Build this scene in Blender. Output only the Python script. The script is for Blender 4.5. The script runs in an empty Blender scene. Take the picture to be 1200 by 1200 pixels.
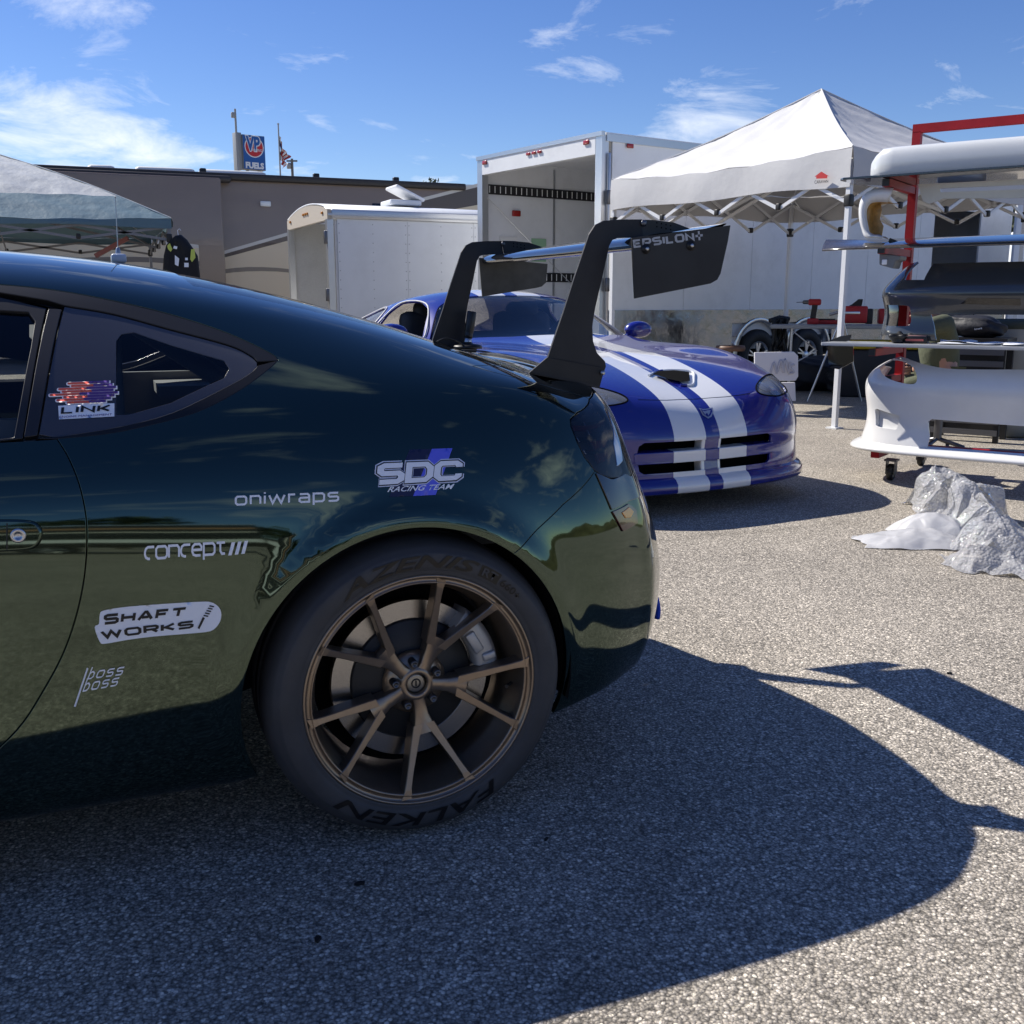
import bpy, bmesh, math, random
import numpy as np
from mathutils import Vector, Matrix
from mathutils.bvhtree import BVHTree
from mathutils.geometry import delaunay_2d_cdt, tessellate_polygon
R = math.radians
scene = bpy.context.scene
col = scene.collection
random.seed(7)
# ------------------------------------------------------------------ camera
PITCH, YAW, FPX = R(11.56), R(22.16), 1200.0
CAM = np.array([-.575, -2.773, 1.092])
cam_d = bpy.data.cameras.new('camera'); cam = bpy.data.objects.new('camera', cam_d); col.objects.link(cam)
cam_d.sensor_width = 36; cam_d.lens = 36 * FPX / 1200; cam_d.clip_start = .05; cam_d.clip_end = 3000
cam.location = CAM; cam.rotation_euler = (R(90) - PITCH, 0, -YAW)
scene.camera = cam
FW = np.array([math.sin(YAW) * math.cos(PITCH), math.cos(YAW) * math.cos(PITCH), -math.sin(PITCH)])
RT = np.array([math.cos(YAW), -math.sin(YAW), 0.]); UP = np.cross(RT, FW)
# ------------------------------------------------------------------ sun, sky, exposure
SUN_TRAVEL = Vector((.63, -.81, -1.0)).normalized()
sun_el = math.asin(-SUN_TRAVEL.z); sun_rot = math.atan2(-SUN_TRAVEL.x, -SUN_TRAVEL.y)
sd = bpy.data.lights.new('sun', 'SUN'); so = bpy.data.objects.new('sun', sd); col.objects.link(so)
sd.energy = 4.1; sd.angle = R(.53); sd.color = (1.0, .945, .86)
so.rotation_euler = SUN_TRAVEL.to_track_quat('-Z', 'Y').to_euler(); so.location = (-10, 12, 20)
world = bpy.data.worlds.new('World'); scene.world = world; world.use_nodes = True
wn = world.node_tree.nodes; wl = world.node_tree.links; wn.clear()
def wnode(t, **k):
    n = wn.new(t)
    for a, b in k.items(): setattr(n, a, b)
    return n
sky = wnode('ShaderNodeTexSky', sky_type='NISHITA', sun_disc=False, sun_elevation=sun_el, sun_rotation=sun_rot,
            altitude=900, air_density=1.0, dust_density=.15, ozone_density=3.2)
wbg = wnode('ShaderNodeBackground'); wbg.inputs['Strength'].default_value = .088
wout = wnode('ShaderNodeOutputWorld')
# thin high cloud: noise over the direction, the same everywhere in the sky
wtc = wnode('ShaderNodeTexCoord')
wsep = wnode('ShaderNodeSeparateXYZ'); wl.new(wtc.outputs['Generated'], wsep.inputs[0])
wz = wnode('ShaderNodeMath', operation='ADD'); wl.new(wsep.outputs['Z'], wz.inputs[0]); wz.inputs[1].default_value = .22
wvx = wnode('ShaderNodeMath', operation='DIVIDE'); wl.new(wsep.outputs['X'], wvx.inputs[0]); wl.new(wz.outputs[0], wvx.inputs[1])
wvy = wnode('ShaderNodeMath', operation='DIVIDE'); wl.new(wsep.outputs['Y'], wvy.inputs[0]); wl.new(wz.outputs[0], wvy.inputs[1])
wcmb = wnode('ShaderNodeCombineXYZ'); wl.new(wvx.outputs[0], wcmb.inputs[0]); wl.new(wvy.outputs[0], wcmb.inputs[1])
wmap = wnode('ShaderNodeMapping'); wl.new(wcmb.outputs[0], wmap.inputs[0]); wmap.inputs['Location'].default_value = (3.1, 1.75, 0)
wn1 = wnode('ShaderNodeTexNoise'); wl.new(wmap.outputs[0], wn1.inputs['Vector'])
wn1.inputs['Scale'].default_value = 3.6; wn1.inputs['Detail'].default_value = 9; wn1.inputs['Roughness'].default_value = .64; wn1.inputs['Distortion'].default_value = .5
# cloud banks: soft patches around a few directions, broken up by the same noise
wacc = wn1.outputs['Fac']
def pxd(x, y): return FW + RT * (x - 600) / FPX - UP * (y - 600) / FPX
for d_, rad, gain in ((pxd(35, 125), .10, .2), (pxd(105, 165), .10, .19), (pxd(190, 190), .08, .19), (pxd(845, 148), .10, .26), (pxd(785, 165), .06, .16), (pxd(110, 15), .07, .12),
                      ((-.62, .60, .45), .3, .18), ((-.75, .1, .5), .3, .18), ((.75, -.5, .4), .35, .2), ((-.5, -.75, .35), .35, .2), ((.95, .2, .25), .25, .18), ((.2, -.9, .3), .3, .2)):
    sc_v = wnode('ShaderNodeVectorMath', operation='MULTIPLY'); wl.new(wtc.outputs['Generated'], sc_v.inputs[0]); sc_v.inputs[1].default_value = (1, 1, 1.9)
    dv = Vector([float(k) for k in d_]).normalized(); dd = wnode('ShaderNodeVectorMath', operation='DISTANCE'); wl.new(sc_v.outputs[0], dd.inputs[0]); dd.inputs[1].default_value = (dv.x, dv.y, dv.z * 1.9)
    mr = wnode('ShaderNodeMapRange', interpolation_type='SMOOTHSTEP'); wl.new(dd.outputs['Value'], mr.inputs[0]); mr.inputs[1].default_value = 0; mr.inputs[2].default_value = rad; mr.inputs[3].default_value = gain; mr.inputs[4].default_value = 0
    ad = wnode('ShaderNodeMath', operation='ADD'); wl.new(wacc, ad.inputs[0]); wl.new(mr.outputs[0], ad.inputs[1]); wacc = ad.outputs[0]
wr = wnode('ShaderNodeValToRGB'); wl.new(wacc, wr.inputs[0])
wr.color_ramp.elements[0].position = .58; wr.color_ramp.elements[1].position = .92
wr.color_ramp.elements[0].color = (0, 0, 0, 1); wr.color_ramp.elements[1].color = (.85, .85, .85, 1)
wmix = wnode('ShaderNodeMix', data_type='RGBA')
whs = wnode('ShaderNodeHueSaturation'); whs.inputs['Saturation'].default_value = 1.22; whs.inputs['Value'].default_value = .82; whs.inputs['Hue'].default_value = .516; wl.new(sky.outputs[0], whs.inputs['Color'])
wl.new(wr.outputs[0], wmix.inputs[0]); wl.new(whs.outputs[0], wmix.inputs[6]); wmix.inputs[7].default_value = (7.4, 7.7, 8.2, 1)
wl.new(wmix.outputs[2], wbg.inputs['Color']); wl.new(wbg.outputs[0], wout.inputs[0])
vs = scene.view_settings; vs.view_transform = 'Standard'; vs.look = 'None'; vs.exposure = 0.8; vs.gamma = 1.0
scene.render.film_transparent = False
# ------------------------------------------------------------------ helpers
def ray(px, py):
    return FW + RT * (px - 600) / FPX - UP * (py - 600) / FPX
def on_z(px, py, z=0.):
    d = ray(px, py); return CAM + d * (z - CAM[2]) / d[2]
def on_y(px, py, y):
    d = ray(px, py); return CAM + d * (y - CAM[1]) / d[1]
def at_depth(px, py, dep):
    d = ray(px, py); h = np.array([math.sin(YAW), math.cos(YAW), 0]); return CAM + d * dep / (d @ h)
def cam_xy(lat, dep):                       # ground position from lateral / forward metres
    return np.array([CAM[0] + lat * math.cos(YAW) + dep * math.sin(YAW), CAM[1] - lat * math.sin(YAW) + dep * math.cos(YAW)])
def on_plane(px, py, p0, n):
    d = ray(px, py); p0 = np.asarray(p0, float); n = np.asarray(n, float)
    return CAM + d * ((p0 - CAM) @ n) / (d @ n)
def tag(o, label=None, cat=None, group=None, kind=None):
    if label: o['label'] = label
    if cat: o['category'] = cat
    if group: o['group'] = group
    if kind: o['kind'] = kind
    return o
def empty(name, loc=(0, 0, 0), rz=0., label=None, cat=None, group=None):
    o = bpy.data.objects.new(name, None); col.objects.link(o)
    o.location = loc; o.rotation_euler = (0, 0, rz); o.empty_display_size = .1
    return tag(o, label, cat, group)
def to_local(root, pts):                    # world points -> local points of a thing (empty with location + z rotation)
    c, s = math.cos(-root.rotation_euler.z), math.sin(-root.rotation_euler.z)
    out = []
    for p in pts:
        x, y, z = p[0] - root.location[0], p[1] - root.location[1], p[2] - root.location[2]
        out.append((c * x - s * y, s * x + c * y, z))
    return out
def copy_tree(o, parent=None):
    c = o.copy(); col.objects.link(c); c.parent = parent
    for ch in list(o.children): copy_tree(ch, c)
    return c
def lerp(a, b, t): return a + (b - a) * t
def rs(pts, step, closed=False):            # resample a polyline
    pts = [np.asarray(p, float) for p in pts]
    if closed: pts = pts + [pts[0]]
    seg = [np.linalg.norm(b - a) for a, b in zip(pts, pts[1:])]
    out = []
    for a, b, l in zip(pts, pts[1:], seg):
        n = max(1, int(round(l / step)))
        for i in range(n): out.append(a + (b - a) * i / n)
    if not closed: out.append(pts[-1])
    return out
def smooth_curve(pts, n=8, closed=False):   # Catmull-Rom through points
    P = [np.asarray(p, float) for p in pts]; out = []
    m = len(P)
    for i in range(m if closed else m - 1):
        if closed: p0, p1, p2, p3 = P[i - 1], P[i], P[(i + 1) % m], P[(i + 2) % m]
        else:
            p1, p2 = P[i], P[i + 1]; p0 = P[i - 1] if i else 2 * p1 - p2; p3 = P[i + 2] if i + 2 < m else 2 * p2 - p1
        for k in range(n):
            t = k / n
            out.append(.5 * ((2 * p1) + (-p0 + p2) * t + (2 * p0 - 5 * p1 + 4 * p2 - p3) * t * t + (-p0 + 3 * p1 - 3 * p2 + p3) * t ** 3))
    if not closed: out.append(P[-1])
    return out
class MB:
    """collects shapes, then links them as one mesh object"""
    def __init__(s): s.v = []; s.f = []; s.sm = []
    def add(s, verts, faces, smooth=False, M=None):
        b = len(s.v)
        if M is not None: verts = [tuple(M @ Vector(v)) for v in verts]
        s.v += [tuple(map(float, v)) for v in verts]
        s.f += [tuple(i + b for i in f) for f in faces]; s.sm += [smooth] * len(faces)
        return s
    def box(s, c, d, rz=0., M=None, bev=0.):
        x, y, z = [k / 2 for k in d]
        if bev > 0:
            bm = bmesh.new(); bmesh.ops.create_cube(bm, size=1.)
            for v in bm.verts: v.co = Vector((v.co.x * d[0], v.co.y * d[1], v.co.z * d[2]))
            bmesh.ops.bevel(bm, geom=bm.edges[:], offset=min(bev, min(d) * .45), segments=2, affect='EDGES', profile=.5)
            vs_ = [v.co.copy() for v in bm.verts]; fs = [[v.index for v in f.verts] for f in bm.faces]; bm.free()
        else:
            vs_ = [(i * x, j * y, k * z) for i in (-1, 1) for j in (-1, 1) for k in (-1, 1)]
            fs = [(0, 1, 3, 2), (4, 6, 7, 5), (0, 4, 5, 1), (2, 3, 7, 6), (0, 2, 6, 4), (1, 5, 7, 3)]
        T = Matrix.Translation(Vector([float(k) for k in c])) @ Matrix.Rotation(rz, 4, 'Z')
        if M is not None: T = M @ T
        return s.add(vs_, fs, bev > 0, T)
    def tube(s, pts, r, n=8, cap=True, closed=False):
        P = [Vector([float(k) for k in p]) for p in pts]; rr = r if hasattr(r, '__len__') else [r] * len(P)
        vs_, fs = [], []; up = None; m = len(P)
        for i, p in enumerate(P):
            a = P[i - 1] if (i or closed) else P[0]; b = P[(i + 1) % m] if (i + 1 < m or closed) else P[i]
            t = (b - a)
            if t.length < 1e-9: t = Vector((0, 0, 1))
            t.normalize()
            if up is None: up = Vector((0, 0, 1)) if abs(t.z) < .9 else Vector((1, 0, 0))
            x = t.cross(up)
            if x.length < 1e-6: x = t.orthogonal()
            x.normalize(); y = x.cross(t); up = y
            for k in range(n):
                an = 2 * math.pi * k / n
                vs_.append(p + rr[i] * (x * math.cos(an) + y * math.sin(an)))
        for i in range(m if closed else m - 1):
            for k in range(n):
                a, b = i * n + k, i * n + (k + 1) % n; c = ((i + 1) % m) * n
                fs.append((a, b, c + (k + 1) % n, c + k))
        s.add(vs_, fs, n > 5)
        if cap and not closed:
            s.add(vs_[:n], [tuple(range(n))]); s.add(vs_[-n:], [tuple(reversed(range(n)))])
        return s
    def bar(s, a, b, w, h=None):            # square section bar
        h = h or w; a, b = Vector([float(k) for k in a]), Vector([float(k) for k in b]); t = (b - a).normalized()
        up = Vector((0, 0, 1)) if abs(t.z) < .95 else Vector((0, 1, 0))
        x = t.cross(up).normalized() * w / 2; y = x.normalized().cross(t).normalized() * h / 2
        vs_ = [p + i * x + j * y for p in (a, b) for i, j in ((-1, -1), (1, -1), (1, 1), (-1, 1))]
        return s.add(vs_, [(0, 1, 2, 3), (7, 6, 5, 4), (0, 4, 5, 1), (1, 5, 6, 2), (2, 6, 7, 3), (3, 7, 4, 0)])
    def lathe(s, prof, n=48, M=None, smooth=True, closed=False):   # profile of (radius, height) about local z
        vs_, fs = [], []; m = len(prof)
        for r, z in prof:
            for k in range(n):
                a = 2 * math.pi * k / n; vs_.append((r * math.cos(a), r * math.sin(a), z))
        for i in range(m if closed else m - 1):
            for k in range(n):
                j = (i + 1) % m
                fs.append((i * n + k, i * n + (k + 1) % n, j * n + (k + 1) % n, j * n + k))
        return s.add(vs_, fs, smooth, M)
    def prism(s, poly, thick, M=None, smooth=False):   # closed 2-D polygon in local xy, extruded along z, centred
        n = len(poly); tri = tessellate_polygon([[Vector((p[0], p[1], 0)) for p in poly]])
        vs_ = [(p[0], p[1], thick / 2) for p in poly] + [(p[0], p[1], -thick / 2) for p in poly]
        area = sum(poly[i][0] * poly[(i + 1) % n][1] - poly[(i + 1) % n][0] * poly[i][1] for i in range(n))
        fs = []
        for a, b, c in tri:
            p, q, r_ = poly[a], poly[b], poly[c]
            if (q[0] - p[0]) * (r_[1] - p[1]) - (q[1] - p[1]) * (r_[0] - p[0]) < 0: a, c = c, a
            fs += [(a, b, c), (c + n, b + n, a + n)]
        for i in range(n):
            j = (i + 1) % n
            fs.append((i, i + n, j + n, j) if area > 0 else (j, j + n, i + n, i))
        return s.add(vs_, fs, smooth, M)
    def sheet(s, grid, smooth=True, closed_u=False, thick=0.):  # grid[i][j] of points
        m, n = len(grid), len(grid[0]); vs_ = [p for row in grid for p in row]; fs = []
        for i in range(m if closed_u else m - 1):
            for j in range(n - 1):
                k = (i + 1) % m; fs.append((i * n + j, k * n + j, k * n + j + 1, i * n + j + 1))
        return s.add(vs_, fs, smooth)
    def build(s, name, mat, parent=None, solid=0., bevel=0., subd=0, angle=35, offset=0.):
        me = bpy.data.meshes.new(name); me.from_pydata(s.v, [], s.f); me.validate()
        if len(me.polygons) == len(s.sm): me.polygons.foreach_set('use_smooth', s.sm)
        o = bpy.data.objects.new(name, me); col.objects.link(o)
        if mat is not None: me.materials.append(mat)
        if parent is not None: o.parent = parent
        if solid:
            md = o.modifiers.new('solid', 'SOLIDIFY'); md.thickness = solid; md.offset = offset
        if bevel:
            md = o.modifiers.new('bevel', 'BEVEL'); md.width = bevel; md.segments = 2; md.limit_method = 'ANGLE'; md.angle_limit = R(angle)
        if subd:
            md = o.modifiers.new('sub', 'SUBSURF'); md.levels = subd; md.render_levels = subd
        me.update(); return o
def frame(o, x, y):                         # matrix with origin o, x axis, y axis (orthonormalised)
    o = Vector([float(k) for k in o]); x = Vector([float(k) for k in x]).normalized(); y = Vector([float(k) for k in y])
    z = x.cross(y).normalized(); y = z.cross(x)
    return Matrix(((x.x, y.x, z.x, o.x), (x.y, y.y, z.y, o.y), (x.z, y.z, z.z, o.z), (0, 0, 0, 1)))
_tc = {}
def text_geo(body, offset=0., shear=0., space=1.0):  # unit text: (verts2d, faces), bbox normalised to 0..1 in both axes
    key = (body, offset, shear, space)
    if key in _tc: return _tc[key]
    cu = bpy.data.curves.new('txt', 'FONT'); cu.body = body; cu.size = 1; cu.offset = offset; cu.shear = shear
    cu.space_character = space; cu.resolution_u = 3
    ob = bpy.data.objects.new('txt', cu); me = bpy.data.meshes.new_from_object(ob)
    v = np.array([tuple(x.co)[:2] for x in me.vertices]); f = [tuple(p.vertices) for p in me.polygons]
    bpy.data.objects.remove(ob); bpy.data.curves.remove(cu); bpy.data.meshes.remove(me)
    lo, hi = v.min(0), v.max(0); asp = (hi - lo)[0] / (hi - lo)[1]
    v = (v - lo) / (hi - lo); _tc[key] = (v, f, asp); return _tc[key]
_GL = {
 'o': (1.3, [[(.22,0),(1.08,0),(1.3,.2),(1.3,.8),(1.08,1),(.22,1),(0,.8),(0,.2),(.22,0)]]), 'n': (1.2, [[(0,0),(0,1),(1.0,1),(1.2,.8),(1.2,0)]]), 'i': (.0, [[(0,0),(0,1)],[(0,1.24),(0,1.42)]]),
 'w': (1.9, [[(0,1),(.42,0),(.95,.95),(1.48,0),(1.9,1)]]), 'r': (.75, [[(0,0),(0,1),(.75,1)]]), 'a': (1.2, [[(.05,1),(1.0,1),(1.2,.82),(1.2,0),(.2,0),(0,.14),(0,.4),(.18,.54),(1.2,.54)]]),
 'p': (1.3, [[(0,-.42),(0,1),(1.08,1),(1.3,.8),(1.3,.2),(1.08,0),(0,0)]]), 's': (1.2, [[(1.2,1),(.2,1),(0,.86),(0,.66),(.18,.53),(1.02,.53),(1.2,.4),(1.2,.14),(1.0,0),(0,0)]]),
 'c': (1.1, [[(1.1,1),(.35,1),(.1,.85),(0,.6),(0,.35),(.12,.12),(.4,0),(.6,0)]]), 'e': (1.15, [[(.05,.5),(1.1,.5),(1.12,.75),(.9,1),(.3,1),(.05,.8),(0,.4),(.15,.1),(.45,0),(1.0,0)]]), 't': (1.0, [[(0,1),(1.0,1)],[(.45,1),(.45,.25),(.65,0),(1.0,0)]]),
 'b': (.95, [[(0,1.75),(0,0),(.6,0),(.95,.25),(.95,.75),(.6,1),(.3,1),(0,.75)]]),
 'S': (1.5, [[(1.5,1),(.25,1),(0,.88),(0,.66),(.2,.52),(1.3,.52),(1.5,.38),(1.5,.14),(1.25,0),(0,0)]]), 'H': (1.4, [[(0,0),(0,1)],[(1.4,0),(1.4,1)],[(0,.5),(1.4,.5)]]), 'A': (1.6, [[(0,0),(.7,1),(.9,1),(1.6,0)],[(.4,.3),(1.2,.3)]]),
 'F': (1.25, [[(0,0),(0,1),(1.25,1)],[(0,.5),(1.05,.5)]]), 'T': (1.5, [[(0,1),(1.5,1)],[(.75,1),(.75,0)]]), 'W': (2.1, [[(0,1),(.5,0),(1.05,.95),(1.6,0),(2.1,1)]]), 'O': (1.6, [[(.25,0),(1.35,0),(1.6,.22),(1.6,.78),(1.35,1),(.25,1),(0,.78),(0,.22),(.25,0)]]),
 'R': (1.4, [[(0,0),(0,1),(1.2,1),(1.4,.85),(1.4,.6),(1.2,.45),(0,.45)],[(.8,.45),(1.4,0)]]), 'K': (1.35, [[(0,0),(0,1)],[(1.3,1),(.35,.5),(1.35,0)],[(0,.5),(.35,.5)]]), 'L': (1.25, [[(0,1),(0,0),(1.25,0)]]), 'I': (.0, [[(0,0),(0,1)]]), 'N': (1.45, [[(0,0),(0,1),(1.45,0),(1.45,1)]]),
 'E': (1.25, [[(1.25,1),(0,1),(0,0),(1.25,0)],[(0,.5),(1.1,.5)]]), 'P': (1.4, [[(0,0),(0,1),(1.2,1),(1.4,.85),(1.4,.55),(1.2,.4),(0,.4)]]), '+': (1., [[(0,.5),(1.,.5)],[(.5,0),(.5,1)]]), 'D': (1.5, [[(0,0),(0,1),(1.2,1),(1.5,.75),(1.5,.25),(1.2,0),(0,0)]]), 'C': (1.5, [[(1.5,.72),(1.5,.85),(1.3,1),(.25,1),(0,.8),(0,.2),(.25,0),(1.3,0),(1.5,.15),(1.5,.28)]]),
}
def stroke_geo(body, weight=.2, shear=0., gap=.3, vweight=None):   # extended letters drawn as strokes of even weight
    key = ('stroke', body, weight, shear, gap, vweight)
    if key in _tc: return _tc[key]
    V_, F_ = [], []; x = 0.; hw = weight / 2; hv = (vweight or weight) / 2
    for ch in body:
        if ch == ' ': x += .8; continue
        w, lines = _GL[ch]
        for ln in lines:
            P_ = [np.array([a + x, b]) for a, b in ln]; closed = np.allclose(P_[0], P_[-1]); n = len(P_); L_, R_ = [], []
            for i, p in enumerate(P_):
                d1 = P_[i] - P_[i - 1] if i else (P_[-1] - P_[-2] if closed else P_[1] - P_[0]); d2 = P_[i + 1] - P_[i] if i + 1 < n else (P_[1] - P_[0] if closed else d1)
                d1, d2 = d1 / np.linalg.norm(d1), d2 / np.linalg.norm(d2); n1, n2 = np.array([-d1[1], d1[0]]), np.array([-d2[1], d2[0]]); m = n1 + n2; m = m / max(np.linalg.norm(m), 1e-6); k = 1 / max(.45, m @ n1)
                e = np.zeros(2)
                if not closed and i == 0: e = -d2 * hw * .0
                L_.append(p + m * np.array([hw, hv]) * k); R_.append(p - m * np.array([hw, hv]) * k)
            b = len(V_); V_ += L_ + R_; F_ += [(b + i, b + n + i, b + n + i + 1, b + i + 1) for i in range(n - 1)]
        x += w + weight + gap
    v = np.array(V_); v[:, 0] += v[:, 1] * shear; lo, hi = v.min(0), v.max(0); _tc[key] = ((v - lo) / (hi - lo), F_, (hi - lo)[0] / (hi - lo)[1]); return _tc[key]
def text_plate(body, M, w, h, **k):         # MB with text filling w x h in the local frame M (origin = lower left)
    v, f, _ = text_geo(body, **k); mb = MB()
    mb.add([(p[0] * w, p[1] * h, 0) for p in v], f, False, M); return mb
# ------------------------------------------------------------------ materials
MT = {}
def mat(name, c=(.5, .5, .5), rough=.5, metal=0., spec=.5, coat=0., coat_rough=.03, noise=0., nscale=40., bump=0., bscale=200., bdist=.002,
        trans=0., ior=1.45, emit=None, estr=0., dirt=0., dscale=3., alpha=1., nrough=.6, coat_ior=1.5, stretch=None, rvar=0.):
    if name in MT: return MT[name]
    m = bpy.data.materials.new(name); m.use_nodes = True; nt = m.node_tree; b = nt.nodes['Principled BSDF']
    def N(t): return nt.nodes.new(t)
    b.inputs['Base Color'].default_value = (*c, 1); b.inputs['Roughness'].default_value = rough; b.inputs['Metallic'].default_value = metal
    b.inputs['Specular IOR Level'].default_value = spec; b.inputs['Coat Weight'].default_value = coat; b.inputs['Coat Roughness'].default_value = coat_rough
    b.inputs['Coat IOR'].default_value = coat_ior
    b.inputs['Transmission Weight'].default_value = trans; b.inputs['IOR'].default_value = ior; b.inputs['Alpha'].default_value = alpha
    if emit: b.inputs['Emission Color'].default_value = (*emit, 1); b.inputs['Emission Strength'].default_value = estr
    tc = N('ShaderNodeTexCoord'); src = tc.outputs['Object']
    if stretch:
        mp = N('ShaderNodeMapping'); nt.links.new(src, mp.inputs[0]); mp.inputs['Scale'].default_value = stretch; src = mp.outputs[0]
    if noise or dirt:
        last = None
        if noise:
            n = N('ShaderNodeTexNoise'); n.inputs['Scale'].default_value = nscale; n.inputs['Detail'].default_value = 6; n.inputs['Roughness'].default_value = nrough
            nt.links.new(src, n.inputs['Vector'])
            r = N('ShaderNodeMapRange'); nt.links.new(n.outputs['Fac'], r.inputs[0])
            r.inputs[1].default_value = .3; r.inputs[2].default_value = .7; r.inputs[3].default_value = 1 - noise; r.inputs[4].default_value = 1 + noise
            mx = N('ShaderNodeVectorMath'); mx.operation = 'SCALE'; mx.inputs[0].default_value = c; nt.links.new(r.outputs[0], mx.inputs['Scale'])
            last = mx.outputs[0]
        if dirt:
            n = N('ShaderNodeTexNoise'); n.inputs['Scale'].default_value = dscale; n.inputs['Detail'].default_value = 8; n.inputs['Roughness'].default_value = .7
            nt.links.new(src, n.inputs['Vector'])
            r = N('ShaderNodeMapRange'); nt.links.new(n.outputs['Fac'], r.inputs[0]); r.inputs[1].default_value = .5; r.inputs[2].default_value = .75
            r.inputs[3].default_value = 0; r.inputs[4].default_value = dirt
            mx = N('ShaderNodeMix'); mx.data_type = 'RGBA'; nt.links.new(r.outputs[0], mx.inputs[0])
            if last: nt.links.new(last, mx.inputs[6])
            else: mx.inputs[6].default_value = (*c, 1)
            mx.inputs[7].default_value = (.16, .14, .12, 1); last = mx.outputs[2]
        nt.links.new(last, b.inputs['Base Color'])
    if rvar:
        n = N('ShaderNodeTexNoise'); n.inputs['Scale'].default_value = 6; n.inputs['Detail'].default_value = 7; nt.links.new(src, n.inputs['Vector'])
        r = N('ShaderNodeMapRange'); nt.links.new(n.outputs['Fac'], r.inputs[0]); r.inputs[1].default_value = .35; r.inputs[2].default_value = .7
        r.inputs[3].default_value = rough; r.inputs[4].default_value = rough + rvar; nt.links.new(r.outputs[0], b.inputs['Roughness'])
    if bump:
        n = N('ShaderNodeTexNoise'); n.inputs['Scale'].default_value = bscale; n.inputs['Detail'].default_value = 5; nt.links.new(src, n.inputs['Vector'])
        bp = N('ShaderNodeBump'); bp.inputs['Strength'].default_value = bump; bp.inputs['Distance'].default_value = bdist
        nt.links.new(n.outputs['Fac'], bp.inputs['Height']); nt.links.new(bp.outputs[0], b.inputs['Normal'])
    MT[name] = m; return m
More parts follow.
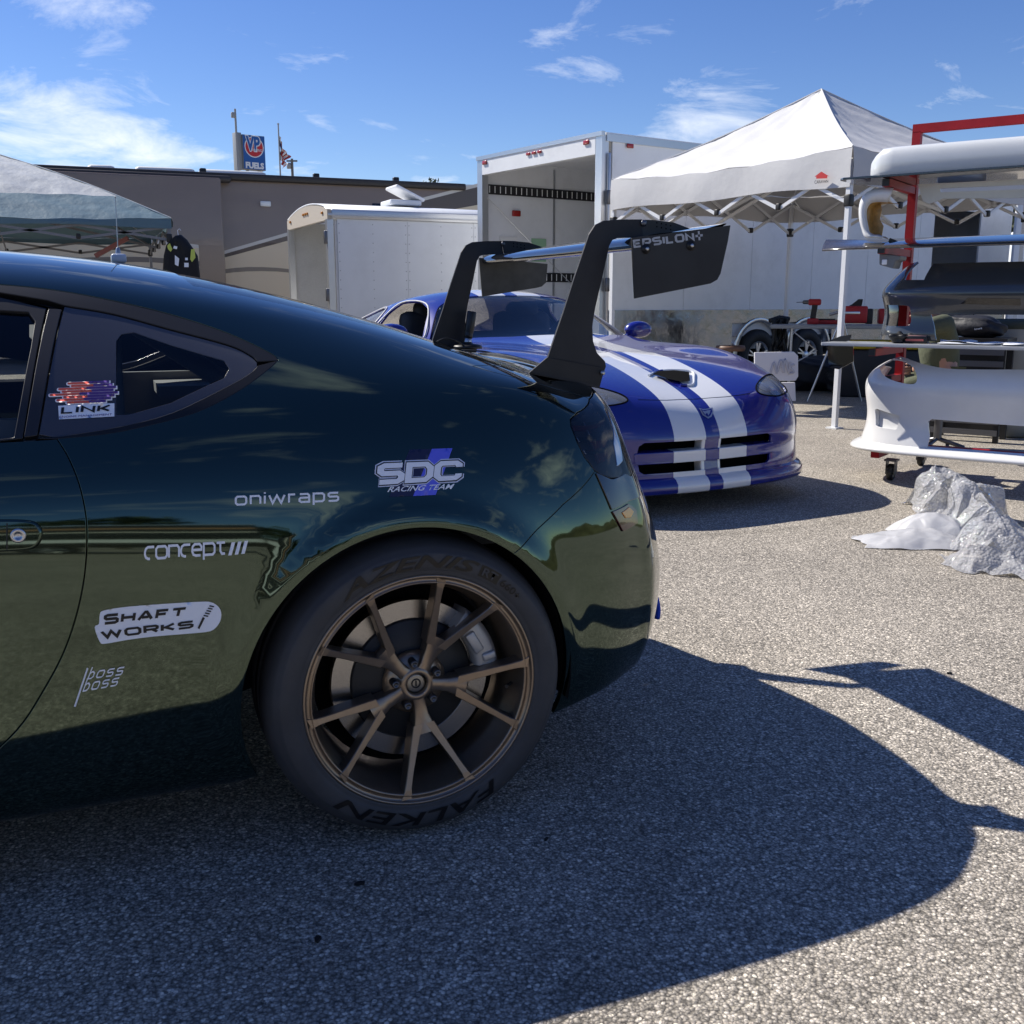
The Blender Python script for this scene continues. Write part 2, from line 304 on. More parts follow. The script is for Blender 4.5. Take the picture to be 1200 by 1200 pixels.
# ------------------------------------------------------------------ smooth body surfaces
def bspline_basis(n, x):                    # clamped uniform cubic basis, x in 0..1 -> (len(x), n)
    k = np.concatenate([np.zeros(3), np.linspace(0, 1, n - 2), np.ones(3)])
    x = np.clip(np.asarray(x, float), 0, 1 - 1e-9)
    B = ((x[:, None] >= k[None, :-1]) & (x[:, None] < k[None, 1:])).astype(float)
    for d in range(1, 4):
        m = len(k) - 1 - d; NB = np.zeros((len(x), m))
        for i in range(m):
            a, b = k[i + d] - k[i], k[i + d + 1] - k[i + 1]
            if a > 0: NB[:, i] += (x - k[i]) / a * B[:, i]
            if b > 0: NB[:, i] += (k[i + d + 1] - x) / b * B[:, i + 1]
        B = NB
    return B
class Surf:
    """B-spline sheet (u along the car, t up the section) in the local frame of a thing; y is the half width, side = -1 / +1"""
    def __init__(s, ctrl, root, disp=None, grid=(420, 240)):
        s.C = np.asarray(ctrl, float); s.root = root; s.disp = disp; s.nu, s.nt = s.C.shape[:2]
        gu, gt = np.linspace(0, 1, grid[0]), np.linspace(0, 1, grid[1]); s.gu, s.gt = gu, gt
        U, T = np.meshgrid(gu, gt, indexing='ij'); P = s.P(U.ravel(), T.ravel()).reshape(grid[0], grid[1], 3); s.G = P
        lu = np.linalg.norm(np.diff(P, axis=0), axis=2).sum(0).mean(); lt = np.linalg.norm(np.diff(P, axis=1), axis=2).sum(1).mean()
        s.sc = np.array([lu, lt])
        n = grid[1]; v = P.reshape(-1, 3); s.bvh = {}
        f = []
        for i in range(grid[0] - 1):
            for j in range(n - 1):
                a = i * n + j; f.append((a, a + n, a + n + 1, a + 1))
        for side in (-1, 1):
            w = v.copy(); w[:, 1] *= side; s.bvh[side] = BVHTree.FromPolygons([Vector(p) for p in w], f)
        s.ng = n
    def P(s, u, t):
        A, B = bspline_basis(s.nu, u), bspline_basis(s.nt, t)
        p = np.einsum('kjc,kj->kc', np.tensordot(A, s.C, (1, 0)), B)
        return s.disp(p) if s.disp else p
    def PN(s, u, t):
        e = 1e-4; u, t = np.asarray(u, float), np.asarray(t, float)
        p = s.P(u, t); a = s.P(np.clip(u + e, 0, 1), t) - s.P(np.clip(u - e, 0, 1), t); b = s.P(u, np.clip(t + e, 0, 1)) - s.P(u, np.clip(t - e, 0, 1))
        n = np.cross(a, b); l = np.linalg.norm(n, axis=1); l[l < 1e-14] = 1; n /= l[:, None]
        return p, n * s.sgn, a / (2 * e), b / (2 * e)
    sgn = 1
    def hit(s, px, py, side=-1):            # pixel of the photograph -> (u, t)
        o, d = to_local(s.root, [CAM, CAM + ray(px, py)]); d = Vector(d) - Vector(o)
        loc, nrm, idx, dist = s.bvh[side].ray_cast(Vector(o), d.normalized())
        if loc is None: return None
        i, j = divmod(idx, s.ng - 1); L = np.array(loc); L[1] *= side
        a, b, c = s.G[i, j], s.G[i + 1, j], s.G[i, j + 1]; e1, e2 = b - a, c - a
        k = np.linalg.lstsq(np.stack([e1, e2], 1), L - a, rcond=None)[0]
        return np.array([s.gu[i] + k[0] * (s.gu[1] - s.gu[0]), s.gt[j] + k[1] * (s.gt[1] - s.gt[0])])
    def trace(s, pts, side=-1):
        out = [s.hit(x, y, side) for x, y in pts]
        for p, q in zip(pts, out):
            if q is None: print('MISS', p)
        return [q for q in out if q is not None]
    def solve(s, ax, vals, tlo, thi, ulo=0., uhi=1.):   # (u, t) where the two coordinates ax take the values
        i0, i1 = np.searchsorted(s.gu, ulo), np.searchsorted(s.gu, uhi); j0, j1 = np.searchsorted(s.gt, tlo), np.searchsorted(s.gt, thi)
        g = s.G[i0:i1, j0:j1]; d = (g[..., ax[0]] - vals[0]) ** 2 + (g[..., ax[1]] - vals[1]) ** 2
        i, j = np.unravel_index(np.argmin(d), d.shape); q = np.array([s.gu[i + i0], s.gt[j + j0]])
        for _ in range(4):
            p, _, a, b = s.PN([q[0]], [q[1]]); J = np.array([[a[0][ax[0]], b[0][ax[0]]], [a[0][ax[1]], b[0][ax[1]]]])
            r = np.array([vals[0] - p[0][ax[0]], vals[1] - p[0][ax[1]]])
            q = np.clip(q + np.clip(np.linalg.lstsq(J, r, rcond=None)[0], -.02, .02), 0, 1)
        return q
def inside(poly, p):
    x, y = p[:, 0], p[:, 1]; r = np.zeros(len(p), bool); n = len(poly)
    for i in range(n):
        (x1, y1), (x2, y2) = poly[i], poly[(i + 1) % n]
        if y1 == y2: continue
        c = ((y1 > y) != (y2 > y)) & (x < (x2 - x1) * (y - y1) / (y2 - y1) + x1); r ^= c
    return r
def panel(S, poly, name, material, parent, side=-1, both=False, step=.02, gap=.002, off=0., flange=.014, holes=(), rnd=.0012, bstep=None, sub=None):
    """a body panel: closed outline in (u, t), exact edges, analytic normals, rolled edge"""
    bstep = bstep or step * .5; loops = []
    for k, L in enumerate([poly] + list(holes)):
        q = np.array(rs([np.asarray(p) * S.sc for p in L], bstep, True)) / S.sc
        ar = sum(q[i][0] * q[(i + 1) % len(q)][1] - q[(i + 1) % len(q)][0] * q[i][1] for i in range(len(q)))
        if (ar < 0) == (k == 0): q = q[::-1]
        # move inwards by the gap, measured on the surface
        if gap:
            _, N, Su, St = S.PN(q[:, 0], q[:, 1]); qa, qb = np.roll(q, 1, 0), np.roll(q, -1, 0)
            T = (S.P(qb[:, 0], qb[:, 1]) - S.P(qa[:, 0], qa[:, 1])); T /= np.maximum(np.linalg.norm(T, axis=1), 1e-9)[:, None]
            geo = np.cross(Su, St); geo /= np.maximum(np.linalg.norm(geo, axis=1), 1e-12)[:, None]
            Bv = np.cross(geo, T) * gap
            E, F, G = (Su * Su).sum(1), (Su * St).sum(1), (St * St).sum(1); a, b = (Bv * Su).sum(1), (Bv * St).sum(1); dt = E * G - F * F
            ok = dt > 1e-7 * (E * G + 1e-12)
            du = np.where(ok, (a * G - b * F) / np.where(ok, dt, 1), 0); dv = np.where(ok, (E * b - F * a) / np.where(ok, dt, 1), 0)
            q2 = q + np.clip(np.stack([du, dv], 1), -.01, .01)
            if both:
                edge = (q[:, 1] > .9995); q2[edge] = q[edge]; wc = S.P(q[:, 0], q[:, 1])[:, 1] < 1e-4; q2[wc] = q[wc]
            q = np.clip(q2, 0, 1)
        loops.append(q)
    lo, hi = loops[0].min(0), loops[0].max(0)
    nu, nt = np.maximum(2, np.ceil((hi - lo) * S.sc / step).astype(int))
    U, T = np.meshgrid(np.linspace(lo[0], hi[0], nu + 1), np.linspace(lo[1], hi[1], nt + 1), indexing='ij')
    g = np.stack([U.ravel(), T.ravel()], 1); ok = inside(loops[0], g)
    for L in loops[1:]: ok &= ~inside(L, g)
    g = g[ok]
    bd = np.concatenate(loops) * S.sc; gm = g * S.sc          # keep grid points off the outline
    if len(g):
        dmin = np.full(len(g), 9.)
        for k in range(0, len(bd), 400): dmin = np.minimum(dmin, np.linalg.norm(gm[:, None] - bd[None, k:k + 400], axis=2).min(1))
        g = g[dmin > step * .45]
    pts = np.concatenate([np.concatenate(loops), g]); edges = []; b = 0
    for L in loops:
        edges += [(b + i, b + (i + 1) % len(L)) for i in range(len(L))]; b += len(L)
    ov, oe, of, _, _, _ = delaunay_2d_cdt([Vector(p * S.sc) for p in pts], edges, [], 0, 1e-7)
    ov = np.array([tuple(v) for v in ov]) / S.sc; of = [tuple(f) for f in of]
    cen = np.array([ov[list(f)].mean(0) for f in of]); keep = inside(loops[0], cen)
    for L in loops[1:]: keep &= ~inside(L, cen)
    F = [f for f, k in zip(of, keep) if k]
    p, N, _, _ = S.PN(ov[:, 0], ov[:, 1]); V = p + N * off; NN = N.copy()
    # orient by the outward normal
    FF = []
    for f in F:
        a, b_, c = V[f[0]], V[f[1]], V[f[2]]
        FF.append(f if np.cross(b_ - a, c - a) @ N[f[0]] > 0 else tuple(reversed(f)))
    if flange:
        for L in loops:
            P0, N0, _, _ = S.PN(L[:, 0], L[:, 1]); T = np.roll(P0, -1, 0) - np.roll(P0, 1, 0); T /= np.maximum(np.linalg.norm(T, axis=1), 1e-9)[:, None]
            Su = S.PN(L[:, 0], L[:, 1]); out = np.cross(T, np.cross(Su[2], Su[3])); out /= np.maximum(np.linalg.norm(out, axis=1), 1e-9)[:, None]
            n = len(L); base = len(V)
            P0 = P0 + N0 * off
            rings = [P0, P0 + out * rnd * .7 - N0 * rnd * .5, P0 + out * rnd - N0 * rnd * 1.6, P0 + out * rnd - N0 * flange]
            nr = [N0, (N0 + out) * .7071, out, out]
            cl = (P0[:, 1] < 1e-3) if both else np.zeros(n, bool)
            V = np.concatenate([V] + rings); NN = np.concatenate([NN] + nr)
            for k in range(3):
                for i in range(n):
                    j = (i + 1) % n
                    if cl[i] and cl[j]: continue
                    q = (base + k * n + i, base + k * n + j, base + (k + 1) * n + j, base + (k + 1) * n + i)
                    a, b_, c = V[q[0]], V[q[1]], V[q[2]]; fn = np.cross(b_ - a, c - a)
                    FF.append(q if fn @ (NN[q[0]] + NN[q[3]]) > 0 else tuple(reversed(q)))
    def mk(sd):
        W = V.copy(); W[:, 1] *= sd; M = NN.copy(); M[:, 1] *= sd
        return W, M, (FF if sd > 0 else [tuple(reversed(f)) for f in FF])
    if both:
        W1, M1, F1 = mk(-1); W2, M2, F2 = mk(1); n = len(W1)
        W, M, F = np.concatenate([W1, W2]), np.concatenate([M1, M2]), F1 + [tuple(i + n for i in f) for f in F2]
    else: W, M, F = mk(side)
    me = bpy.data.meshes.new(name); me.from_pydata([tuple(v) for v in W], [], F)
    me.polygons.foreach_set('use_smooth', [True] * len(me.polygons))
    ln = np.linalg.norm(M, axis=1); M[ln < 1e-6] = (0, 0, 1); M /= np.linalg.norm(M, axis=1)[:, None]
    me.normals_split_custom_set_from_vertices([tuple(x) for x in M])
    o = bpy.data.objects.new(name, me); col.objects.link(o); me.materials.append(material); o.parent = parent
    return o
def px_map(S, pts, off, side=-1):            # photo pixels -> points lying on the body
    uv = [S.hit(x, y, side) for x, y in pts]
    if any(q is None for q in uv): raise ValueError('decal misses the body %s' % (pts[0],))
    uv = np.array(uv); p, N, _, _ = S.PN(uv[:, 0], uv[:, 1]); p = p + N * off; p[:, 1] *= side
    return p
def decal_poly(S, pts, name, material, parent, off=.001, step=6., side=-1, holes=()):
    loops = [np.array(rs(L, step * .6, True)) for L in [pts] + list(holes)]
    lo, hi = loops[0].min(0), loops[0].max(0)
    U, T = np.meshgrid(np.arange(lo[0], hi[0], step), np.arange(lo[1], hi[1], step), indexing='ij'); g = np.stack([U.ravel(), T.ravel()], 1)
    g = g[inside(loops[0], g)]
    allp = np.concatenate(loops + [g]); edges = []; b = 0
    for L in loops: edges += [(b + i, b + (i + 1) % len(L)) for i in range(len(L))]; b += len(L)
    ov, _, of, _, _, _ = delaunay_2d_cdt([Vector(p) for p in allp], edges, [], 0, 1e-5)
    ov = np.array([tuple(v) for v in ov]); cen = np.array([ov[list(f)].mean(0) for f in of]); keep = inside(loops[0], cen)
    for L in loops[1:]: keep &= ~inside(L, cen)
    mb = MB(); mb.add(px_map(S, ov, off, side), [tuple(f) for f, k in zip(of, keep) if k], True)
    return mb.build(name, material, parent)
def decal_text(S, body, quad, name, material, parent, off=.0016, side=-1, curve=None, **k):
    """text stretched over a photo quad: lower-left, lower-right, upper-right, upper-left"""
    v, f, _ = stroke_geo(body, **k) if 'weight' in k else text_geo(body, **k); q = [np.asarray(p, float) for p in quad]; mb = MB()
    pts = [(q[0] * (1 - a) + q[1] * a) * (1 - b) + (q[3] * (1 - a) + q[2] * a) * b for a, b in v]
    mb.add(px_map(S, pts, off, side), f, True)
    return mb.build(name, material, parent)
# ------------------------------------------------------------------ ground
def ground_material():
    m = bpy.data.materials.new('asphalt'); m.use_nodes = True; nt = m.node_tree; b = nt.nodes['Principled BSDF']
    N = nt.nodes.new; L = nt.links.new
    tc = N('ShaderNodeTexCoord'); src = tc.outputs['Object']
    ns = N('ShaderNodeTexNoise'); L(src, ns.inputs['Vector']); ns.inputs['Scale'].default_value = 60; ns.inputs['Detail'].default_value = 3
    wob = N('ShaderNodeVectorMath'); wob.operation = 'MULTIPLY_ADD'; L(ns.outputs['Color'], wob.inputs[0]); wob.inputs[1].default_value = (.006, .006, 0); L(src, wob.inputs[2])
    v1 = N('ShaderNodeTexVoronoi'); v1.inputs['Scale'].default_value = 160; L(wob.outputs[0], v1.inputs['Vector'])
    v2 = N('ShaderNodeTexVoronoi'); v2.inputs['Scale'].default_value = 300; L(wob.outputs[0], v2.inputs['Vector'])
    vm = N('ShaderNodeTexVoronoi'); vm.inputs['Scale'].default_value = 95; L(wob.outputs[0], vm.inputs['Vector'])
    def ramp(src_, stops):
        r = N('ShaderNodeValToRGB'); L(src_, r.inputs[0]); e = r.color_ramp.elements
        e[0].position, e[0].color = stops[0][0], (*stops[0][1], 1); e[1].position, e[1].color = stops[-1][0], (*stops[-1][1], 1)
        for p, c in stops[1:-1]: k = e.new(p); k.color = (*c, 1)
        return r
    sx = N('ShaderNodeSeparateColor'); L(v1.outputs['Color'], sx.inputs[0]); sy = N('ShaderNodeSeparateColor'); L(v2.outputs['Color'], sy.inputs[0]); sm = N('ShaderNodeSeparateColor'); L(vm.outputs['Color'], sm.inputs[0])
    r1 = ramp(sx.outputs[0], [(0, (.08, .076, .072)), (.25, (.15, .143, .132)), (.55, (.21, .197, .178)), (.8, (.29, .27, .24)), (1, (.52, .49, .45))])
    r2 = ramp(sy.outputs[1], [(0, (.05, .047, .044)), (.5, (.16, .15, .135)), (1, (.4, .37, .33))])
    mx = N('ShaderNodeMix'); mx.data_type = 'RGBA'; L(r1.outputs[0], mx.inputs[6]); L(r2.outputs[0], mx.inputs[7]); mx.inputs[0].default_value = .42
    # bigger pale stones here and there
    big = N('ShaderNodeMath'); big.operation = 'GREATER_THAN'; L(sm.outputs[2], big.inputs[0]); big.inputs[1].default_value = .93
    dm = N('ShaderNodeMath'); dm.operation = 'LESS_THAN'; L(vm.outputs['Distance'], dm.inputs[0]); dm.inputs[1].default_value = .38
    bg = N('ShaderNodeMath'); bg.operation = 'MULTIPLY'; L(big.outputs[0], bg.inputs[0]); L(dm.outputs[0], bg.inputs[1])
    mb_ = N('ShaderNodeMix'); mb_.data_type = 'RGBA'; L(bg.outputs[0], mb_.inputs[0]); L(mx.outputs[2], mb_.inputs[6]); mb_.inputs[7].default_value = (.46, .43, .38, 1)
    # bitumen pits
    pit = N('ShaderNodeMapRange'); L(v1.outputs['Distance'], pit.inputs[0]); pit.inputs[1].default_value = .35; pit.inputs[2].default_value = .75; pit.inputs[3].default_value = 1.12; pit.inputs[4].default_value = .45
    # large tonal drift, tyre polished lanes and stains
    n2 = N('ShaderNodeTexNoise'); L(src, n2.inputs['Vector']); n2.inputs['Scale'].default_value = .9; n2.inputs['Detail'].default_value = 7; n2.inputs['Roughness'].default_value = .6
    dr = N('ShaderNodeMapRange'); L(n2.outputs['Fac'], dr.inputs[0]); dr.inputs[1].default_value = .3; dr.inputs[2].default_value = .7; dr.inputs[3].default_value = .82; dr.inputs[4].default_value = 1.14
    n3 = N('ShaderNodeTexNoise'); L(src, n3.inputs['Vector']); n3.inputs['Scale'].default_value = .55; n3.inputs['Detail'].default_value = 9; n3.inputs['Roughness'].default_value = .68; n3.inputs['Distortion'].default_value = .8
    stn_ = N('ShaderNodeMapRange'); L(n3.outputs['Fac'], stn_.inputs[0]); stn_.inputs[1].default_value = .58; stn_.inputs[2].default_value = .74; stn_.inputs[3].default_value = 1.; stn_.inputs[4].default_value = .66
    mp = N('ShaderNodeMapping'); L(src, mp.inputs[0]); mp.inputs['Rotation'].default_value = (0, 0, .5); mp.inputs['Scale'].default_value = (.12, 2.2, 1)
    n4 = N('ShaderNodeTexNoise'); L(mp.outputs[0], n4.inputs['Vector']); n4.inputs['Scale'].default_value = 1.4; n4.inputs['Detail'].default_value = 5
    trk = N('ShaderNodeMapRange'); L(n4.outputs['Fac'], trk.inputs[0]); trk.inputs[1].default_value = .6; trk.inputs[2].default_value = .7; trk.inputs[3].default_value = 1.; trk.inputs[4].default_value = .84
    m0 = N('ShaderNodeMath'); m0.operation = 'MULTIPLY'; L(stn_.outputs[0], m0.inputs[0]); L(trk.outputs[0], m0.inputs[1])
    m1 = N('ShaderNodeMath'); m1.operation = 'MULTIPLY'; L(m0.outputs[0], m1.inputs[0]); L(dr.outputs[0], m1.inputs[1])
    ml = N('ShaderNodeMath'); ml.operation = 'MULTIPLY'; L(pit.outputs[0], ml.inputs[0]); L(m1.outputs[0], ml.inputs[1])
    sc = N('ShaderNodeVectorMath'); sc.operation = 'SCALE'; L(mb_.outputs[2], sc.inputs[0]); L(ml.outputs[0], sc.inputs['Scale'])
    sc2 = N('ShaderNodeVectorMath'); sc2.operation = 'MULTIPLY'; L(sc.outputs[0], sc2.inputs[0]); sc2.inputs[1].default_value = (GC * 1.03, GC * .99, GC * .92)
    L(sc2.outputs[0], b.inputs['Base Color'])
    b.inputs['Roughness'].default_value = .82; b.inputs['Specular IOR Level'].default_value = .35
    h = N('ShaderNodeMath'); h.operation = 'ADD'; L(v1.outputs['Distance'], h.inputs[0]); L(sx.outputs[1], h.inputs[1])
    bp = N('ShaderNodeBump'); bp.inputs['Strength'].default_value = .9; bp.inputs['Distance'].default_value = .0024; bp.invert = True
    L(h.outputs[0], bp.inputs['Height']); L(bp.outputs[0], b.inputs['Normal'])
    return m
GC = 1.75
gm = MB(); gm.add([(-900, -900, 0), (900, -900, 0), (900, 1400, 0), (-900, 1400, 0)], [(0, 1, 2, 3)])
tag(gm.build('ground', ground_material()), kind='structure')
# ------------------------------------------------------------------ dark green coupe
def paint_flake(name, c, rough, metal, coat_rough=.015):
    return mat(name, c, rough=rough, metal=metal, coat=.35, coat_rough=coat_rough, coat_ior=1.5)
M_GREEN = paint_flake('green_paint', (.078, .106, .078), .05, 1.)
M_BLK = mat('black_trim', (.012, .012, .013), .42)
M_GLOSSBLK = mat('gloss_black', (.006, .006, .007), .06, coat=1.)
M_RUB = mat('rubber', (.016, .016, .017), .62, spec=.4, noise=.25, nscale=30, bump=.15, bscale=300)
M_VOID = mat('dark_void', (.004, .004, .004), .95, spec=.1)
M_WHITE_VINYL = mat('white_vinyl', (.84, .86, .9), .35)
M_BLUE_VINYL = mat('blue_vinyl', (.12, .14, .75), .35)
M_NAVY_VINYL = mat('navy_vinyl', (.015, .018, .06), .35)
M_RED_VINYL = mat('red_vinyl', (.62, .1, .07), .35)
M_PURPLE_VINYL = mat('purple_vinyl', (.07, .035, .2), .35)
M_INK = mat('black_ink', (.012, .012, .013), .4)
M_ALU = mat('satin_aluminium', (.55, .55, .56), .35, metal=1.)
M_STEEL = mat('dark_steel', (.16, .16, .17), .4, metal=1.)
def glass_mat(name, tint, refl_rough=0.):
    m = bpy.data.materials.new(name); m.use_nodes = True; nt = m.node_tree; nt.nodes.clear(); N = nt.nodes.new
    tr = N('ShaderNodeBsdfTransparent'); tr.inputs[0].default_value = (*tint, 1); gl = N('ShaderNodeBsdfGlossy'); gl.inputs['Roughness'].default_value = refl_rough
    fr = N('ShaderNodeFresnel'); fr.inputs['IOR'].default_value = 1.5; mx = N('ShaderNodeMixShader'); o = N('ShaderNodeOutputMaterial')
    nt.links.new(fr.outputs[0], mx.inputs[0]); nt.links.new(tr.outputs[0], mx.inputs[1]); nt.links.new(gl.outputs[0], mx.inputs[2]); nt.links.new(mx.outputs[0], o.inputs[0])
    return m
M_GLASS_DARK = glass_mat('tinted_glass', (.72, .75, .76)); M_GLASS = glass_mat('clear_glass', (.86, .9, .89))
M_SMOKE = glass_mat('smoked_lens', (.6, .59, .59))
coupe = empty('coupe', (0, 0, 0), 0, 'dark green coupe covered in white sponsor stickers with tall black rear wing', 'car')
# control net: stations along the car, 13 rows up the section (x, half width, z)
def stn(x, rows): return [(x, w, z) for w, z in rows]
low = lambda a, b, c: [(.70, .13), (.825, .14), (a, .2), (b, .34), (c, .5)]
st = []
# nose
st.append([(-3.36, 0, .15), (-3.38, 0, .16), (-3.40, 0, .2), (-3.40, 0, .32), (-3.39, 0, .42), (-3.37, 0, .52), (-3.32, 0, .62), (-3.25, 0, .68), (-3.05, 0, .74), (-2.9, 0, .77), (-2.8, 0, .79), (-2.7, 0, .8), (-2.6, 0, .81)])
st.append([(-3.33, .4, .15), (-3.36, .42, .16), (-3.38, .44, .2), (-3.38, .45, .32), (-3.36, .46, .42), (-3.34, .46, .52), (-3.28, .44, .62), (-3.2, .4, .68), (-3.02, .3, .74), (-2.88, .22, .77), (-2.79, .15, .79), (-2.7, .08, .8), (-2.6, 0, .81)])
st.append([(-3.15, .68, .15), (-3.2, .74, .16), (-3.22, .77, .2), (-3.22, .78, .32), (-3.2, .78, .42), (-3.17, .77, .52), (-3.1, .74, .64), (-3.02, .68, .71), (-2.9, .5, .76), (-2.82, .38, .78), (-2.75, .25, .8), (-2.68, .12, .805), (-2.6, 0, .81)])
st.append(stn(-2.9, [(.7, .14), (.82, .15), (.85, .2), (.86, .34), (.865, .48), (.86, .6), (.83, .71), (.75, .77), (.62, .795), (.5, .8), (.35, .81), (.18, .82), (0, .825)]))
st.append(stn(-2.57, low(.86, .875, .88) + [(.88, .62), (.85, .74), (.77, .815), (.64, .83), (.5, .835), (.35, .84), (.18, .85), (0, .855)]))
st.append(stn(-2.1, low(.858, .866, .868) + [(.866, .65), (.845, .76), (.78, .85), (.66, .87), (.52, .875), (.36, .88), (.18, .89), (0, .895)]))
st.append(stn(-1.75, low(.858, .866, .868) + [(.868, .66), (.85, .77), (.80, .86), (.72, .95), (.63, 1.0), (.5, 1.04), (.26, 1.07), (0, 1.08)]))
st.append(stn(-1.3, low(.858, .866, .87) + [(.87, .66), (.855, .77), (.80, .865), (.70, 1.0), (.60, 1.105), (.52, 1.182), (.28, 1.22), (0, 1.225)]))
st.append(stn(-1.0, low(.858, .866, .87) + [(.87, .66), (.857, .77), (.80, .865), (.70, .995), (.605, 1.1), (.525, 1.18), (.28, 1.222), (0, 1.227)]))
st.append(stn(-.75, low(.858, .868, .873) + [(.873, .66), (.857, .77), (.80, .868), (.70, .99), (.60, 1.09), (.52, 1.165), (.28, 1.208), (0, 1.213)]))
st.append(stn(-.5, low(.858, .873, .882) + [(.88, .655), (.857, .775), (.797, .878), (.695, .99), (.595, 1.08), (.51, 1.144), (.275, 1.187), (0, 1.192)]))
st.append(stn(-.25, low(.862, .88, .89) + [(.889, .655), (.855, .785), (.788, .895), (.69, .987), (.59, 1.056), (.50, 1.104), (.27, 1.142), (0, 1.148)]))
st.append(stn(0, low(.866, .884, .893) + [(.893, .655), (.848, .79), (.775, .91), (.685, .972), (.585, 1.02), (.49, 1.05), (.27, 1.08), (0, 1.085)]))
st.append(stn(.2, low(.866, .88, .89) + [(.889, .65), (.84, .785), (.757, .906), (.68, .945), (.58, .975), (.48, .994), (.27, 1.016), (0, 1.02)]))
st.append(stn(.36, [(.70, .16), (.83, .18), (.855, .24), (.864, .36), (.868, .49), (.858, .63), (.808, .765), (.735, .882), (.67, .918), (.57, .935), (.46, .948), (.26, .962), (0, .968)]))
# tail wrap: lower rows run round the corner, upper rows fan over the boot lid
def wrap(lows, x7, w7, z7, k):
    out = list(lows); c = np.array([.40, 0, .955]); a = np.array([x7, w7, z7])
    out.append(tuple(a))
    for f in (.22, .45, .68, .86, 1.): 
        p = a + (c - a) * f; p[2] += .022 * math.sin(math.pi * min(1, f * 1.1)); out.append(tuple(p))
    return out
st.append(wrap([(.42, .68, .17), (.46, .79, .19), (.475, .812, .25), (.48, .817, .36), (.485, .82, .48), (.475, .812, .61), (.455, .775, .745)], .44, .715, .868, 0))
st.append(wrap([(.50, .635, .18), (.55, .72, .197), (.568, .748, .257), (.575, .757, .36), (.575, .762, .472), (.556, .758, .595), (.52, .728, .737)], .495, .68, .868, 0))
st.append(wrap([(.52, .62, .185), (.575, .70, .2), (.603, .73, .26), (.613, .742, .36), (.613, .747, .47), (.592, .742, .59), (.547, .712, .735)], .515, .665, .868, 0))
st.append(wrap([(.54, .585, .187), (.60, .665, .202), (.633, .69, .262), (.642, .703, .362), (.642, .708, .468), (.618, .71, .587), (.563, .692, .735)], .53, .648, .869, 0))
st.append(wrap([(.58, .5, .2), (.655, .575, .21), (.695, .60, .27), (.71, .615, .37), (.71, .62, .46), (.675, .63, .58), (.605, .625, .735)], .57, .59, .875, 0))
st.append(wrap([(.62, .36, .21), (.71, .42, .22), (.765, .44, .28), (.785, .45, .37), (.785, .45, .46), (.735, .48, .575), (.65, .49, .735)], .61, .46, .882, 0))
st.append(wrap([(.65, .2, .22), (.74, .24, .23), (.8, .25, .28), (.825, .25, .37), (.825, .25, .46), (.775, .27, .57), (.69, .28, .735)], .65, .26, .893, 0))
st.append(wrap([(.65, 0, .22), (.75, 0, .23), (.81, 0, .28), (.835, 0, .37), (.835, 0, .46), (.79, 0, .57), (.705, 0, .735)], .665, 0, .9, 0))
def flare(p):
    r = np.hypot(p[:, 0] + .012, p[:, 2] - .318); q = p.copy()
    k = np.exp(-((r - .355) / .034) ** 2) * np.clip((p[:, 2] - .2) / .25, 0, 1) * (p[:, 1] > .6)
    q[:, 1] += .011 * k
    r = np.hypot(p[:, 0] + 2.57, p[:, 2] - .318); k = np.exp(-((r - .355) / .034) ** 2) * (p[:, 1] > .6) * (p[:, 0] < -2); q[:, 1] += .01 * k
    return q
S = Surf(st, coupe, flare)
S.sgn = 1
_t = S.PN([.5], [.3])[1][0]
if _t[1] < 0: S.sgn = -1
def ux(x, t):
    j = int(round(t * (len(S.gt) - 1))); return float(np.interp(x, S.G[:, j, 0], S.gu))
def xz(x, z): return S.solve((0, 2), (x, z), .02, .62, .12, .86)      # (u, t) on the flank for local x, z
def xw(x, w): return S.solve((0, 1), (x, w), .60, 1., .1, .86)       # (u, t) on the upper body for local x, half width
if 'DEBUG_SURF' in globals():
    pass
# traced outlines (photo pixels on the body surface)
door_cut = S.trace(smooth_curve([(67, 514), (80, 535), (93, 567), (101, 605), (102, 642), (98, 684), (88, 728), (73, 769), (52, 808), (28, 846), (0, 876), (-30, 900), (-62, 918)], 4))
win_low = S.trace(smooth_curve([(67, 514), (133, 507), (200, 492), (240, 479), (283, 456), (314, 433), (326, 422)], 4))
win_up = S.trace(smooth_curve([(326, 422), (318, 414), (267, 390), (200, 368), (133, 352), (67, 340), (0, 333), (-70, 330)], 4))
ARC = (-.016, .315)
def arch(a0, a1, r, n=40):
    return [xz(ARC[0] + r * math.cos(a), ARC[1] + r * math.sin(a)) for a in np.linspace(a0, a1, n)]
seam = S.trace([(606, 643), (630, 620), (660, 591), (697, 552)])
s_a = math.atan2(*(lambda p: (p[2] - ARC[1], p[0] - ARC[0]))(S.P([seam[0][0]], [seam[0][1]])[0]))
seam[0] = xz(ARC[0] + .345 * math.cos(s_a), ARC[1] + .345 * math.sin(s_a))
trunk = S.trace([(690, 467), (668, 460), (640, 452), (600, 442), (570, 434), (553, 429)])
light_l = S.trace([(697, 552), (685, 536), (676, 518), (669, 500), (668, 491), (676, 483), (690, 467)])
rail_f = xw(-1.3, .60); roof_f = np.array([ux(-1.28, 1.), 1.])
belt_f = xz(-1.74, .845); belt_d = xz(-1.3, .845)
rw_top = np.array([ux(-.40, 1.), 1.]); rwc_top = xw(-.36, .44); rwc_mid = xw(0., .475); rwc_bot = xw(.33, .47); rw_bot = np.array([ux(.36, 1.), 1.])
sillz = .135
out = [xz(-1.95, sillz + .01), xz(-1.2, sillz + .01), xz(-.5, sillz + .02)]
out += [xz(-.372, .155)] + arch(math.pi + .42, s_a, .345)
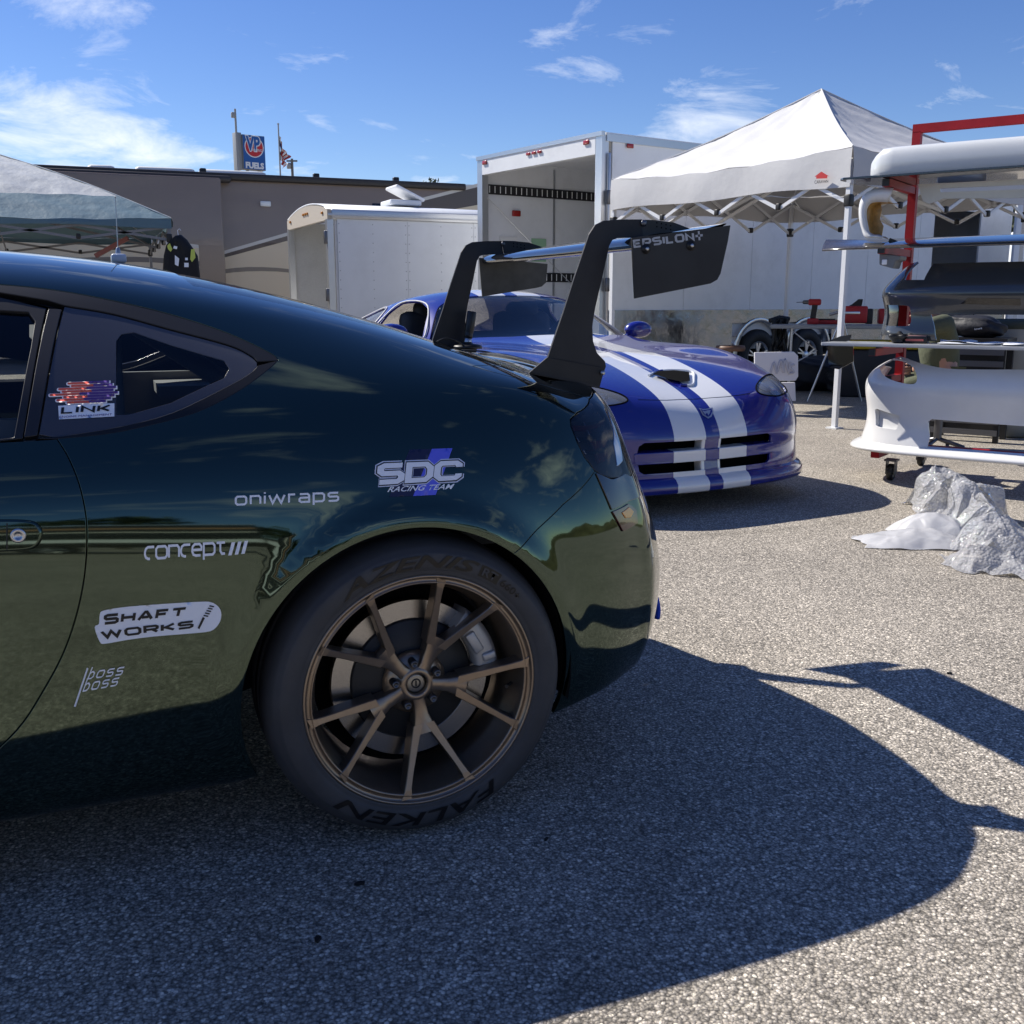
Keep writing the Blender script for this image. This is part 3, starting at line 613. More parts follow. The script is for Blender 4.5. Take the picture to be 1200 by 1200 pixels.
out += seam[1:] + light_l[1:] + trunk[1:] + [xw(.30, .56), rwc_bot, rwc_mid, rwc_top, rw_top, roof_f, xw(-1.3, .55), xz(-1.80, .88), xz(-1.95, .83)]
front_door = [xz(-1.74, .845), xz(-1.76, .6), xz(-1.70, .28)]
hole = win_low[::-1] + door_cut[1:] + [xz(-.95, .225), xz(-1.3, .215), xz(-1.6, .225)] + front_door[::-1] + [xw(-1.42, .63), xw(-1.25, .605)] + win_up[::-1][:-1]
panel(S, out, 'body_shell', M_GREEN, coupe, both=True, step=.02, holes=[hole], gap=.0015)
door_o = door_cut + [xz(-.95, .225), xz(-1.3, .215), xz(-1.6, .225)] + front_door[::-1] + [xz(-1.3, .847)] + S.trace([(-40, 519), (0, 518)])
for sd in (-1, 1): panel(S, door_o, 'door', M_GREEN, coupe, side=sd, gap=.0025)
# front of the car
fr = [xz(-1.952, .15), xz(-1.952, .826)] + [xz(-1.805, .878)] + [xw(-1.98, .5), np.array([ux(-2.0, 1.), 1.]), np.array([.0, 1.]), np.array([0, .1]), xz(-2.94, .16)]
fr += [xz(-2.57 + .345 * math.cos(a), .315 + .345 * math.sin(a)) for a in np.linspace(math.pi - .0, .0, 24)] + [xz(-2.22, .16)]
panel(S, fr, 'front_body', M_GREEN, coupe, both=True, step=.04, gap=.001)
ws = [xz(-1.80, .882), xw(-1.302, .545), np.array([ux(-1.29, 1.), 1.]), np.array([ux(-1.99, 1.), 1.]), xw(-1.97, .5)]
panel(S, ws, 'windscreen', M_GLASS_DARK, coupe, both=True, step=.05, gap=.002, off=-.004)
rwp = [rwc_bot, rwc_mid, rwc_top, rw_top, rw_bot]
panel(S, rwp, 'rear_window', M_GLASS_DARK, coupe, both=True, step=.04, gap=.003, off=-.003)
# boot lid, tail lights, rear bumper
U_L = .927                                    # inner end of the lamps
def col_t(u, z):
    i = int(round(u * (len(S.gu) - 1))); j = int(.6 * len(S.gt)); return float(np.interp(z, S.G[i, :j, 2], S.gt[:j]))
lamp_top = [np.array([u, t]) for u, t in zip(np.linspace(trunk[0][0], U_L, 6), np.linspace(trunk[0][1], trunk[0][1] + .015, 6))]
lamp_bot = S.trace([(697, 552), (704, 557), (716, 561)]) ; lamp_bot.append(np.array([U_L, col_t(U_L, .70)]))
lid = trunk[::-1] + lamp_top[1:] + [np.array([U_L, col_t(U_L, .66)]), np.array([1., col_t(1., .62)]), np.array([1., 1.]), rw_bot, rwc_bot, xw(.30, .56)]
panel(S, lid, 'boot_lid', M_GREEN, coupe, both=True, step=.02, gap=.002)
lamp = light_l + lamp_top[1:] + lamp_bot[::-1][:-1]
M_CHROME = mat('lamp_chrome', (.5, .5, .5), .12, metal=1.); M_REDL = mat('lamp_red', (.12, .006, .006), .2, coat=1.)
for sd in (-1, 1):
    l = panel(S, lamp, 'tail_light', M_SMOKE, coupe, side=sd, gap=.003, flange=.004, step=.012)
    panel(S, lamp, 'housing', mat('lamp_housing', (.1, .1, .105), .3, metal=.5), l, side=sd, gap=.006, off=-.028, flange=0, step=.015)
    if sd < 0:
        panel(S, S.trace([(712, 481), (719, 480), (725, 515), (729, 540), (723, 546), (719, 520)]), 'lens_edge', M_CHROME, l, side=sd, gap=0, off=.0015, flange=.003, step=.01)
        for q_ in (((674, 496), (712, 489.5), (712, 493.5), (676, 501)), ((680, 510), (716, 504), (717, 508), (683, 515)), ((688, 525), (720, 521), (721, 525), (691, 530))): panel(S, S.trace(q_), 'light_bar', M_REDL if q_[0][1] < 500 else M_CHROME, l, side=sd, gap=0, off=-.011, flange=.006, step=.012)
        panel(S, S.trace([(690, 490), (714, 487), (717, 500), (697, 505)]), 'reflector', M_CHROME, l, side=sd, gap=0, off=-.016, flange=.008, step=.012)
        panel(S, S.trace([(699, 515), (719, 508), (724, 530), (710, 540)]), 'lamp_ring', M_REDL, l, side=sd, gap=0, off=-.016, flange=.008, step=.012)
        panel(S, S.trace([(699, 471), (707, 467), (711, 474), (702, 477)]), 'reflector', M_CHROME, l, side=sd, gap=0, off=-.014, flange=.008, step=.012)
bump = seam + lamp_bot[1:] + [np.array([U_L, col_t(U_L, .66)]), np.array([1., col_t(1., .62)]), np.array([1., .06]), np.array([.94, .06])]
bump += [np.array([.86, .075])] + [xz(.345, .21)] + arch(-.33, s_a, .345)[:-1]
panel(S, bump, 'rear_bumper', M_GREEN, coupe, both=True, step=.018, gap=.0015)
for sd in (-1,):
    ins = panel(S, S.trace([(698, 555), (716, 563), (731, 556), (740, 560), (749, 580), (735, 587), (716, 597)]), 'bumper_insert', M_GLOSSBLK, coupe, side=sd, gap=0, off=.0035, flange=.006, step=.012)
    rf = panel(S, S.trace([(717, 600), (735, 591), (744, 597), (746, 612), (729, 622)]), 'reflector_lamp', mat('reflector_red', (.05, .006, .004), .12, coat=1.), coupe, side=sd, gap=0, off=.004, flange=.006, step=.012)
    panel(S, S.trace([(727, 601), (735, 595), (740, 600), (737, 606), (731, 607)]), 'amber_lens', mat('amber', (.6, .22, .01), .2, coat=1.), rf, side=sd, gap=0, off=.006, flange=.003, step=.01)
# glass and black trim of the side windows
q_top = [(302, 423), (293, 415), (267, 403), (200, 385), (133, 367), (75, 357)]
q_low = [(45, 508), (70, 511), (133, 501), (200, 484), (267, 452), (293, 437), (302, 428)]
M_TRIM = mat('window_trim', (.007, .007, .008), .38)
M_FRIT = mat('black_window_film', (.045, .047, .06), .18, coat=.5)
for sd in (-1, 1):
    panel(S, win_up[::-1] + S.trace(smooth_curve(q_top, 4) + [(55, 351), (0, 342), (-70, 338)]), 'roof_trim', M_TRIM, coupe, side=sd, gap=.001, off=-.001, step=.015)
    panel(S, win_low + S.trace(smooth_curve(q_low[::-1][:-1], 4) + [(40, 514)]), 'lower_trim', M_TRIM, coupe, side=sd, gap=.001, off=-.001, step=.015)
    clear = S.trace([(137, 398), (143, 390), (157, 388), (200, 403), (262, 421), (268, 430), (262, 441), (200, 470), (150, 484), (137, 484)])
    q = panel(S, S.trace(smooth_curve(q_top[::-1], 4) + smooth_curve(q_low[::-1], 4)), 'quarter_window', M_FRIT, coupe, side=sd, gap=.002, off=-.004, holes=[clear], flange=.003, step=.015)
    panel(S, clear, 'pane', M_GLASS_DARK, q, side=sd, gap=0, off=-.0045, flange=0, step=.03)
    panel(S, S.trace([(57, 360), (72, 361), (43, 509), (28, 511)]), 'pillar_trim', mat('pillar_black', (.022, .022, .026), .35), coupe, side=sd, gap=.0008, off=-.003, step=.015)
    fo = S.trace([(54, 359), (0, 346), (-70, 342)]) + [xw(-1.25, .61), xw(-1.42, .635), xz(-1.71, .85), xz(-1.3, .85)] + S.trace([(-70, 521), (0, 515), (26, 512)])
    fi = S.trace([(41, 374), (33, 363), (0, 361), (-70, 357)]) + [xw(-1.24, .635), xw(-1.40, .655), xz(-1.64, .868), xz(-1.3, .868)] + S.trace([(-70, 517), (0, 513), (16, 511), (36, 405)])
    d = panel(S, fo, 'door_window_frame', mat('window_frame_black', (.018, .018, .02), .38), coupe, side=sd, gap=.001, off=-.005, holes=[fi], step=.015)
    panel(S, fi, 'pane', M_GLASS_DARK, d, side=sd, gap=0, off=-.012, flange=0, step=.04)
# cabin, floor pan, wheel housings
mb = MB(); mb.box((-1.78, 0, .19), (2.7, 1.5, .06)); mb.box((.42, 0, .30), (.36, .8, .04)); mb.build('floor_pan', M_VOID, coupe)
mb = MB(); mb.box((-.75, 0, .45), (2.0, 1.5, .06)); mb.box((-1.78, 0, .6), (.08, 1.5, .5)); mb.box((.15, 0, .66), (.06, 1.2, .36)); mb.build('cabin_floor', mat('cabin_carpet', (.02, .02, .022), .9), coupe)
mb = MB()
for s_ in (-1, 1):
    a, b = on_y(158, 380, -.50), on_y(272, 452, -.50); a[1] = b[1] = s_ * .50; d_ = (b - a) / np.linalg.norm(b - a)
    mb.tube([a - d_ * .06, b + d_ * .12], .021, 12)
    mb.tube([(a - d_ * .06), (a[0] - .06, s_ * .56, .5)], .021, 12)
a0 = a - d_ * .06; mb.tube([(a0[0], -.50, a0[2]), (a0[0], .50, a0[2])], .021, 12); mb.tube([(a0[0] - .02, -.5, a0[2] - .02), (a0[0] - .06, .55, .55)], .021, 12)
mb.build('roll_cage', mat('cage_grey', (.22, .23, .24), .4), coupe)
for s_ in (-.36, .36):
    mb = MB(); mb.box((-1.05, s_, .78), (.12, .46, .62), bev=.05); mb.box((-1.25, s_, .52), (.45, .46, .14), bev=.05); mb.box((-1.02, s_, 1.02), (.12, .28, .16), bev=.05); mb.build('seat', mat('seat_cloth', (.02, .02, .022), .85), coupe)
for x0 in (ARC[0], -2.57):
    for s_ in (-1, 1):
        mb = MB(); MM = frame((x0, s_ * .52, .315), (1, 0, 0), (0, 0, s_ * -1.))
        n = 28; g = []
        for k in range(n + 1):
            a = lerp(-.2, math.pi + .3, k / n); g.append([(x0 + .356 * math.cos(a), s_ * w, .315 + .356 * math.sin(a)) for w in (.5, .7, .868)])
        mb.sheet(g); mb.add([(x0, s_ * .5, .315)] + [r[0] for r in g], [(0, i + 1, i + 2) for i in range(n)])
        mb.build('wheel_housing', mat('liner', (.01, .01, .011), .8, noise=.4, nscale=60), coupe)
for s_ in (-1, 1):
    mb = MB(); mb.box((-.2, s_ * .66, .72), (1.1, .03, .32)); mb.box((-.05, s_ * .5, .84), (.7, .3, .03)); mb.build('cabin_trim', mat('trim_grey', (.3, .3, .29), .8), coupe)
# ---- wheels
M_BRONZE = mat('bronze_rim', (.3, .235, .175), .34, metal=.85, noise=.06, nscale=50); M_BRONZE_D = mat('bronze_rim_dark', (.045, .038, .032), .45, metal=.7)
M_DISC = mat('brake_disc', (.34, .33, .32), .26, metal=1., stretch=(1, 1, 1), noise=.15, nscale=300); M_CAL = mat('caliper_cast', (.42, .42, .42), .45, metal=.6, bump=.2, bscale=400)
M_TYRE = mat('tyre_rubber', (.05, .05, .052), .58, spec=.45, noise=.2, nscale=8, dirt=.12, dscale=9); M_TYRE_TXT = mat('tyre_lettering', (.003, .003, .0035), .35)
def arc_text(body, r0, h, a_mid, arc, z, flip=False, **k):      # text wrapped on the sidewall, angles in radians, clockwise reading
    v, f, _ = text_geo(body, **k); mb = MB(); pts = []
    for a, b in v:
        if not flip: ang = a_mid + arc / 2 - a * arc; r = r0 + b * h
        else: ang = a_mid - arc / 2 + a * arc; r = r0 + (1 - b) * h
        bulge = -.0045 * ((r - .277) / .03) ** 2
        pts.append((r * math.cos(ang), r * math.sin(ang), z + bulge))
    mb.add(pts, f, True); return mb
def make_wheel(x, side, detail=True):
    Mw = frame((x, side * .884, .3165), (-side * 1., 0, 0), (0, 0, 1)); TR = .318
    def put(mb, name, m, par):
        mb.v = [tuple(Mw @ Vector(v)) for v in mb.v]; return mb.build(name, m, par)
    n = 96
    mb = MB()
    prof = [(.222, -.225), (.212, -.21), (.206, -.12), (.210, -.06), (.2225, -.035), (.2245, -.010), (.2285, -.004), (.2285, -.007), (.2390, -.007), (.2390, -.001), (.2410, .0015), (.2445, .0005), (.2455, -.004), (.2455, -.014), (.236, -.018), (.228, -.03), (.215, -.2)]
    mb.lathe(prof, n)
    # five stems that split into two arms
    for k in range(5):
        a = R(-10 + 72 * k); ca, sa = math.cos(a), math.sin(a)
        def pol(r, l, z): return (r * ca - l * sa, r * sa + l * ca, z)
        zf = lambda r: -.046 + .042 * max(0, min(1, (r - .06) / .17)) ** 1.25
        secs = []
        for r, hw in ((.024, .016), (.045, .0135), (.07, .0155), (.095, .0225), (.108, .024)):
            z = zf(r); dp = .034
            secs.append([pol(r, -hw, z - dp), pol(r, -hw, z - .004), pol(r, -hw + .003, z), pol(r, hw - .003, z), pol(r, hw, z - .004), pol(r, hw, z - dp)])
        mb.sheet(secs, True); mb.add(secs[-1], [(0, 1, 2, 3, 4, 5)])
        for sg in (-1, 1):
            secs = []
            for i in range(9):
                f_ = i / 8; r = lerp(.088, .2245, f_); l = sg * lerp(.0125, .0705, f_); z = zf(math.hypot(r, l)); dp = lerp(.036, .03, f_); hw = lerp(.0105, .0074, min(1, f_ * 1.6)) if f_ < .85 else lerp(.0074, .0125, (f_ - .85) / .15)
                secs.append([pol(r, l - hw - .002, z - dp), pol(r, l - hw, z - .002), pol(r, l - hw + .0016, z), pol(r, l + hw - .0016, z), pol(r, l + hw, z - .002), pol(r, l + hw + .002, z - dp)])
            mb.sheet(secs, False)
    mb.lathe([(.0, -.075), (.066, -.075), (.068, -.066), (.050, -.060), (.040, -.052), (.033, -.0445), (.0255, -.0425), (.0225, -.046), (.0225, -.07)], 40)
    w = put(mb, 'rear_wheel' if x > -1 else 'front_wheel', M_BRONZE, coupe)
    mb = MB(); p = []
    for r, z in [(.2385, -.012), (.2425, -.002), (.250, .002), (.2535, .0012), (.256, .003), (.266, .0055), (.277, .006), (.287, .0045), (.2905, .003), (.292, .0012), (.299, -.004), (.3045, -.011), (.3105, -.022), (.3145, -.034), (TR - .0005, -.05), (TR, -.075), (TR, -.0755), (TR - .006, -.076), (TR - .006, -.085), (TR, -.0855), (TR, -.12), (TR - .006, -.1205), (TR - .006, -.13), (TR, -.1305), (TR, -.18), (.3145, -.2), (.300, -.228), (.275, -.236), (.24, -.22)]: p.append((r, z))
    mb.lathe(p, n, closed=True); ty = put(mb, 'tyre', M_TYRE, w)
    mb = MB(); mb.lathe([(.0, -.082), (.126, -.082), (.130, -.086), (.130, -.094)], 64); put(mb, 'disc_bell', mat('disc_bell', (.035, .036, .038), .5, metal=.5), w)
    mb = MB(); mb.lathe([(.1285, -.089), (.1315, -.087)], 72); mb.lathe([(.1315, -.087), (.170, -.087)], 96, smooth=False); mb.lathe([(.170, -.087), (.1715, -.089), (.1715, -.112)], 72); put(mb, 'brake_disc', M_DISC, w)
    mb = MB()
    g = []
    for k in range(9):
        a = R(8 + 44 * k / 8); g.append([(r * math.cos(a), r * math.sin(a), z) for r, z in ((.180, -.125), (.186, -.06), (.176, -.05), (.142, -.05), (.134, -.06), (.134, -.084))])
    mb.sheet(g, True); mb.add(g[0], [(0, 1, 2, 3, 4, 5)]); mb.add(g[-1], [(5, 4, 3, 2, 1, 0)])
    for a, r, w_, h_ in ((14, .166, .03, .018), (30, .148, .022, .05), (45, .168, .034, .02)):
        mb.box((r * math.cos(R(a)), r * math.sin(R(a)), -.05), (w_, h_, .014), rz=R(a), bev=.004)
    put(mb, 'caliper', M_CAL, w)
    mb = MB()
    for k in range(40):
        a, b = 2 * math.pi * k / 40, 2 * math.pi * (k + 1) / 40
        mb.add([(.2 * math.cos(a), .2 * math.sin(a), -.128), (.2 * math.cos(b), .2 * math.sin(b), -.128), (0, 0, -.128)], [(0, 1, 2)])
    put(mb, 'backing_plate', M_VOID, w)
    for k in range(5):
        a = R(26 + 72 * k); c = (.0475 * math.cos(a), .0475 * math.sin(a), 0)
        mb = MB(); T = Matrix.Translation(c)
        mb.lathe([(.0135, -.066), (.0155, -.0635), (.0165, -.066), (.0165, -.075)], 20, T); put(mb, 'lug_seat', M_BRONZE, w)
        mb = MB(); mb.lathe([(.0132, -.0645), (.0001, -.0645)], 20, T); put(mb, 'lug_hole', M_VOID, w)
        mb = MB(); mb.lathe([(.0085, -.066), (.0085, -.038), (.007, -.035), (.0045, -.035), (.0035, -.039), (.0001, -.039)], 12, T); put(mb, 'lug_nut', mat('nut_grey', (.12, .12, .125), .35, metal=.9), w)
    mb = MB(); mb.lathe([(.0218, -.058), (.0195, -.053), (.0165, -.0522), (.0001, -.0522)], 28); cp = put(mb, 'centre_cap', mat('cap_grey', (.28, .27, .25), .3, metal=.9), w)
    mb = MB(); mb.lathe([(.0105, -.0518), (.0105, -.0510), (.0075, -.0510), (.0075, -.0518)], 24); mb.box((0, 0, -.0512), (.003, .012, .001)); put(mb, 'cap_emblem', M_INK, w)
    mb = MB(); mb.tube([(.214 * math.cos(R(-8)), .214 * math.sin(R(-8)), -.05), (.196 * math.cos(R(-8)), .196 * math.sin(R(-8)), -.03)], .004, 8); put(mb, 'valve', M_INK, w)
    if detail:
        put(arc_text('AZENIS', .2605, .027, R(96), R(63), .0085, offset=.02, shear=.35), 'lettering', M_TYRE_TXT, w)
        mb = MB(); pts = [(r * math.cos(R(a)), r * math.sin(R(a)), .0066) for a in np.linspace(63.5, 53.5, 6) for r in (.262, .286)]
        mb.add(pts, [(2 * i, 2 * i + 1, 2 * i + 3, 2 * i + 2) for i in range(5)]); put(mb, 'letter_box', M_TYRE_TXT, w)
        put(arc_text('RT', .2655, .017, R(58.5), R(7.4), .0085, offset=.02), 'lettering', M_TYRE, w)
        put(arc_text('660+', .2655, .016, R(46.5), R(11.5), .0078, offset=.01), 'lettering', M_TYRE_TXT, w)
        put(arc_text('FALKEN', .2605, .027, R(-94), R(78), .0085, shear=.25, offset=.015), 'lettering', M_TYRE_TXT, w)
    return w
make_wheel(0, -1); make_wheel(0, 1, False); make_wheel(-2.57, -1, False); make_wheel(-2.57, 1, False)
# ---- rear wing
M_WING = mat('wing_black', (.022, .022, .024), .5, spec=.4, noise=.2, nscale=15, bump=.08, bscale=500); M_PLATE = mat('end_plate_black', (.014, .014, .015), .38, noise=.2, nscale=20, rvar=.25)
M_CARB = mat('gloss_blade', (.01, .011, .013), .12, coat=1.)
WU, WP_N, WP_F = .48, .56, .53
z5 = lambda pts: [(420 + a / 2.6087, 220 + b / 2.6087) for a, b in pts]
def plate_from_px(px, y, thick, name, m, par, smooth_n=0, bevel=.0012):
    p = [on_y(a, b, y) for a, b in px]; q = [(k[0], k[2]) for k in p]
    mb = MB(); mb.prism(q, thick, frame((0, y, 0), (1, 0, 0), (0, 0, 1))); return mb.build(name, m, par, bevel=bevel)
up_px = z5([(575, 526), (600, 452), (625, 380), (660, 270), (690, 182), (703, 143), (722, 114), (748, 101), (800, 97), (865, 97), (868, 152), (790, 154), (775, 160), (765, 178), (745, 270), (722, 368), (713, 425), (716, 470), (728, 505), (752, 530), (755, 545), (750, 560)])
near_up = [on_y(a, b, -WU) for a, b in up_px]
# the blade: an aerofoil between the end plates
pn = on_y(739, 285, -WP_N); pf = on_y(561, 305, WP_F)
foil = [(0, 0), (.01, .014), (.05, .026), (.12, .034), (.18, .040), (.245, .056), (.246, .051), (.19, .026), (.12, .006), (.05, -.008), (.012, -.010)]
foil = smooth_curve([np.array(p) for p in foil], 3, True)
mb = MB(); g = []
for k in range(9):
    f_ = k / 8; c = pn * (1 - f_) + pf * f_; c = c + np.array([.012, 0, -.004])
    g.append([(c[0] + p[0], c[1], c[2] + p[1]) for p in foil] )
    g[-1].append(g[-1][0])
mb.sheet(g, True)
wing = mb.build('rear_wing', M_CARB, coupe)
for sgn in (-1, 1):
    q = [(k[0], k[2]) for k in near_up]
    mb = MB(); mb.prism(q, .008, frame((.012 if sgn > 0 else 0, sgn * WU, 0), (1, 0, 0), (0, 0, 1))); u_ = mb.build('upright', M_WING, wing, bevel=.0012)
    arm = z5([(858, 98), (900, 99), (960, 106), (1012, 126), (985, 131), (862, 152)])
    p = [on_y(a, b, -WU + .01) for a, b in arm]
    mb = MB(); mb.prism([(k[0], k[2]) for k in p], .006, frame((.012 if sgn > 0 else 0, sgn * (WU - .008), 0), (1, 0, 0), (0, 0, 1))); mb.build('arm_plate', M_PLATE, wing, bevel=.001)
    for r_ in range(2):
        for c_ in range(4):
            p = on_y(*z5([(905 + c_ * 14, 108 + r_ * 12 + c_ * 3)])[0], -WU)
            mb = MB(); mb.lathe([(.0022, .0003), (.0001, .0003)], 8, frame((p[0] + (.012 if sgn > 0 else 0), sgn * WU - .0115 if sgn < 0 else sgn * WU - .0115, p[2]), (1, 0, 0), (0, 0, 1))); mb.build('adjuster_hole', M_VOID, wing)
    p = on_y(*z5([(868, 109)])[0], -WU); mb = MB(); mb.lathe([(.008, 0), (.008, .004), (.0045, .006), (.0001, .006)], 10, frame((p[0] + (.012 if sgn > 0 else 0), sgn * WU - .005, p[2]), (1, 0, 0), (0, 0, 1))); mb.build('bolt', M_STEEL, wing)
    foot = [on_y(a, b, -WU - .012) for a, b in z5([(520, 568), (578, 519), (754, 552), (738, 613)])]
    mb = MB(); mb.prism([(k[0], k[2]) for k in foot], .006, frame((.012 if sgn > 0 else 0, sgn * (WU + .008), 0), (1, 0, 0), (0, 0, 1))); mb.build('foot_plate', M_PLATE, wing, bevel=.001)
    mb = MB(); a, b = foot[0], foot[3]; mb.bar((a[0] + .01, sgn * (WU - .012), a[2] + .004), (b[0] - .005, sgn * (WU - .012), b[2] + .004), .05, .006); mb.build('foot_flange', M_WING, wing)
p = on_y(*z5([(746, 566)])[0], -WU - .015); mb = MB(); mb.lathe([(.006, 0), (.006, .004), (.0001, .005)], 10, frame(p, (1, 0, 0), (0, 0, 1))); mb.build('bolt', M_ALU, wing)
ep = z5([(834, 154), (1136, 115), (1128, 165), (1106, 262), (1096, 281), (1075, 293), (843, 339)])
e1 = plate_from_px(ep, -WP_N, .006, 'end_plate', M_PLATE, wing)
# print on the plate
tq = z5([(842, 187), (1028, 164), (1025, 133), (838, 157)])
P4 = [on_y(a, b, -WP_N - .0036) for a, b in tq]; v, f, _ = stroke_geo('EPSILON', weight=.5, gap=.2, vweight=.3); mb = MB()
P4p = [on_y(a, b, -WP_N - .0036) for a, b in z5([(1032, 162), (1054, 159), (1051, 131), (1029, 134)])]; v2, f2, _ = stroke_geo('+', weight=.26)
mb.add([(P4p[0] * (1 - a) + P4p[1] * a) * (1 - b) + (P4p[3] * (1 - a) + P4p[2] * a) * b for a, b in v2], f2)
mb.add([(P4[0] * (1 - a) + P4[1] * a) * (1 - b) + (P4[3] * (1 - a) + P4[2] * a) * b for a, b in v], f); mb.build('lettering', mat('grey_print', (.38, .4, .43), .5), wing)
for a, b in ((879, 187), (1016, 177)):
    p = on_y(*z5([(a, b)])[0], -WP_N - .003); mb = MB(); mb.lathe([(.012, 0), (.012, .002), (.007, .003), (.007, .006), (.0001, .006)], 14, frame(p, (1, 0, 0), (0, 0, 1))); mb.build('bolt', M_INK, wing)
    mb = MB(); mb.lathe([(.0045, .0062), (.0045, .0075), (.0001, .0075)], 10, frame(p, (1, 0, 0), (0, 0, 1))); mb.build('bolt_socket', M_ALU, wing)
ef = z5([(368, 214), (470, 222), (578, 233), (573, 290), (560, 302), (545, 306), (378, 333)])
plate_from_px(ef, WP_F, .006, 'end_plate', mat('end_plate_grey', (.07, .068, .064), .45, noise=.35, nscale=14), wing)
# ---- stickers
W_, K_ = M_WHITE_VINYL, M_INK
def lab(o, t): o['label'] = t; return o
d = decal_text(S, 'oniwraps', [(275, 595.5), (397.3, 590.5), (397.3, 573.5), (275, 578.5)], 'sticker', W_, coupe, weight=.25); lab(d, 'thin white oniwraps sticker lettering')
d = decal_text(S, 'concept', [(168.8, 661), (263.5, 654), (263.5, 634), (168.8, 640)], 'sticker', W_, coupe, weight=.22, gap=.02); lab(d, 'white concept III sticker lettering')
for k in range(3):
    x0 = 267.3 + k * 7.6; b = 650.8 - k * .9
    decal_poly(S, [(x0, b), (x0 + 4.1, b - .3), (x0 + 8.2, b - 15.6), (x0 + 4.1, b - 15.3)], 'sticker_bar', W_, d, off=.0016)
d = decal_poly(S, smooth_curve([(111, 735), (116, 731), (117, 720), (121, 715.5), (140, 712), (165, 709.5), (200, 707), (235, 705), (247, 705.5), (255, 710), (259, 717), (258.5, 726), (254, 734), (246, 739.5), (225, 742), (182, 745.5), (150, 749.5), (124, 754), (117, 752)], 3, True), 'sticker', W_, coupe); lab(d, 'white Shaft Works sticker with black letters and damper')
decal_text(S, 'SHAFT', [(121, 732), (215, 722.3), (218, 711), (122, 719.5)], 'lettering', K_, d, off=.0022, weight=.36, gap=.24)
decal_text(S, 'WORKS', [(120, 750), (226, 737), (228, 725.5), (117, 738)], 'lettering', K_, d, off=.0022, weight=.36, gap=.22)
decal_poly(S, [(231.5, 735.5), (233.5, 737), (240, 724), (237.5, 722.5)], 'printed_damper', K_, d, off=.0022)
for k in range(5): decal_poly(S, [(238.2 + k * 1.7, 721.5 - k * 2.8), (243.6 + k * 1.7, 722.6 - k * 2.8), (244.2 + k * 1.7, 721.2 - k * 2.8), (238.8 + k * 1.7, 720 - k * 2.8)], 'printed_damper', K_, d, off=.0022)
d = decal_text(S, 'boss', [(102, 796), (144, 790.5), (147, 775.5), (104.5, 782)], 'sticker', W_, coupe, weight=.22, gap=.5, shear=.3); lab(d, 'small white boss boss sticker lettering')
decal_text(S, 'boss', [(96.5, 810.5), (138, 803), (141, 788), (99, 795)], 'lettering', W_, d, weight=.22, gap=.5, shear=.3)
decal_poly(S, [(86.6, 827.6), (88.8, 827.8), (103.6, 783), (102, 782)], 'sticker_bar', W_, d, off=.0016)
d = decal_poly(S, [(480, 527), (505.8, 526.2), (484, 581.4), (456, 582.3)], 'sticker', M_NAVY_VINYL, coupe, off=.0008); lab(d, 'white SDC Racing Team sticker over blue stripes')
decal_poly(S, [(505.8, 526.2), (530, 525.4), (510.4, 580), (484, 581.4)], 'sticker_stripe', M_BLUE_VINYL, d, off=.001)
decal_text(S, 'SDC', [(437.3, 571.4), (542.6, 565), (545, 537.2), (440, 541)], 'lettering', mat('pale_vinyl', (.66, .7, .84), .35), d, off=.0014, weight=.66, gap=-.12, vweight=.5)
decal_text(S, 'SDC', [(438.6, 570.2), (541.3, 563.8), (543.7, 538.4), (441.3, 542.2)], 'lettering', M_INK, d, off=.0019, weight=.58, gap=-.06, vweight=.42)
decal_text(S, 'SDC', [(440, 568.9), (540, 562.4), (542.3, 539.8), (442.7, 543.6)], 'lettering', W_, d, off=.0024, weight=.46, gap=.04, vweight=.31)
decal_text(S, 'RACING TEAM', [(453.5, 577), (530.5, 573.3), (532.5, 567), (455.5, 570.6)], 'lettering', W_, d, off=.0018, offset=.012, shear=.25)
# window sticker (streaks and lettering; the cartoon head is left out)
ROWS = [(447.6, 79, 104, 128), (450.8, 83, 109, 132), (454.0, 68, 101, 136), (457.2, 72, 107, 133), (460.4, 58, 93, 138), (463.6, 74, 102, 134), (466.8, 66, 98, 130), (470.0, 78, 104, 124)]
def bar(x0, x1, y, h, m): # rounded bar leaning with the perspective
    k = lambda x: -.035 * (x - 58)
    pts = [(x0 + h * .5 - h * .5 * math.cos(a), y + h / 2 + k(x0) + h * .5 * math.sin(a)) for a in np.linspace(-1.5, 1.5, 6)] + [(x1, y + h + k(x1)), (x1, y + k(x1))]
    return pts
d = decal_poly(S, [(68, 474.5), (100, 472.5), (134, 471.5), (134, 487), (69, 490.5)], 'sticker', W_, coupe, off=-.0028); lab(d, 'Link sticker with red and purple streaks on quarter window')
for y, x0, xm, x1 in ROWS:
    decal_poly(S, bar(x0 - 1.6, x1 + 1.5, y - .2, 4.2, W_), 'sticker_backing', W_, d, off=-.0026, step=4)
for y, x0, xm, x1 in ROWS:
    decal_poly(S, bar(x0, xm + 1, y + .5, 2.6, W_), 'sticker_flame', M_RED_VINYL, d, off=-.0015, step=4); decal_poly(S, bar(xm, x1, y + .4, 2.9, W_), 'sticker_flame', M_PURPLE_VINYL, d, off=-.0006, step=4)
decal_text(S, 'LINK', [(71, 485.2), (128, 482), (130, 472.5), (72, 475)], 'lettering', K_, d, off=-.0018, weight=.36, gap=.25, vweight=.26)
decal_text(S, 'ENGINE MANAGEMENT', [(69.5, 489.2), (131, 486), (131.3, 483.6), (69.7, 486.8)], 'lettering', M_PURPLE_VINYL, d, off=-.0018)
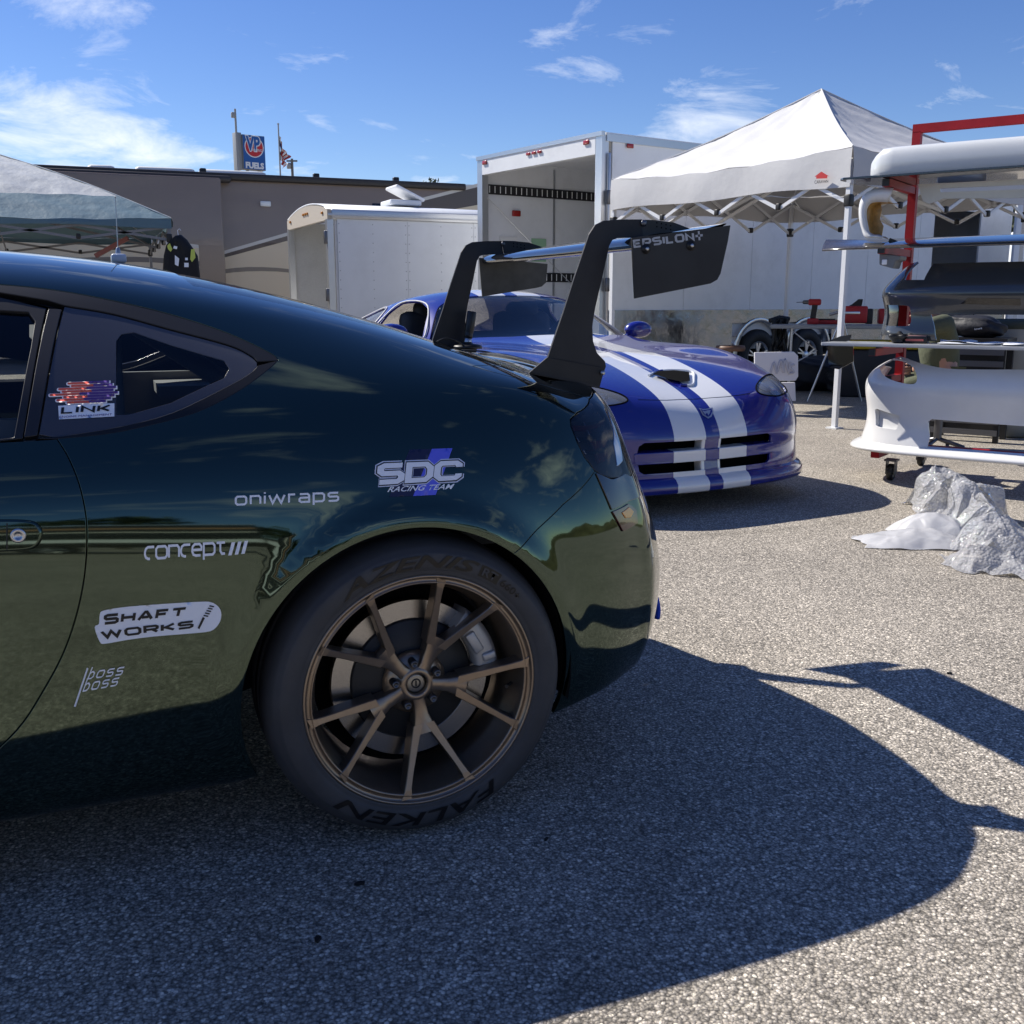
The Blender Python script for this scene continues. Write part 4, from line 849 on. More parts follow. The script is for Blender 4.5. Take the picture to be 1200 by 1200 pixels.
# ---- door handle
hp = panel(S, S.trace(smooth_curve([(-60, 614), (0, 612), (34, 613), (44, 619), (46, 628), (41, 637), (30, 641), (0, 643), (-60, 648)], 4)[:-1]), 'door_handle', M_GREEN, coupe, gap=0, off=.012, flange=.014, rnd=.005, step=.012)
op = px_map(S, smooth_curve([(-60, 612.5), (0, 610.5), (35, 611.5), (46, 618), (48, 628), (43, 638.5), (31, 643), (0, 645), (-60, 650)], 4), .001); mb = MB(); mb.tube([tuple(k) for k in op], .0028, 6); mb.build('handle_recess', M_VOID, hp)
p = px_map(S, [(22, 627)], .0125)[0]; mb = MB(); mb.lathe([(.0125, 0), (.0125, .002), (.0105, .003), (.0065, .003), (.006, .001), (.0001, .001)], 20, frame(p, (1, 0, 0), (0, 0, 1))); mb.build('lock', M_ALU, hp)
mb = MB(); a, b = px_map(S, [(9, 613), (9, 643)], .0124); mb.tube([a, (a + b) / 2 + np.array([0, -.001, 0]), b], .0012, 6); mb.build('handle_seam', M_INK, hp)
# ---- tow strap, antennas
c = on_y(767, 708, -.32)
mb = MB(); g = [[(c[0] + .012 * math.sin(t * 2.2) - .01, c[1] + w, c[2] + .036 - .075 * t) for w in (-.022, .022)] for t in np.linspace(0, 1, 8)]
mb.sheet(g, True); mb.build('tow_strap', mat('blue_webbing', (.01, .06, .5), .7), coupe, solid=.012)
mb = MB(); mb.tube([(c[0] - .14, c[1], c[2] + .02), (c[0], c[1], c[2] + .025)], .012, 10); mb.build('tow_hook', M_STEEL, coupe)
p = on_y(139, 303, .05)
ra = empty('roof_antenna', (p[0], p[1], p[2] - .012), 0, 'thin whip antenna on a small magnet base on the coupe roof', 'antenna')
mb = MB(); mb.box((0, 0, .012), (.036, .05, .022), bev=.006); mb.build('base', mat('pale_base', (.45, .5, .6), .3), ra)
mb = MB(); mb.lathe([(.007, .02), (.005, .036), (.002, .04)], 12); mb.tube([(0, 0, .035), (.003, .004, .16)], .0014, 6); mb.lathe([(.0001, .163), (.0028, .160), (.0001, .157)], 8, Matrix.Translation((.003, .004, 0))); mb.build('whip', mat('whip_steel', (.4, .4, .4), .35, metal=1.), ra)
p = on_z(547, 407, .948)
ta = empty('stub_antenna', (p[0], p[1], p[2] - .004), 0, 'short thick black antenna on a round magnet mount on the coupe boot lid', 'antenna')
mb = MB(); mb.lathe([(.0001, 0), (.05, 0), (.051, .006), (.046, .012), (.02, .016), (.014, .022), (.0001, .022)], 28); mb.build('magnet_mount', M_BLK, ta)
mb = MB(); mb.lathe([(.0125, .02), (.0125, .036), (.0001, .036)], 16, Matrix.Rotation(R(9), 4, 'Y')); mb.build('ferrule', M_ALU, ta)
mb = MB(); T = Matrix.Rotation(R(9), 4, 'Y'); mb.lathe([(.0001, .034), (.0135, .034), (.0145, .045), (.0135, .047), (.0155, .056), (.0158, .118), (.014, .121), (.0001, .121)], 10, T); mb.build('stub', mat('stub_black', (.015, .015, .016), .35), ta)
mb = MB(); mb.tube(smooth_curve([(-.02, -.03, .012), (-.06, -.05, .03), (-.10, -.06, .035), (-.14, -.07, .012), (-.11, -.14, .005), (-.02, -.2, .0), (.02, -.22, -.01)], 6), .0028, 6); mb.build('cable', M_BLK, ta)
# ------------------------------------------------------------------ trailers, motorhome
M_WPAINT = mat('trailer_white', (.74, .75, .76), .32, noise=.03, nscale=3, dirt=.18, dscale=1.6); M_WGREY = mat('trailer_inside', (.78, .78, .77), .6, noise=.06, nscale=4)
M_KICK = mat('kick_aluminium', (.27, .29, .33), .13, metal=.95, bump=.4, bscale=2.2, bdist=.04, rvar=.15)
M_FRAME_AL = mat('trim_aluminium', (.55, .56, .57), .35, metal=.9); M_REDLENS = mat('red_lens', (.32, .015, .012), .25, coat=.5); M_AMBERLENS = mat('amber_lens_marker', (.5, .2, .03), .25, coat=.5)
M_TAN = mat('tan_header', (.48, .43, .36), .5)
def trailer_wheel(root, x, y, z, r, rim_r, facing=-1):
    Mx = frame((x, y, z), (-facing * 1., 0, 0), (0, 0, 1)); mb = MB()
    mb.lathe([(rim_r, -.02), (rim_r + .01, 0), ((r + rim_r) / 2, .012), (r - .03, 0), (r, -.03), (r, -.2), (r - .03, -.225), (rim_r, -.2)], 40, Mx, closed=True); t = mb.build('tyre', M_RUB, root)
    mb = MB(); mb.lathe([(rim_r + .004, -.006), (rim_r - .012, -.012), (rim_r - .02, -.06), (rim_r - .02, -.1)], 40, Mx)
    for k in range(5):
        a = 2 * math.pi * k / 5 + .3
        for o in (-.16, .16):
            p = [(.05 * math.cos(a), .05 * math.sin(a), -.03), ((rim_r - .015) * math.cos(a + o), (rim_r - .015) * math.sin(a + o), -.022)]
            mb.bar(Mx @ Vector(p[0]), Mx @ Vector(p[1]), .034, .02)
    mb.lathe([(.0001, -.008), (.04, -.008), (.055, -.02), (.06, -.04)], 20, Mx); mb.build('rim', mat('trailer_rim', (.6, .6, .61), .3, metal=.9), t)
    mb = MB(); mb.lathe([(rim_r - .02, -.1), (.0001, -.1)], 24, Mx); mb.build('hub_void', M_VOID, t)
def box_part(root, name, m, c, d, bev=0.): mb = MB(); mb.box(c, d, bev=bev); return mb.build(name, m, root)
def cam_rz(a, b): v = (a * math.cos(YAW) + b * math.sin(YAW), -a * math.sin(YAW) + b * math.cos(YAW)); return math.atan2(v[1], v[0])
# --- the tall box trailer behind the blue car
p = cam_xy(1.094, 12.5); TL, TW, TZ, TF = 8.7, 2.66, 3.0, .52
bt = empty('box_trailer', (p[0], p[1], 0), cam_rz(.82, .57), 'tall white box trailer with open rear and silver kick plate behind the canopy', 'trailer')
pw = 1.22
n_p = 7
dx0, dx1 = 6.5, 7.8
for k in range(n_p + 1):
    x0, x1 = k * pw + .1, min((k + 1) * pw + .1, TL) - .006
    if x1 - x0 < .05: continue
    if x0 < dx1 and x1 > dx0:                        # around the side door
        if x0 < dx0: box_part(bt, 'side_panel', M_WPAINT, ((x0 + dx0) / 2, .02, (1.0 + TZ) / 2), (dx0 - x0, .03, TZ - 1.0))
        if x1 > dx1: box_part(bt, 'side_panel', M_WPAINT, ((x1 + dx1) / 2, .02, (1.0 + TZ) / 2), (x1 - dx1, .03, TZ - 1.0))
        continue
    box_part(bt, 'side_panel', M_WPAINT, ((x0 + x1) / 2, .02, (1.0 + TZ) / 2), (x1 - x0, .03, TZ - 1.0))
box_part(bt, 'door_header', M_WPAINT, ((dx0 + dx1) / 2, .02, (2.5 + TZ) / 2), (dx1 - dx0 - .01, .03, TZ - 2.5))
box_part(bt, 'inner_wall', M_WGREY, (TL / 2 - .5, .05, 1.8), (TL - 3.2, .02, 2.3)); box_part(bt, 'far_wall', M_WPAINT, (TL / 2, TW - .02, 1.75), (TL, .04, 2.5))
mb = MB()
mb.box((TL / 2, TW / 2, TZ + .012), (TL, TW, .03)); mb.build('roof', M_WPAINT, bt)
box_part(bt, 'floor', M_WGREY, (TL / 2, TW / 2, TF), (TL - .04, TW - .12, .08)); box_part(bt, 'front_wall', M_WPAINT, (TL - .02, TW / 2, 1.75), (.04, TW - .1, 2.5))
box_part(bt, 'partition', M_VOID, (6.2, TW / 2 + .05, 1.75), (.03, TW - .25, 2.4))
mb = MB(); mb.box((3.0, .0, TZ - .06), (TL * 2 - 6.1, .03, .09)) if False else mb.box((TL / 2, -.004, TZ - .03), (TL, .02, .085)); mb.build('roof_rail', M_FRAME_AL, bt)
# kick plate with wheel cut-outs left between the fenders
WX = (2.72, 3.72); WR = .37
for x0, x1 in ((.1, WX[0] - .52), (WX[1] + .52, 6.5), (7.8, TL)): box_part(bt, 'kick_plate', M_KICK, ((x0 + x1) / 2, -.002, .725), (x1 - x0, .024, .55))
mb = MB(); mb.box(((WX[0] + WX[1]) / 2, -.002, .915), (WX[1] - WX[0] + 1.04, .024, .17)); mb.build('kick_plate', M_KICK, bt)
for wx in WX:
    g = []
    for k in range(17):
        a = math.pi * k / 16; g.append([(wx + .44 * math.cos(a), yy, .4 + .44 * math.sin(a)) for yy in (-.045, -.035, .2)]); g[-1].insert(0, (wx + .5 * math.cos(a), -.03, .4 + .49 * math.sin(a)))
    mb = MB(); mb.sheet(g, True); mb.build('fender', mat('fender_alu', (.6, .61, .62), .28, metal=.9), bt)
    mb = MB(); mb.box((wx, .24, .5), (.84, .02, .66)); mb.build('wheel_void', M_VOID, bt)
    trailer_wheel(bt, wx, -.03, WR, WR, .205)
box_part(bt, 'chassis', mat('chassis_black', (.02, .02, .02), .7), (TL / 2, TW / 2, .4), (TL - .2, TW - .9, .14))
# rear frame, header and open interior
for yy in (.06, TW - .06): box_part(bt, 'rear_post', M_FRAME_AL, (-.012, yy, (TF + TZ) / 2), (.1, .12, TZ - TF))
box_part(bt, 'rear_header', M_WPAINT, (-.014, TW / 2, TZ - .1), (.1, TW - .245, .22)); box_part(bt, 'header_trim', M_FRAME_AL, (-.05, TW / 2, TZ + .01), (.05, TW + .02, .05))
for yy in (.28, TW - .2): box_part(bt, 'marker_light', M_REDLENS, (-.075, yy, TZ - .06), (.02, .1, .05), .008)
for yy in (-.12, 0, .12): box_part(bt, 'marker_light', M_REDLENS, (-.075, TW / 2 + yy, TZ - .06), (.02, .08, .035), .008)
box_part(bt, 'marker_light', M_REDLENS, (.35, -.02, TZ - .1), (.1, .02, .05), .008); box_part(bt, 'door_bar', M_FRAME_AL, (.03, -.03, 1.75), (.03, .03, 2.1), .01)
box_part(bt, 'hinge', M_STEEL, (.02, -.04, 2.3), (.05, .04, .16), .01); box_part(bt, 'hinge', M_STEEL, (.02, -.04, 1.3), (.05, .04, .16), .01)
for zz in (2.62, 1.45):
    tr = box_part(bt, 'cargo_track', mat('track_black', (.018, .018, .02), .5), (1.6, TW - .052, zz), (3.1, .012, .13))
    for k in range(34): box_part(tr, 'track_slot', M_WGREY, (.1 + k * .09, TW - .059, zz), (.012, .004, .09))
box_part(bt, 'interior_light', M_REDLENS, (.55, TW - .06, 2.32), (.14, .03, .08), .01)
box_part(bt, 'paper', mat('paper', (.7, .7, .68), .8), (.42, TW - .052, 1.85), (.3, .006, .3)); box_part(bt, 'paper', mat('green_paper', (.3, .5, .32), .8), (.95, TW - .052, 1.83), (.26, .006, .32))
for k in range(3): box_part(bt, 'wall_strip', M_FRAME_AL, (1.22 + k * 1.22, TW - .05, 1.75), (.03, .01, 2.4))
mb = MB(); mb.tube([(.02, TW - .12, 2.5), (2.2, TW - .3, .7)], .006, 5); mb.build('lanyard', M_FRAME_AL, bt)
# cabinets behind the side door
cb = box_part(bt, 'cabinet', mat('cabinet_black', (.02, .02, .022), .35), (7.15, 1.3, 1.5), (1.25, .5, 2.0))
for k in range(2): box_part(cb, 'cabinet_door', mat('cabinet_grey', (.07, .07, .075), .3), (6.85 + .6 * k, 1.04, 2.05), (.5, .02, .6), .01); box_part(cb, 'cabinet_glass', M_VOID, (6.85 + .6 * k, 1.028, 2.05), (.38, .01, .46))
od = box_part(bt, 'open_door', M_WPAINT, (8.35, -.55, 1.65), (1.05, .05, 2.0), .01); od.rotation_euler = (0, 0, 0)
for k in range(8): box_part(bt, 'header_light', M_FRAME_AL, (dx0 + .1 + k * .16, -.006, 2.53), (.03, .016, .02), .004)
# --- the smaller trailer beside it
p = cam_xy(-2.55, 15.)
LT, LW, LZ = 4.2, 2.45, 2.42
lt = empty('utility_trailer', (p[0], p[1], 0), cam_rz(.905, .424), 'small white enclosed trailer with rounded roof and open back doors', 'trailer')
def roof_z(y): return LZ - .02 + .13 * (1 - ((y - LW / 2) / (LW / 2)) ** 2)
M_LTW = mat('trailer_offwhite', (.7, .72, .74), .35, dirt=.12, dscale=1.4, noise=.03, nscale=2)
for k in range(4):
    x0, x1 = .08 + k * 1.05, .08 + (k + 1) * 1.05 - .004; box_part(lt, 'side_panel', M_LTW, ((x0 + x1) / 2, .015, 1.34), (x1 - x0, .03, 1.86))
    for xx in (x0 + .025, x1 - .025, (x0 + x1) / 2):
        rv = MB()
        for j in range(14): rv.lathe([(.009, 0), (.006, .005), (.0001, .006)], 6, frame((xx, -.0005, .5 + j * .13), (1, 0, 0), (0, 0, 1)))
        r_ = rv.build('rivets', mat('rivet', (.45, .46, .47), .4, metal=.8), lt); r_['kind'] = 'stuff'
g = [[(x, .0 + LW * j / 12 - (.03 if j == 0 else 0), roof_z(LW * j / 12) - (.1 if j == 0 else 0)) for j in range(13)] for x in (-.05, LT)]
mb = MB(); mb.sheet(g, True); mb.build('roof', M_LTW, lt, solid=.02)
box_part(lt, 'roof_rail', M_FRAME_AL, (LT / 2, -.01, LZ - .1), (LT, .03, .13), .01)
mb = MB(); mb.prism([(yy, roof_z(yy) - .02) for yy in np.linspace(0, LW, 13)] + [(LW, LZ - .18), (0, LZ - .18)], .06, frame((-.03, 0, 0), (0, 1, 0), (0, 0, 1))); mb.build('rear_header', M_TAN, lt)
for yy in (.25, LW / 2 - .12, LW / 2, LW / 2 + .12, LW - .25): box_part(lt, 'marker_light', M_AMBERLENS, (-.07, yy, LZ - .1 + .08 * (1 - ((yy - LW / 2) / (LW / 2)) ** 2)), (.02, .07, .035), .006)
for yy in (.05, LW - .05): box_part(lt, 'rear_post', M_FRAME_AL, (-.02, yy, 1.3), (.09, .1, 1.9))
box_part(lt, 'hinge', M_STEEL, (-.08, .04, 2.0), (.05, .07, .18), .01); box_part(lt, 'hinge', M_STEEL, (-.08, .04, 1.2), (.05, .07, .18), .01)
box_part(lt, 'far_wall', mat('ply_grey', (.5, .5, .49), .7, dirt=.2, dscale=2, noise=.06), (LT / 2, LW - .03, 1.3), (LT, .04, 2.1)); box_part(lt, 'front_wall', M_LTW, (LT - .02, LW / 2, 1.3), (.04, LW - .1, 2.1)); box_part(lt, 'floor', M_WGREY, (LT / 2, LW / 2, .4), (LT - .05, LW - .1, .08))
box_part(lt, 'inner_wall', M_WGREY, (LT / 2, .045, 1.34), (LT - .1, .02, 1.8))
for wx in (2.0, 2.8): trailer_wheel(lt, wx, -.02, .34, .34, .2)
box_part(lt, 'side_marker', M_REDLENS, (.4, -.012, LZ - .1), (.09, .02, .04), .006)
vent = box_part(lt, 'roof_vent', M_LTW, (1.35, .9, LZ + .16), (.5, .5, .08), .02)
mb = MB(); mb.box((0, 0, 0), (.5, .52, .05), bev=.02); v_ = mb.build('vent_lid', mat('vent_white', (.8, .8, .8), .3), vent); v_.location = (1.42, .9, LZ + .3); v_.rotation_euler = (0, R(24), 0)
# --- motorhome
M_RV = mat('motorhome_taupe', (.235, .18, .14), .3, noise=.05, nscale=1.5, coat=.4); M_RV_BEIGE = mat('motorhome_beige', (.66, .54, .37), .32, coat=.4); M_RV_BROWN = mat('motorhome_brown', (.075, .05, .04), .32, coat=.4); M_RV_CREAM = mat('motorhome_cream', (.6, .56, .5), .32, coat=.4); M_RV_MID = mat('motorhome_mid', (.2, .165, .13), .32, coat=.4)
RX0, RX1, RY, RZ = -6.2, 6.8, 17.83, 3.5
def make_rv(front=True):
    rv = empty('motorhome', (0, RY, 0), 0, 'long taupe motorhome with beige swooshes parked behind the trailers', 'motorhome')
    mb = MB(); mb.box(((RX0 + RX1) / 2, 1.25, 1.9), (RX1 - RX0, 2.5, 2.98), bev=.06); mb.build('body', M_RV, rv)
    box_part(rv, 'roof_edge', mat('awning_dark', (.035, .03, .028), .5), ((RX0 + RX1) / 2, -.03, RZ - .1), (RX1 - RX0 - .04, .1, .13), .03)
    box_part(rv, 'awning_roll', mat('awning_roll', (.05, .042, .04), .55), (-1.9, -.12, RZ - .16), (8.0, .13, .13), .05)
    box_part(rv, 'slide_out', M_RV, (-2.2, -.1, 2.05), (8.2, .28, 2.6), .03)
    sy = -.245
    def flat(pts, m, y, name):
        w = [on_y(a, b, RY + y) for a, b in pts]; mb = MB(); mb.add([(k[0], y, k[2]) for k in w], [tuple(range(len(w)))]); o = mb.build(name, m, rv, solid=.004)
    flat(smooth_curve([(-260, 290), (0, 279), (120, 281), (200, 287), (233, 291)], 4) + [(236, 380), (-260, 380)], M_RV_BEIGE, sy - .004, 'graphic')
    flat(smooth_curve([(-260, 284), (0, 276), (120, 277.5), (200, 283), (232.5, 287)], 4) + smooth_curve([(233, 291), (200, 287), (120, 281), (0, 279), (-260, 290)], 4), M_RV_CREAM, sy - .008, 'graphic')
    flat(smooth_curve([(-260, 312), (60, 303), (160, 301), (234, 306)], 4) + smooth_curve([(234, 312), (160, 307), (60, 312), (-260, 330)], 4), M_RV_MID, sy - .009, 'graphic')
    flat(smooth_curve([(244, 305), (262, 302), (300, 292), (345, 280)], 4) + [(560, 240), (560, 380), (244, 380)], M_RV_BEIGE, -.004, 'graphic')
    flat([(244, 296), (262, 294), (300, 283), (345, 270), (560, 215), (560, 219), (345, 274), (300, 287), (262, 298), (244, 300)], M_RV_CREAM, -.009, 'graphic')
    flat([(244, 300), (262, 298), (300, 287), (345, 274), (560, 219), (560, 240), (345, 280), (300, 292), (262, 302), (244, 305)], M_RV_BROWN, -.008, 'graphic')
    flat(smooth_curve([(244, 318), (290, 313), (345, 316), (420, 330)], 3) + smooth_curve([(420, 334), (345, 320), (290, 318), (244, 323)], 3), M_RV_MID, -.009, 'graphic')
    flat([(243.5, 278), (253, 276), (254, 325), (243.5, 325)], M_RV_BROWN, -.012, 'graphic')
    w = on_y(311, 239, RY)
    box_part(rv, 'side_lamp', mat('lamp_white', (.8, .8, .78), .3), (w[0], -.02, w[2]), (.2, .04, .1), .02)
    wq = on_y(463, 235, RY); box_part(rv, 'window', M_GLOSSBLK, (wq[0], -.01, 2.72), (.95, .03, .6), .05)
    for px, wd, h in ((192, 1.1, .1), (118, .5, .09)):
        q = on_y(px, 195, RY + 1.0); 
        mb = MB(); mb.box((q[0], 1.0, RZ - .05), (wd, .8, h * 2 + .1), bev=.08); mb.build('roof_unit', mat('roof_unit_white', (.66, .66, .64), .5), rv)
    for px in (237, 369, 462): q = on_y(px, 203, RY + .4); box_part(rv, 'roof_fitting', M_BLK, (q[0], .3, RZ - .02), (.12, .12, .18), .02)
    q = on_y(270, 200, RY + 1.); mb = MB(); mb.box((q[0], 1.0, RZ - .03), (1.3, .9, .26), bev=.1); mb.build('roof_unit', mat('roof_unit_white', (.66, .66, .64), .5), rv)
    for wx in (-4.6, 4.0, 4.95): trailer_wheel(rv, wx, -.02, .48, .48, .29)
    box_part(rv, 'skirt', M_RV_BROWN, ((RX0 + RX1) / 2, 1.25, .42), (RX1 - RX0 - .3, 2.3, .35))
    return rv
rv = make_rv()
# white trailer far behind, between the motorhome and the box trailer
p = at_depth(560, 235, 27)
wt = empty('white_trailer', (p[0], p[1], 0), cam_rz(.95, .3), 'plain white trailer end showing past the motorhome', 'trailer')
box_part(wt, 'body', M_WPAINT, (2.6, 1.2, 2.3), (7.0, 2.4, 3.4), .03); box_part(wt, 'roof_rail', M_FRAME_AL, (2.6, -.02, 3.95), (7.0, .04, .1))
for wx in (2.5, 3.4): trailer_wheel(wt, wx, -.02, .4, .4, .22)
# white cargo trailer past the right end of the box trailer
p = cam_xy(10.2, 21.)
et = empty('cargo_trailer', (p[0], p[1], 0), cam_rz(.95, -.3), 'white cargo trailer beyond the rack of bumpers', 'trailer')
for k in range(4): box_part(et, 'side_panel', M_WPAINT, (.62 + k * 1.25, .02, 1.55), (1.243, .03, 2.0))
box_part(et, 'body', M_WPAINT, (2.5, 1.2, 1.55), (5.0, 2.3, 2.05)); box_part(et, 'roof_rail', M_FRAME_AL, (2.5, -.01, 2.56), (5.0, .05, .1)); 
for wx in (2.3, 3.1): trailer_wheel(et, wx, -.02, .34, .34, .2)
# ------------------------------------------------------------------ fuel sign, poles, flag
SD = 55.
def sgn_pt(px, py, d=SD): return at_depth(px, py, d)
p = sgn_pt(285, 178); 
sg = empty('fuel_sign', (p[0], p[1], 0), cam_rz(.80, .6), 'blue VP Fuels cabinet sign standing above the motorhome roof', 'sign')
zt, zb = sgn_pt(285, 157)[2], sgn_pt(285, 198)[2]; fwid = 1.22; zc = (zt + zb) / 2; hh = zt - zb
M_SGN = mat('sign_blue', (.012, .1, .36), .4); 
box_part(sg, 'cabinet', mat('sign_cabinet', (.2, .21, .22), .5), (fwid / 2, .3, zc), (fwid, .5, hh), .02)
box_part(sg, 'face', M_SGN, (fwid / 2, .03, zc), (fwid - .05, .03, hh - .05))
box_part(sg, 'cabinet_side', mat('sign_side', (.26, .27, .28), .5), (-.16, .34, zc + .02), (.3, .44, hh + .12), .01)
def sign_disc(r, cx, cz, y, m, n=28, sx=1.):
    mb = MB(); mb.add([(cx + r * sx * math.cos(2 * math.pi * k / n), y, cz + r * math.sin(2 * math.pi * k / n)) for k in range(n)], [tuple(range(n))]); return mb.build('logo_disc', m, sg)
M_SW = mat('sign_white', (.75, .76, .78), .4); M_SR = mat('sign_red', (.55, .02, .025), .4)
sign_disc(.52, .61, zc + .27, .010, M_SW); sign_disc(.47, .61, zc + .27, .006, M_SR)
def sign_text(t, x0, z0, w, h, m, y, **k): mb = text_plate(t, frame((x0, y, z0), (1, 0, 0), (0, 0, 1)), w, h, **k); return mb.build('lettering', m, sg)
sign_text('VP', .12, zc + .02, .86, .82, M_SW, .002, offset=.09); sign_text('VP', .17, zc + .07, .76, .72, M_SGN, -.002, offset=.04)
sign_text('RACING', .5, zc + .06, .52, .13, M_SW, -.004, offset=.01); sign_text('FUELS', .1, zc - .8, 1.0, .32, M_SW, .0, offset=.06)
for xx in (.3, .95): box_part(sg, 'post', M_STEEL, (xx, .3, (zb + .02) / 2), (.12, .12, zb))
q = sgn_pt(275.5, 130, 54); lp = empty('lamp_pole', (q[0], q[1], 0), 0, 'thin grey pole with a small fixture rising beside the fuel sign', 'pole')
mb = MB(); mb.tube([(0, 0, 0), (0, 0, q[2] + .1)], [.09, .05], 8); mb.build('post', mat('pole_grey', (.3, .31, .32), .5), lp)
mb = MB(); mb.box((-.1, 0, q[2] - .2), (.22, .2, .26), bev=.04); mb.box((-.02, 0, q[2] - .18), (.1, .06, .06)); mb.build('fixture', mat('pole_grey', (.3, .31, .32), .5), lp)
q = sgn_pt(326, 146, 80); fp = empty('flag_pole', (q[0], q[1], 0), 0, 'slim flag pole with a limp striped flag', 'flag')
mb = MB(); mb.tube([(0, 0, 0), (0, 0, q[2])], [.09, .05], 8); mb.lathe([(.0001, q[2] - .05), (.1, q[2] + .04), (.0001, q[2] + .13)], 10); mb.build('post', mat('pole_grey', (.3, .31, .32), .5), fp)
zt_, zb_ = sgn_pt(326, 157, 80)[2], sgn_pt(326, 186, 80)[2]; zz = np.linspace(zt_, zb_, 22)
M_FW = mat('flag_white', (.75, .73, .72), .8); M_FR = mat('flag_red', (.42, .05, .05), .8); M_FN = mat('flag_navy', (.03, .04, .12), .8)
ru = np.array(RT)
for st_ in range(7):
    mb = MB(); g = []
    for j, z in enumerate(zz):
        f_ = j / 21; wv = (.16 + .62 * math.exp(-((f_ - .52) / .12) ** 2) + .3 * math.exp(-((f_ - .85) / .1) ** 2))
        g.append([(ru[0] * (.04 + wv * a / 7) + .12 * math.sin(a * 1.9 + f_ * 7) * ru[1], ru[1] * (.04 + wv * a / 7) + .12 * math.sin(a * 1.9 + f_ * 7), z - .1 * a) for a in (st_, st_ + .5, st_ + 1)])
    mb.sheet(g, True); mb.build('flag_stripe', (M_FN if st_ == 0 else M_FW if st_ % 2 else M_FR), fp)
q = sgn_pt(342, 186, 100); up_ = empty('utility_pole', (q[0], q[1], 0), 0, 'far utility pole with a crossarm and transformer', 'pole')
mb = MB(); mb.tube([(0, 0, 0), (0, 0, q[2])], [.18, .12], 8); mb.build('post', mat('pole_wood', (.16, .15, .14), .8), up_)
mb = MB(); mb.bar((-.5 * RT[0], -.5 * RT[1], q[2] - .2), (.5 * RT[0], .5 * RT[1], q[2] - .2), .14); mb.build('crossarm', mat('pole_wood', (.16, .15, .14), .8), up_)
mb = MB(); mb.lathe([(.0001, q[2] - .9), (.2, q[2] - .9), (.2, q[2] - .4), (.0001, q[2] - .35)], 10, Matrix.Translation((-.3, 0, 0))); mb.build('transformer', mat('pole_grey', (.3, .31, .32), .5), up_)
# ------------------------------------------------------------------ trees far off
M_BARK = mat('bark', (.09, .07, .055), .9, noise=.3, nscale=8); 
def leaf_mat(name, c):
    return mat(name, c, .7, noise=.45, nscale=.9, spec=.25)
def make_tree(px, py_top, depth, w, h, label, seed, c=(.045, .065, .025), n=2600, group=None, xy=None):
    rnd = random.Random(seed); q = at_depth(px, py_top, depth)
    if xy is not None: q = np.array([xy[0], xy[1], h])
    zt = q[2]; base = zt - h
    t = empty('tree', (q[0], q[1], 0), 0, label, 'tree', group)
    mb = MB(); mb.tube([(0, 0, 0), (.1, 0, base + h * .3), (.0, .1, base + h * .7)], [.22, .16, .05], 7)
    for k in range(7):
        a = rnd.random() * 6.28; z0 = base + h * (.15 + .5 * rnd.random()); mb.tube([(0, 0, z0), (w * .3 * math.cos(a), w * .3 * math.sin(a), z0 + h * .25)], [.08, .02], 5)
    mb.build('trunk', M_BARK, t)
    cl = [(rnd.gauss(0, .27) * w, rnd.gauss(0, .27) * w, base + h * (.25 + .65 * rnd.random()), rnd.uniform(.1, .22) * w) for _ in range(22)]
    mb = MB()
    for _ in range(n):
        cx, cy, cz, r = rnd.choice(cl); d = Vector((rnd.gauss(0, 1), rnd.gauss(0, 1), rnd.gauss(0, .8))).normalized() * r * rnd.random() ** .4
        c_ = Vector((cx, cy, min(cz, zt - .1))) + d; s_ = rnd.uniform(.035, .07) * w
        a = Vector((rnd.gauss(0, 1), rnd.gauss(0, 1), rnd.gauss(0, 1))).normalized() * s_; b = a.orthogonal().normalized() * s_ * .6
        mb.add([c_ - a, c_ + b, c_ + a, c_ - b], [(0, 1, 2, 3)])
    mb.build('crown', leaf_mat('leaf_%d' % seed, c), t); return t
make_tree(508, 210, 62, 2.2, 2.6, 'small round dark tree top peeking over the motorhome roof', 3, n=900)
for k, (px, py, dp, w_, h_) in enumerate(((1172, 242, 60, 6, 6), (1188, 235, 66, 7, 7), (1204, 230, 62, 7, 7), (1222, 233, 70, 8, 7))):
    make_tree(px, py, dp, w_, h_, 'dark green bushy tree beyond the cargo trailer', 20 + k, (.05, .062, .03), 2000, 'trees beyond the cargo trailer')
# ------------------------------------------------------------------ what stands behind the photographer and shows in the paint
def parked_trailer(x, y, L, H, rz, label, m, stripe):
    t = empty('parked_trailer', (x, y, 0), rz, label, 'trailer')
    box_part(t, 'body', m, (L / 2, 1.2, .55 + (H - .55) / 2), (L, 2.4, H - .55), .04)
    for k, (z0, hh_, mm) in enumerate(stripe): box_part(t, 'stripe', mm, (L / 2, 2.41, z0), (L - .1, .02, hh_))
    for wx in (L * .55, L * .55 + .95): trailer_wheel(t, wx, 2.42, .37, .37, .2, 1)
    box_part(t, 'roof_rail', M_FRAME_AL, (L / 2, 2.41, H - .05), (L, .05, .09)); return t
M_DKT = mat('dark_trailer', (.03, .032, .03), .35, coat=.3); M_ORT = mat('rust_stripe', (.34, .2, .12), .4)
parked_trailer(-7.4, -17.5, 8.6, 2.9, R(3), 'dark trailer with tan stripes standing behind the photographer', M_DKT, [(2.45, .18, M_ORT), (2.05, .1, M_RV_CREAM), (1.15, .3, M_WPAINT)])
parked_trailer(3.8, -21, 7.0, 2.7, R(-6), 'silver trailer standing far behind the photographer', mat('silver_trailer', (.45, .46, .47), .35, metal=.3), [(1.6, .2, M_BLK)])
for k in range(6): make_tree(0, 0, 0, 5.5, 6.2 + (k % 3), 'broad tree in the row behind the photographer', 40 + k, (.045, .065, .03), 900, 'trees behind the photographer', xy=(-14 + k * 6.2, -34 - (k % 2) * 3))

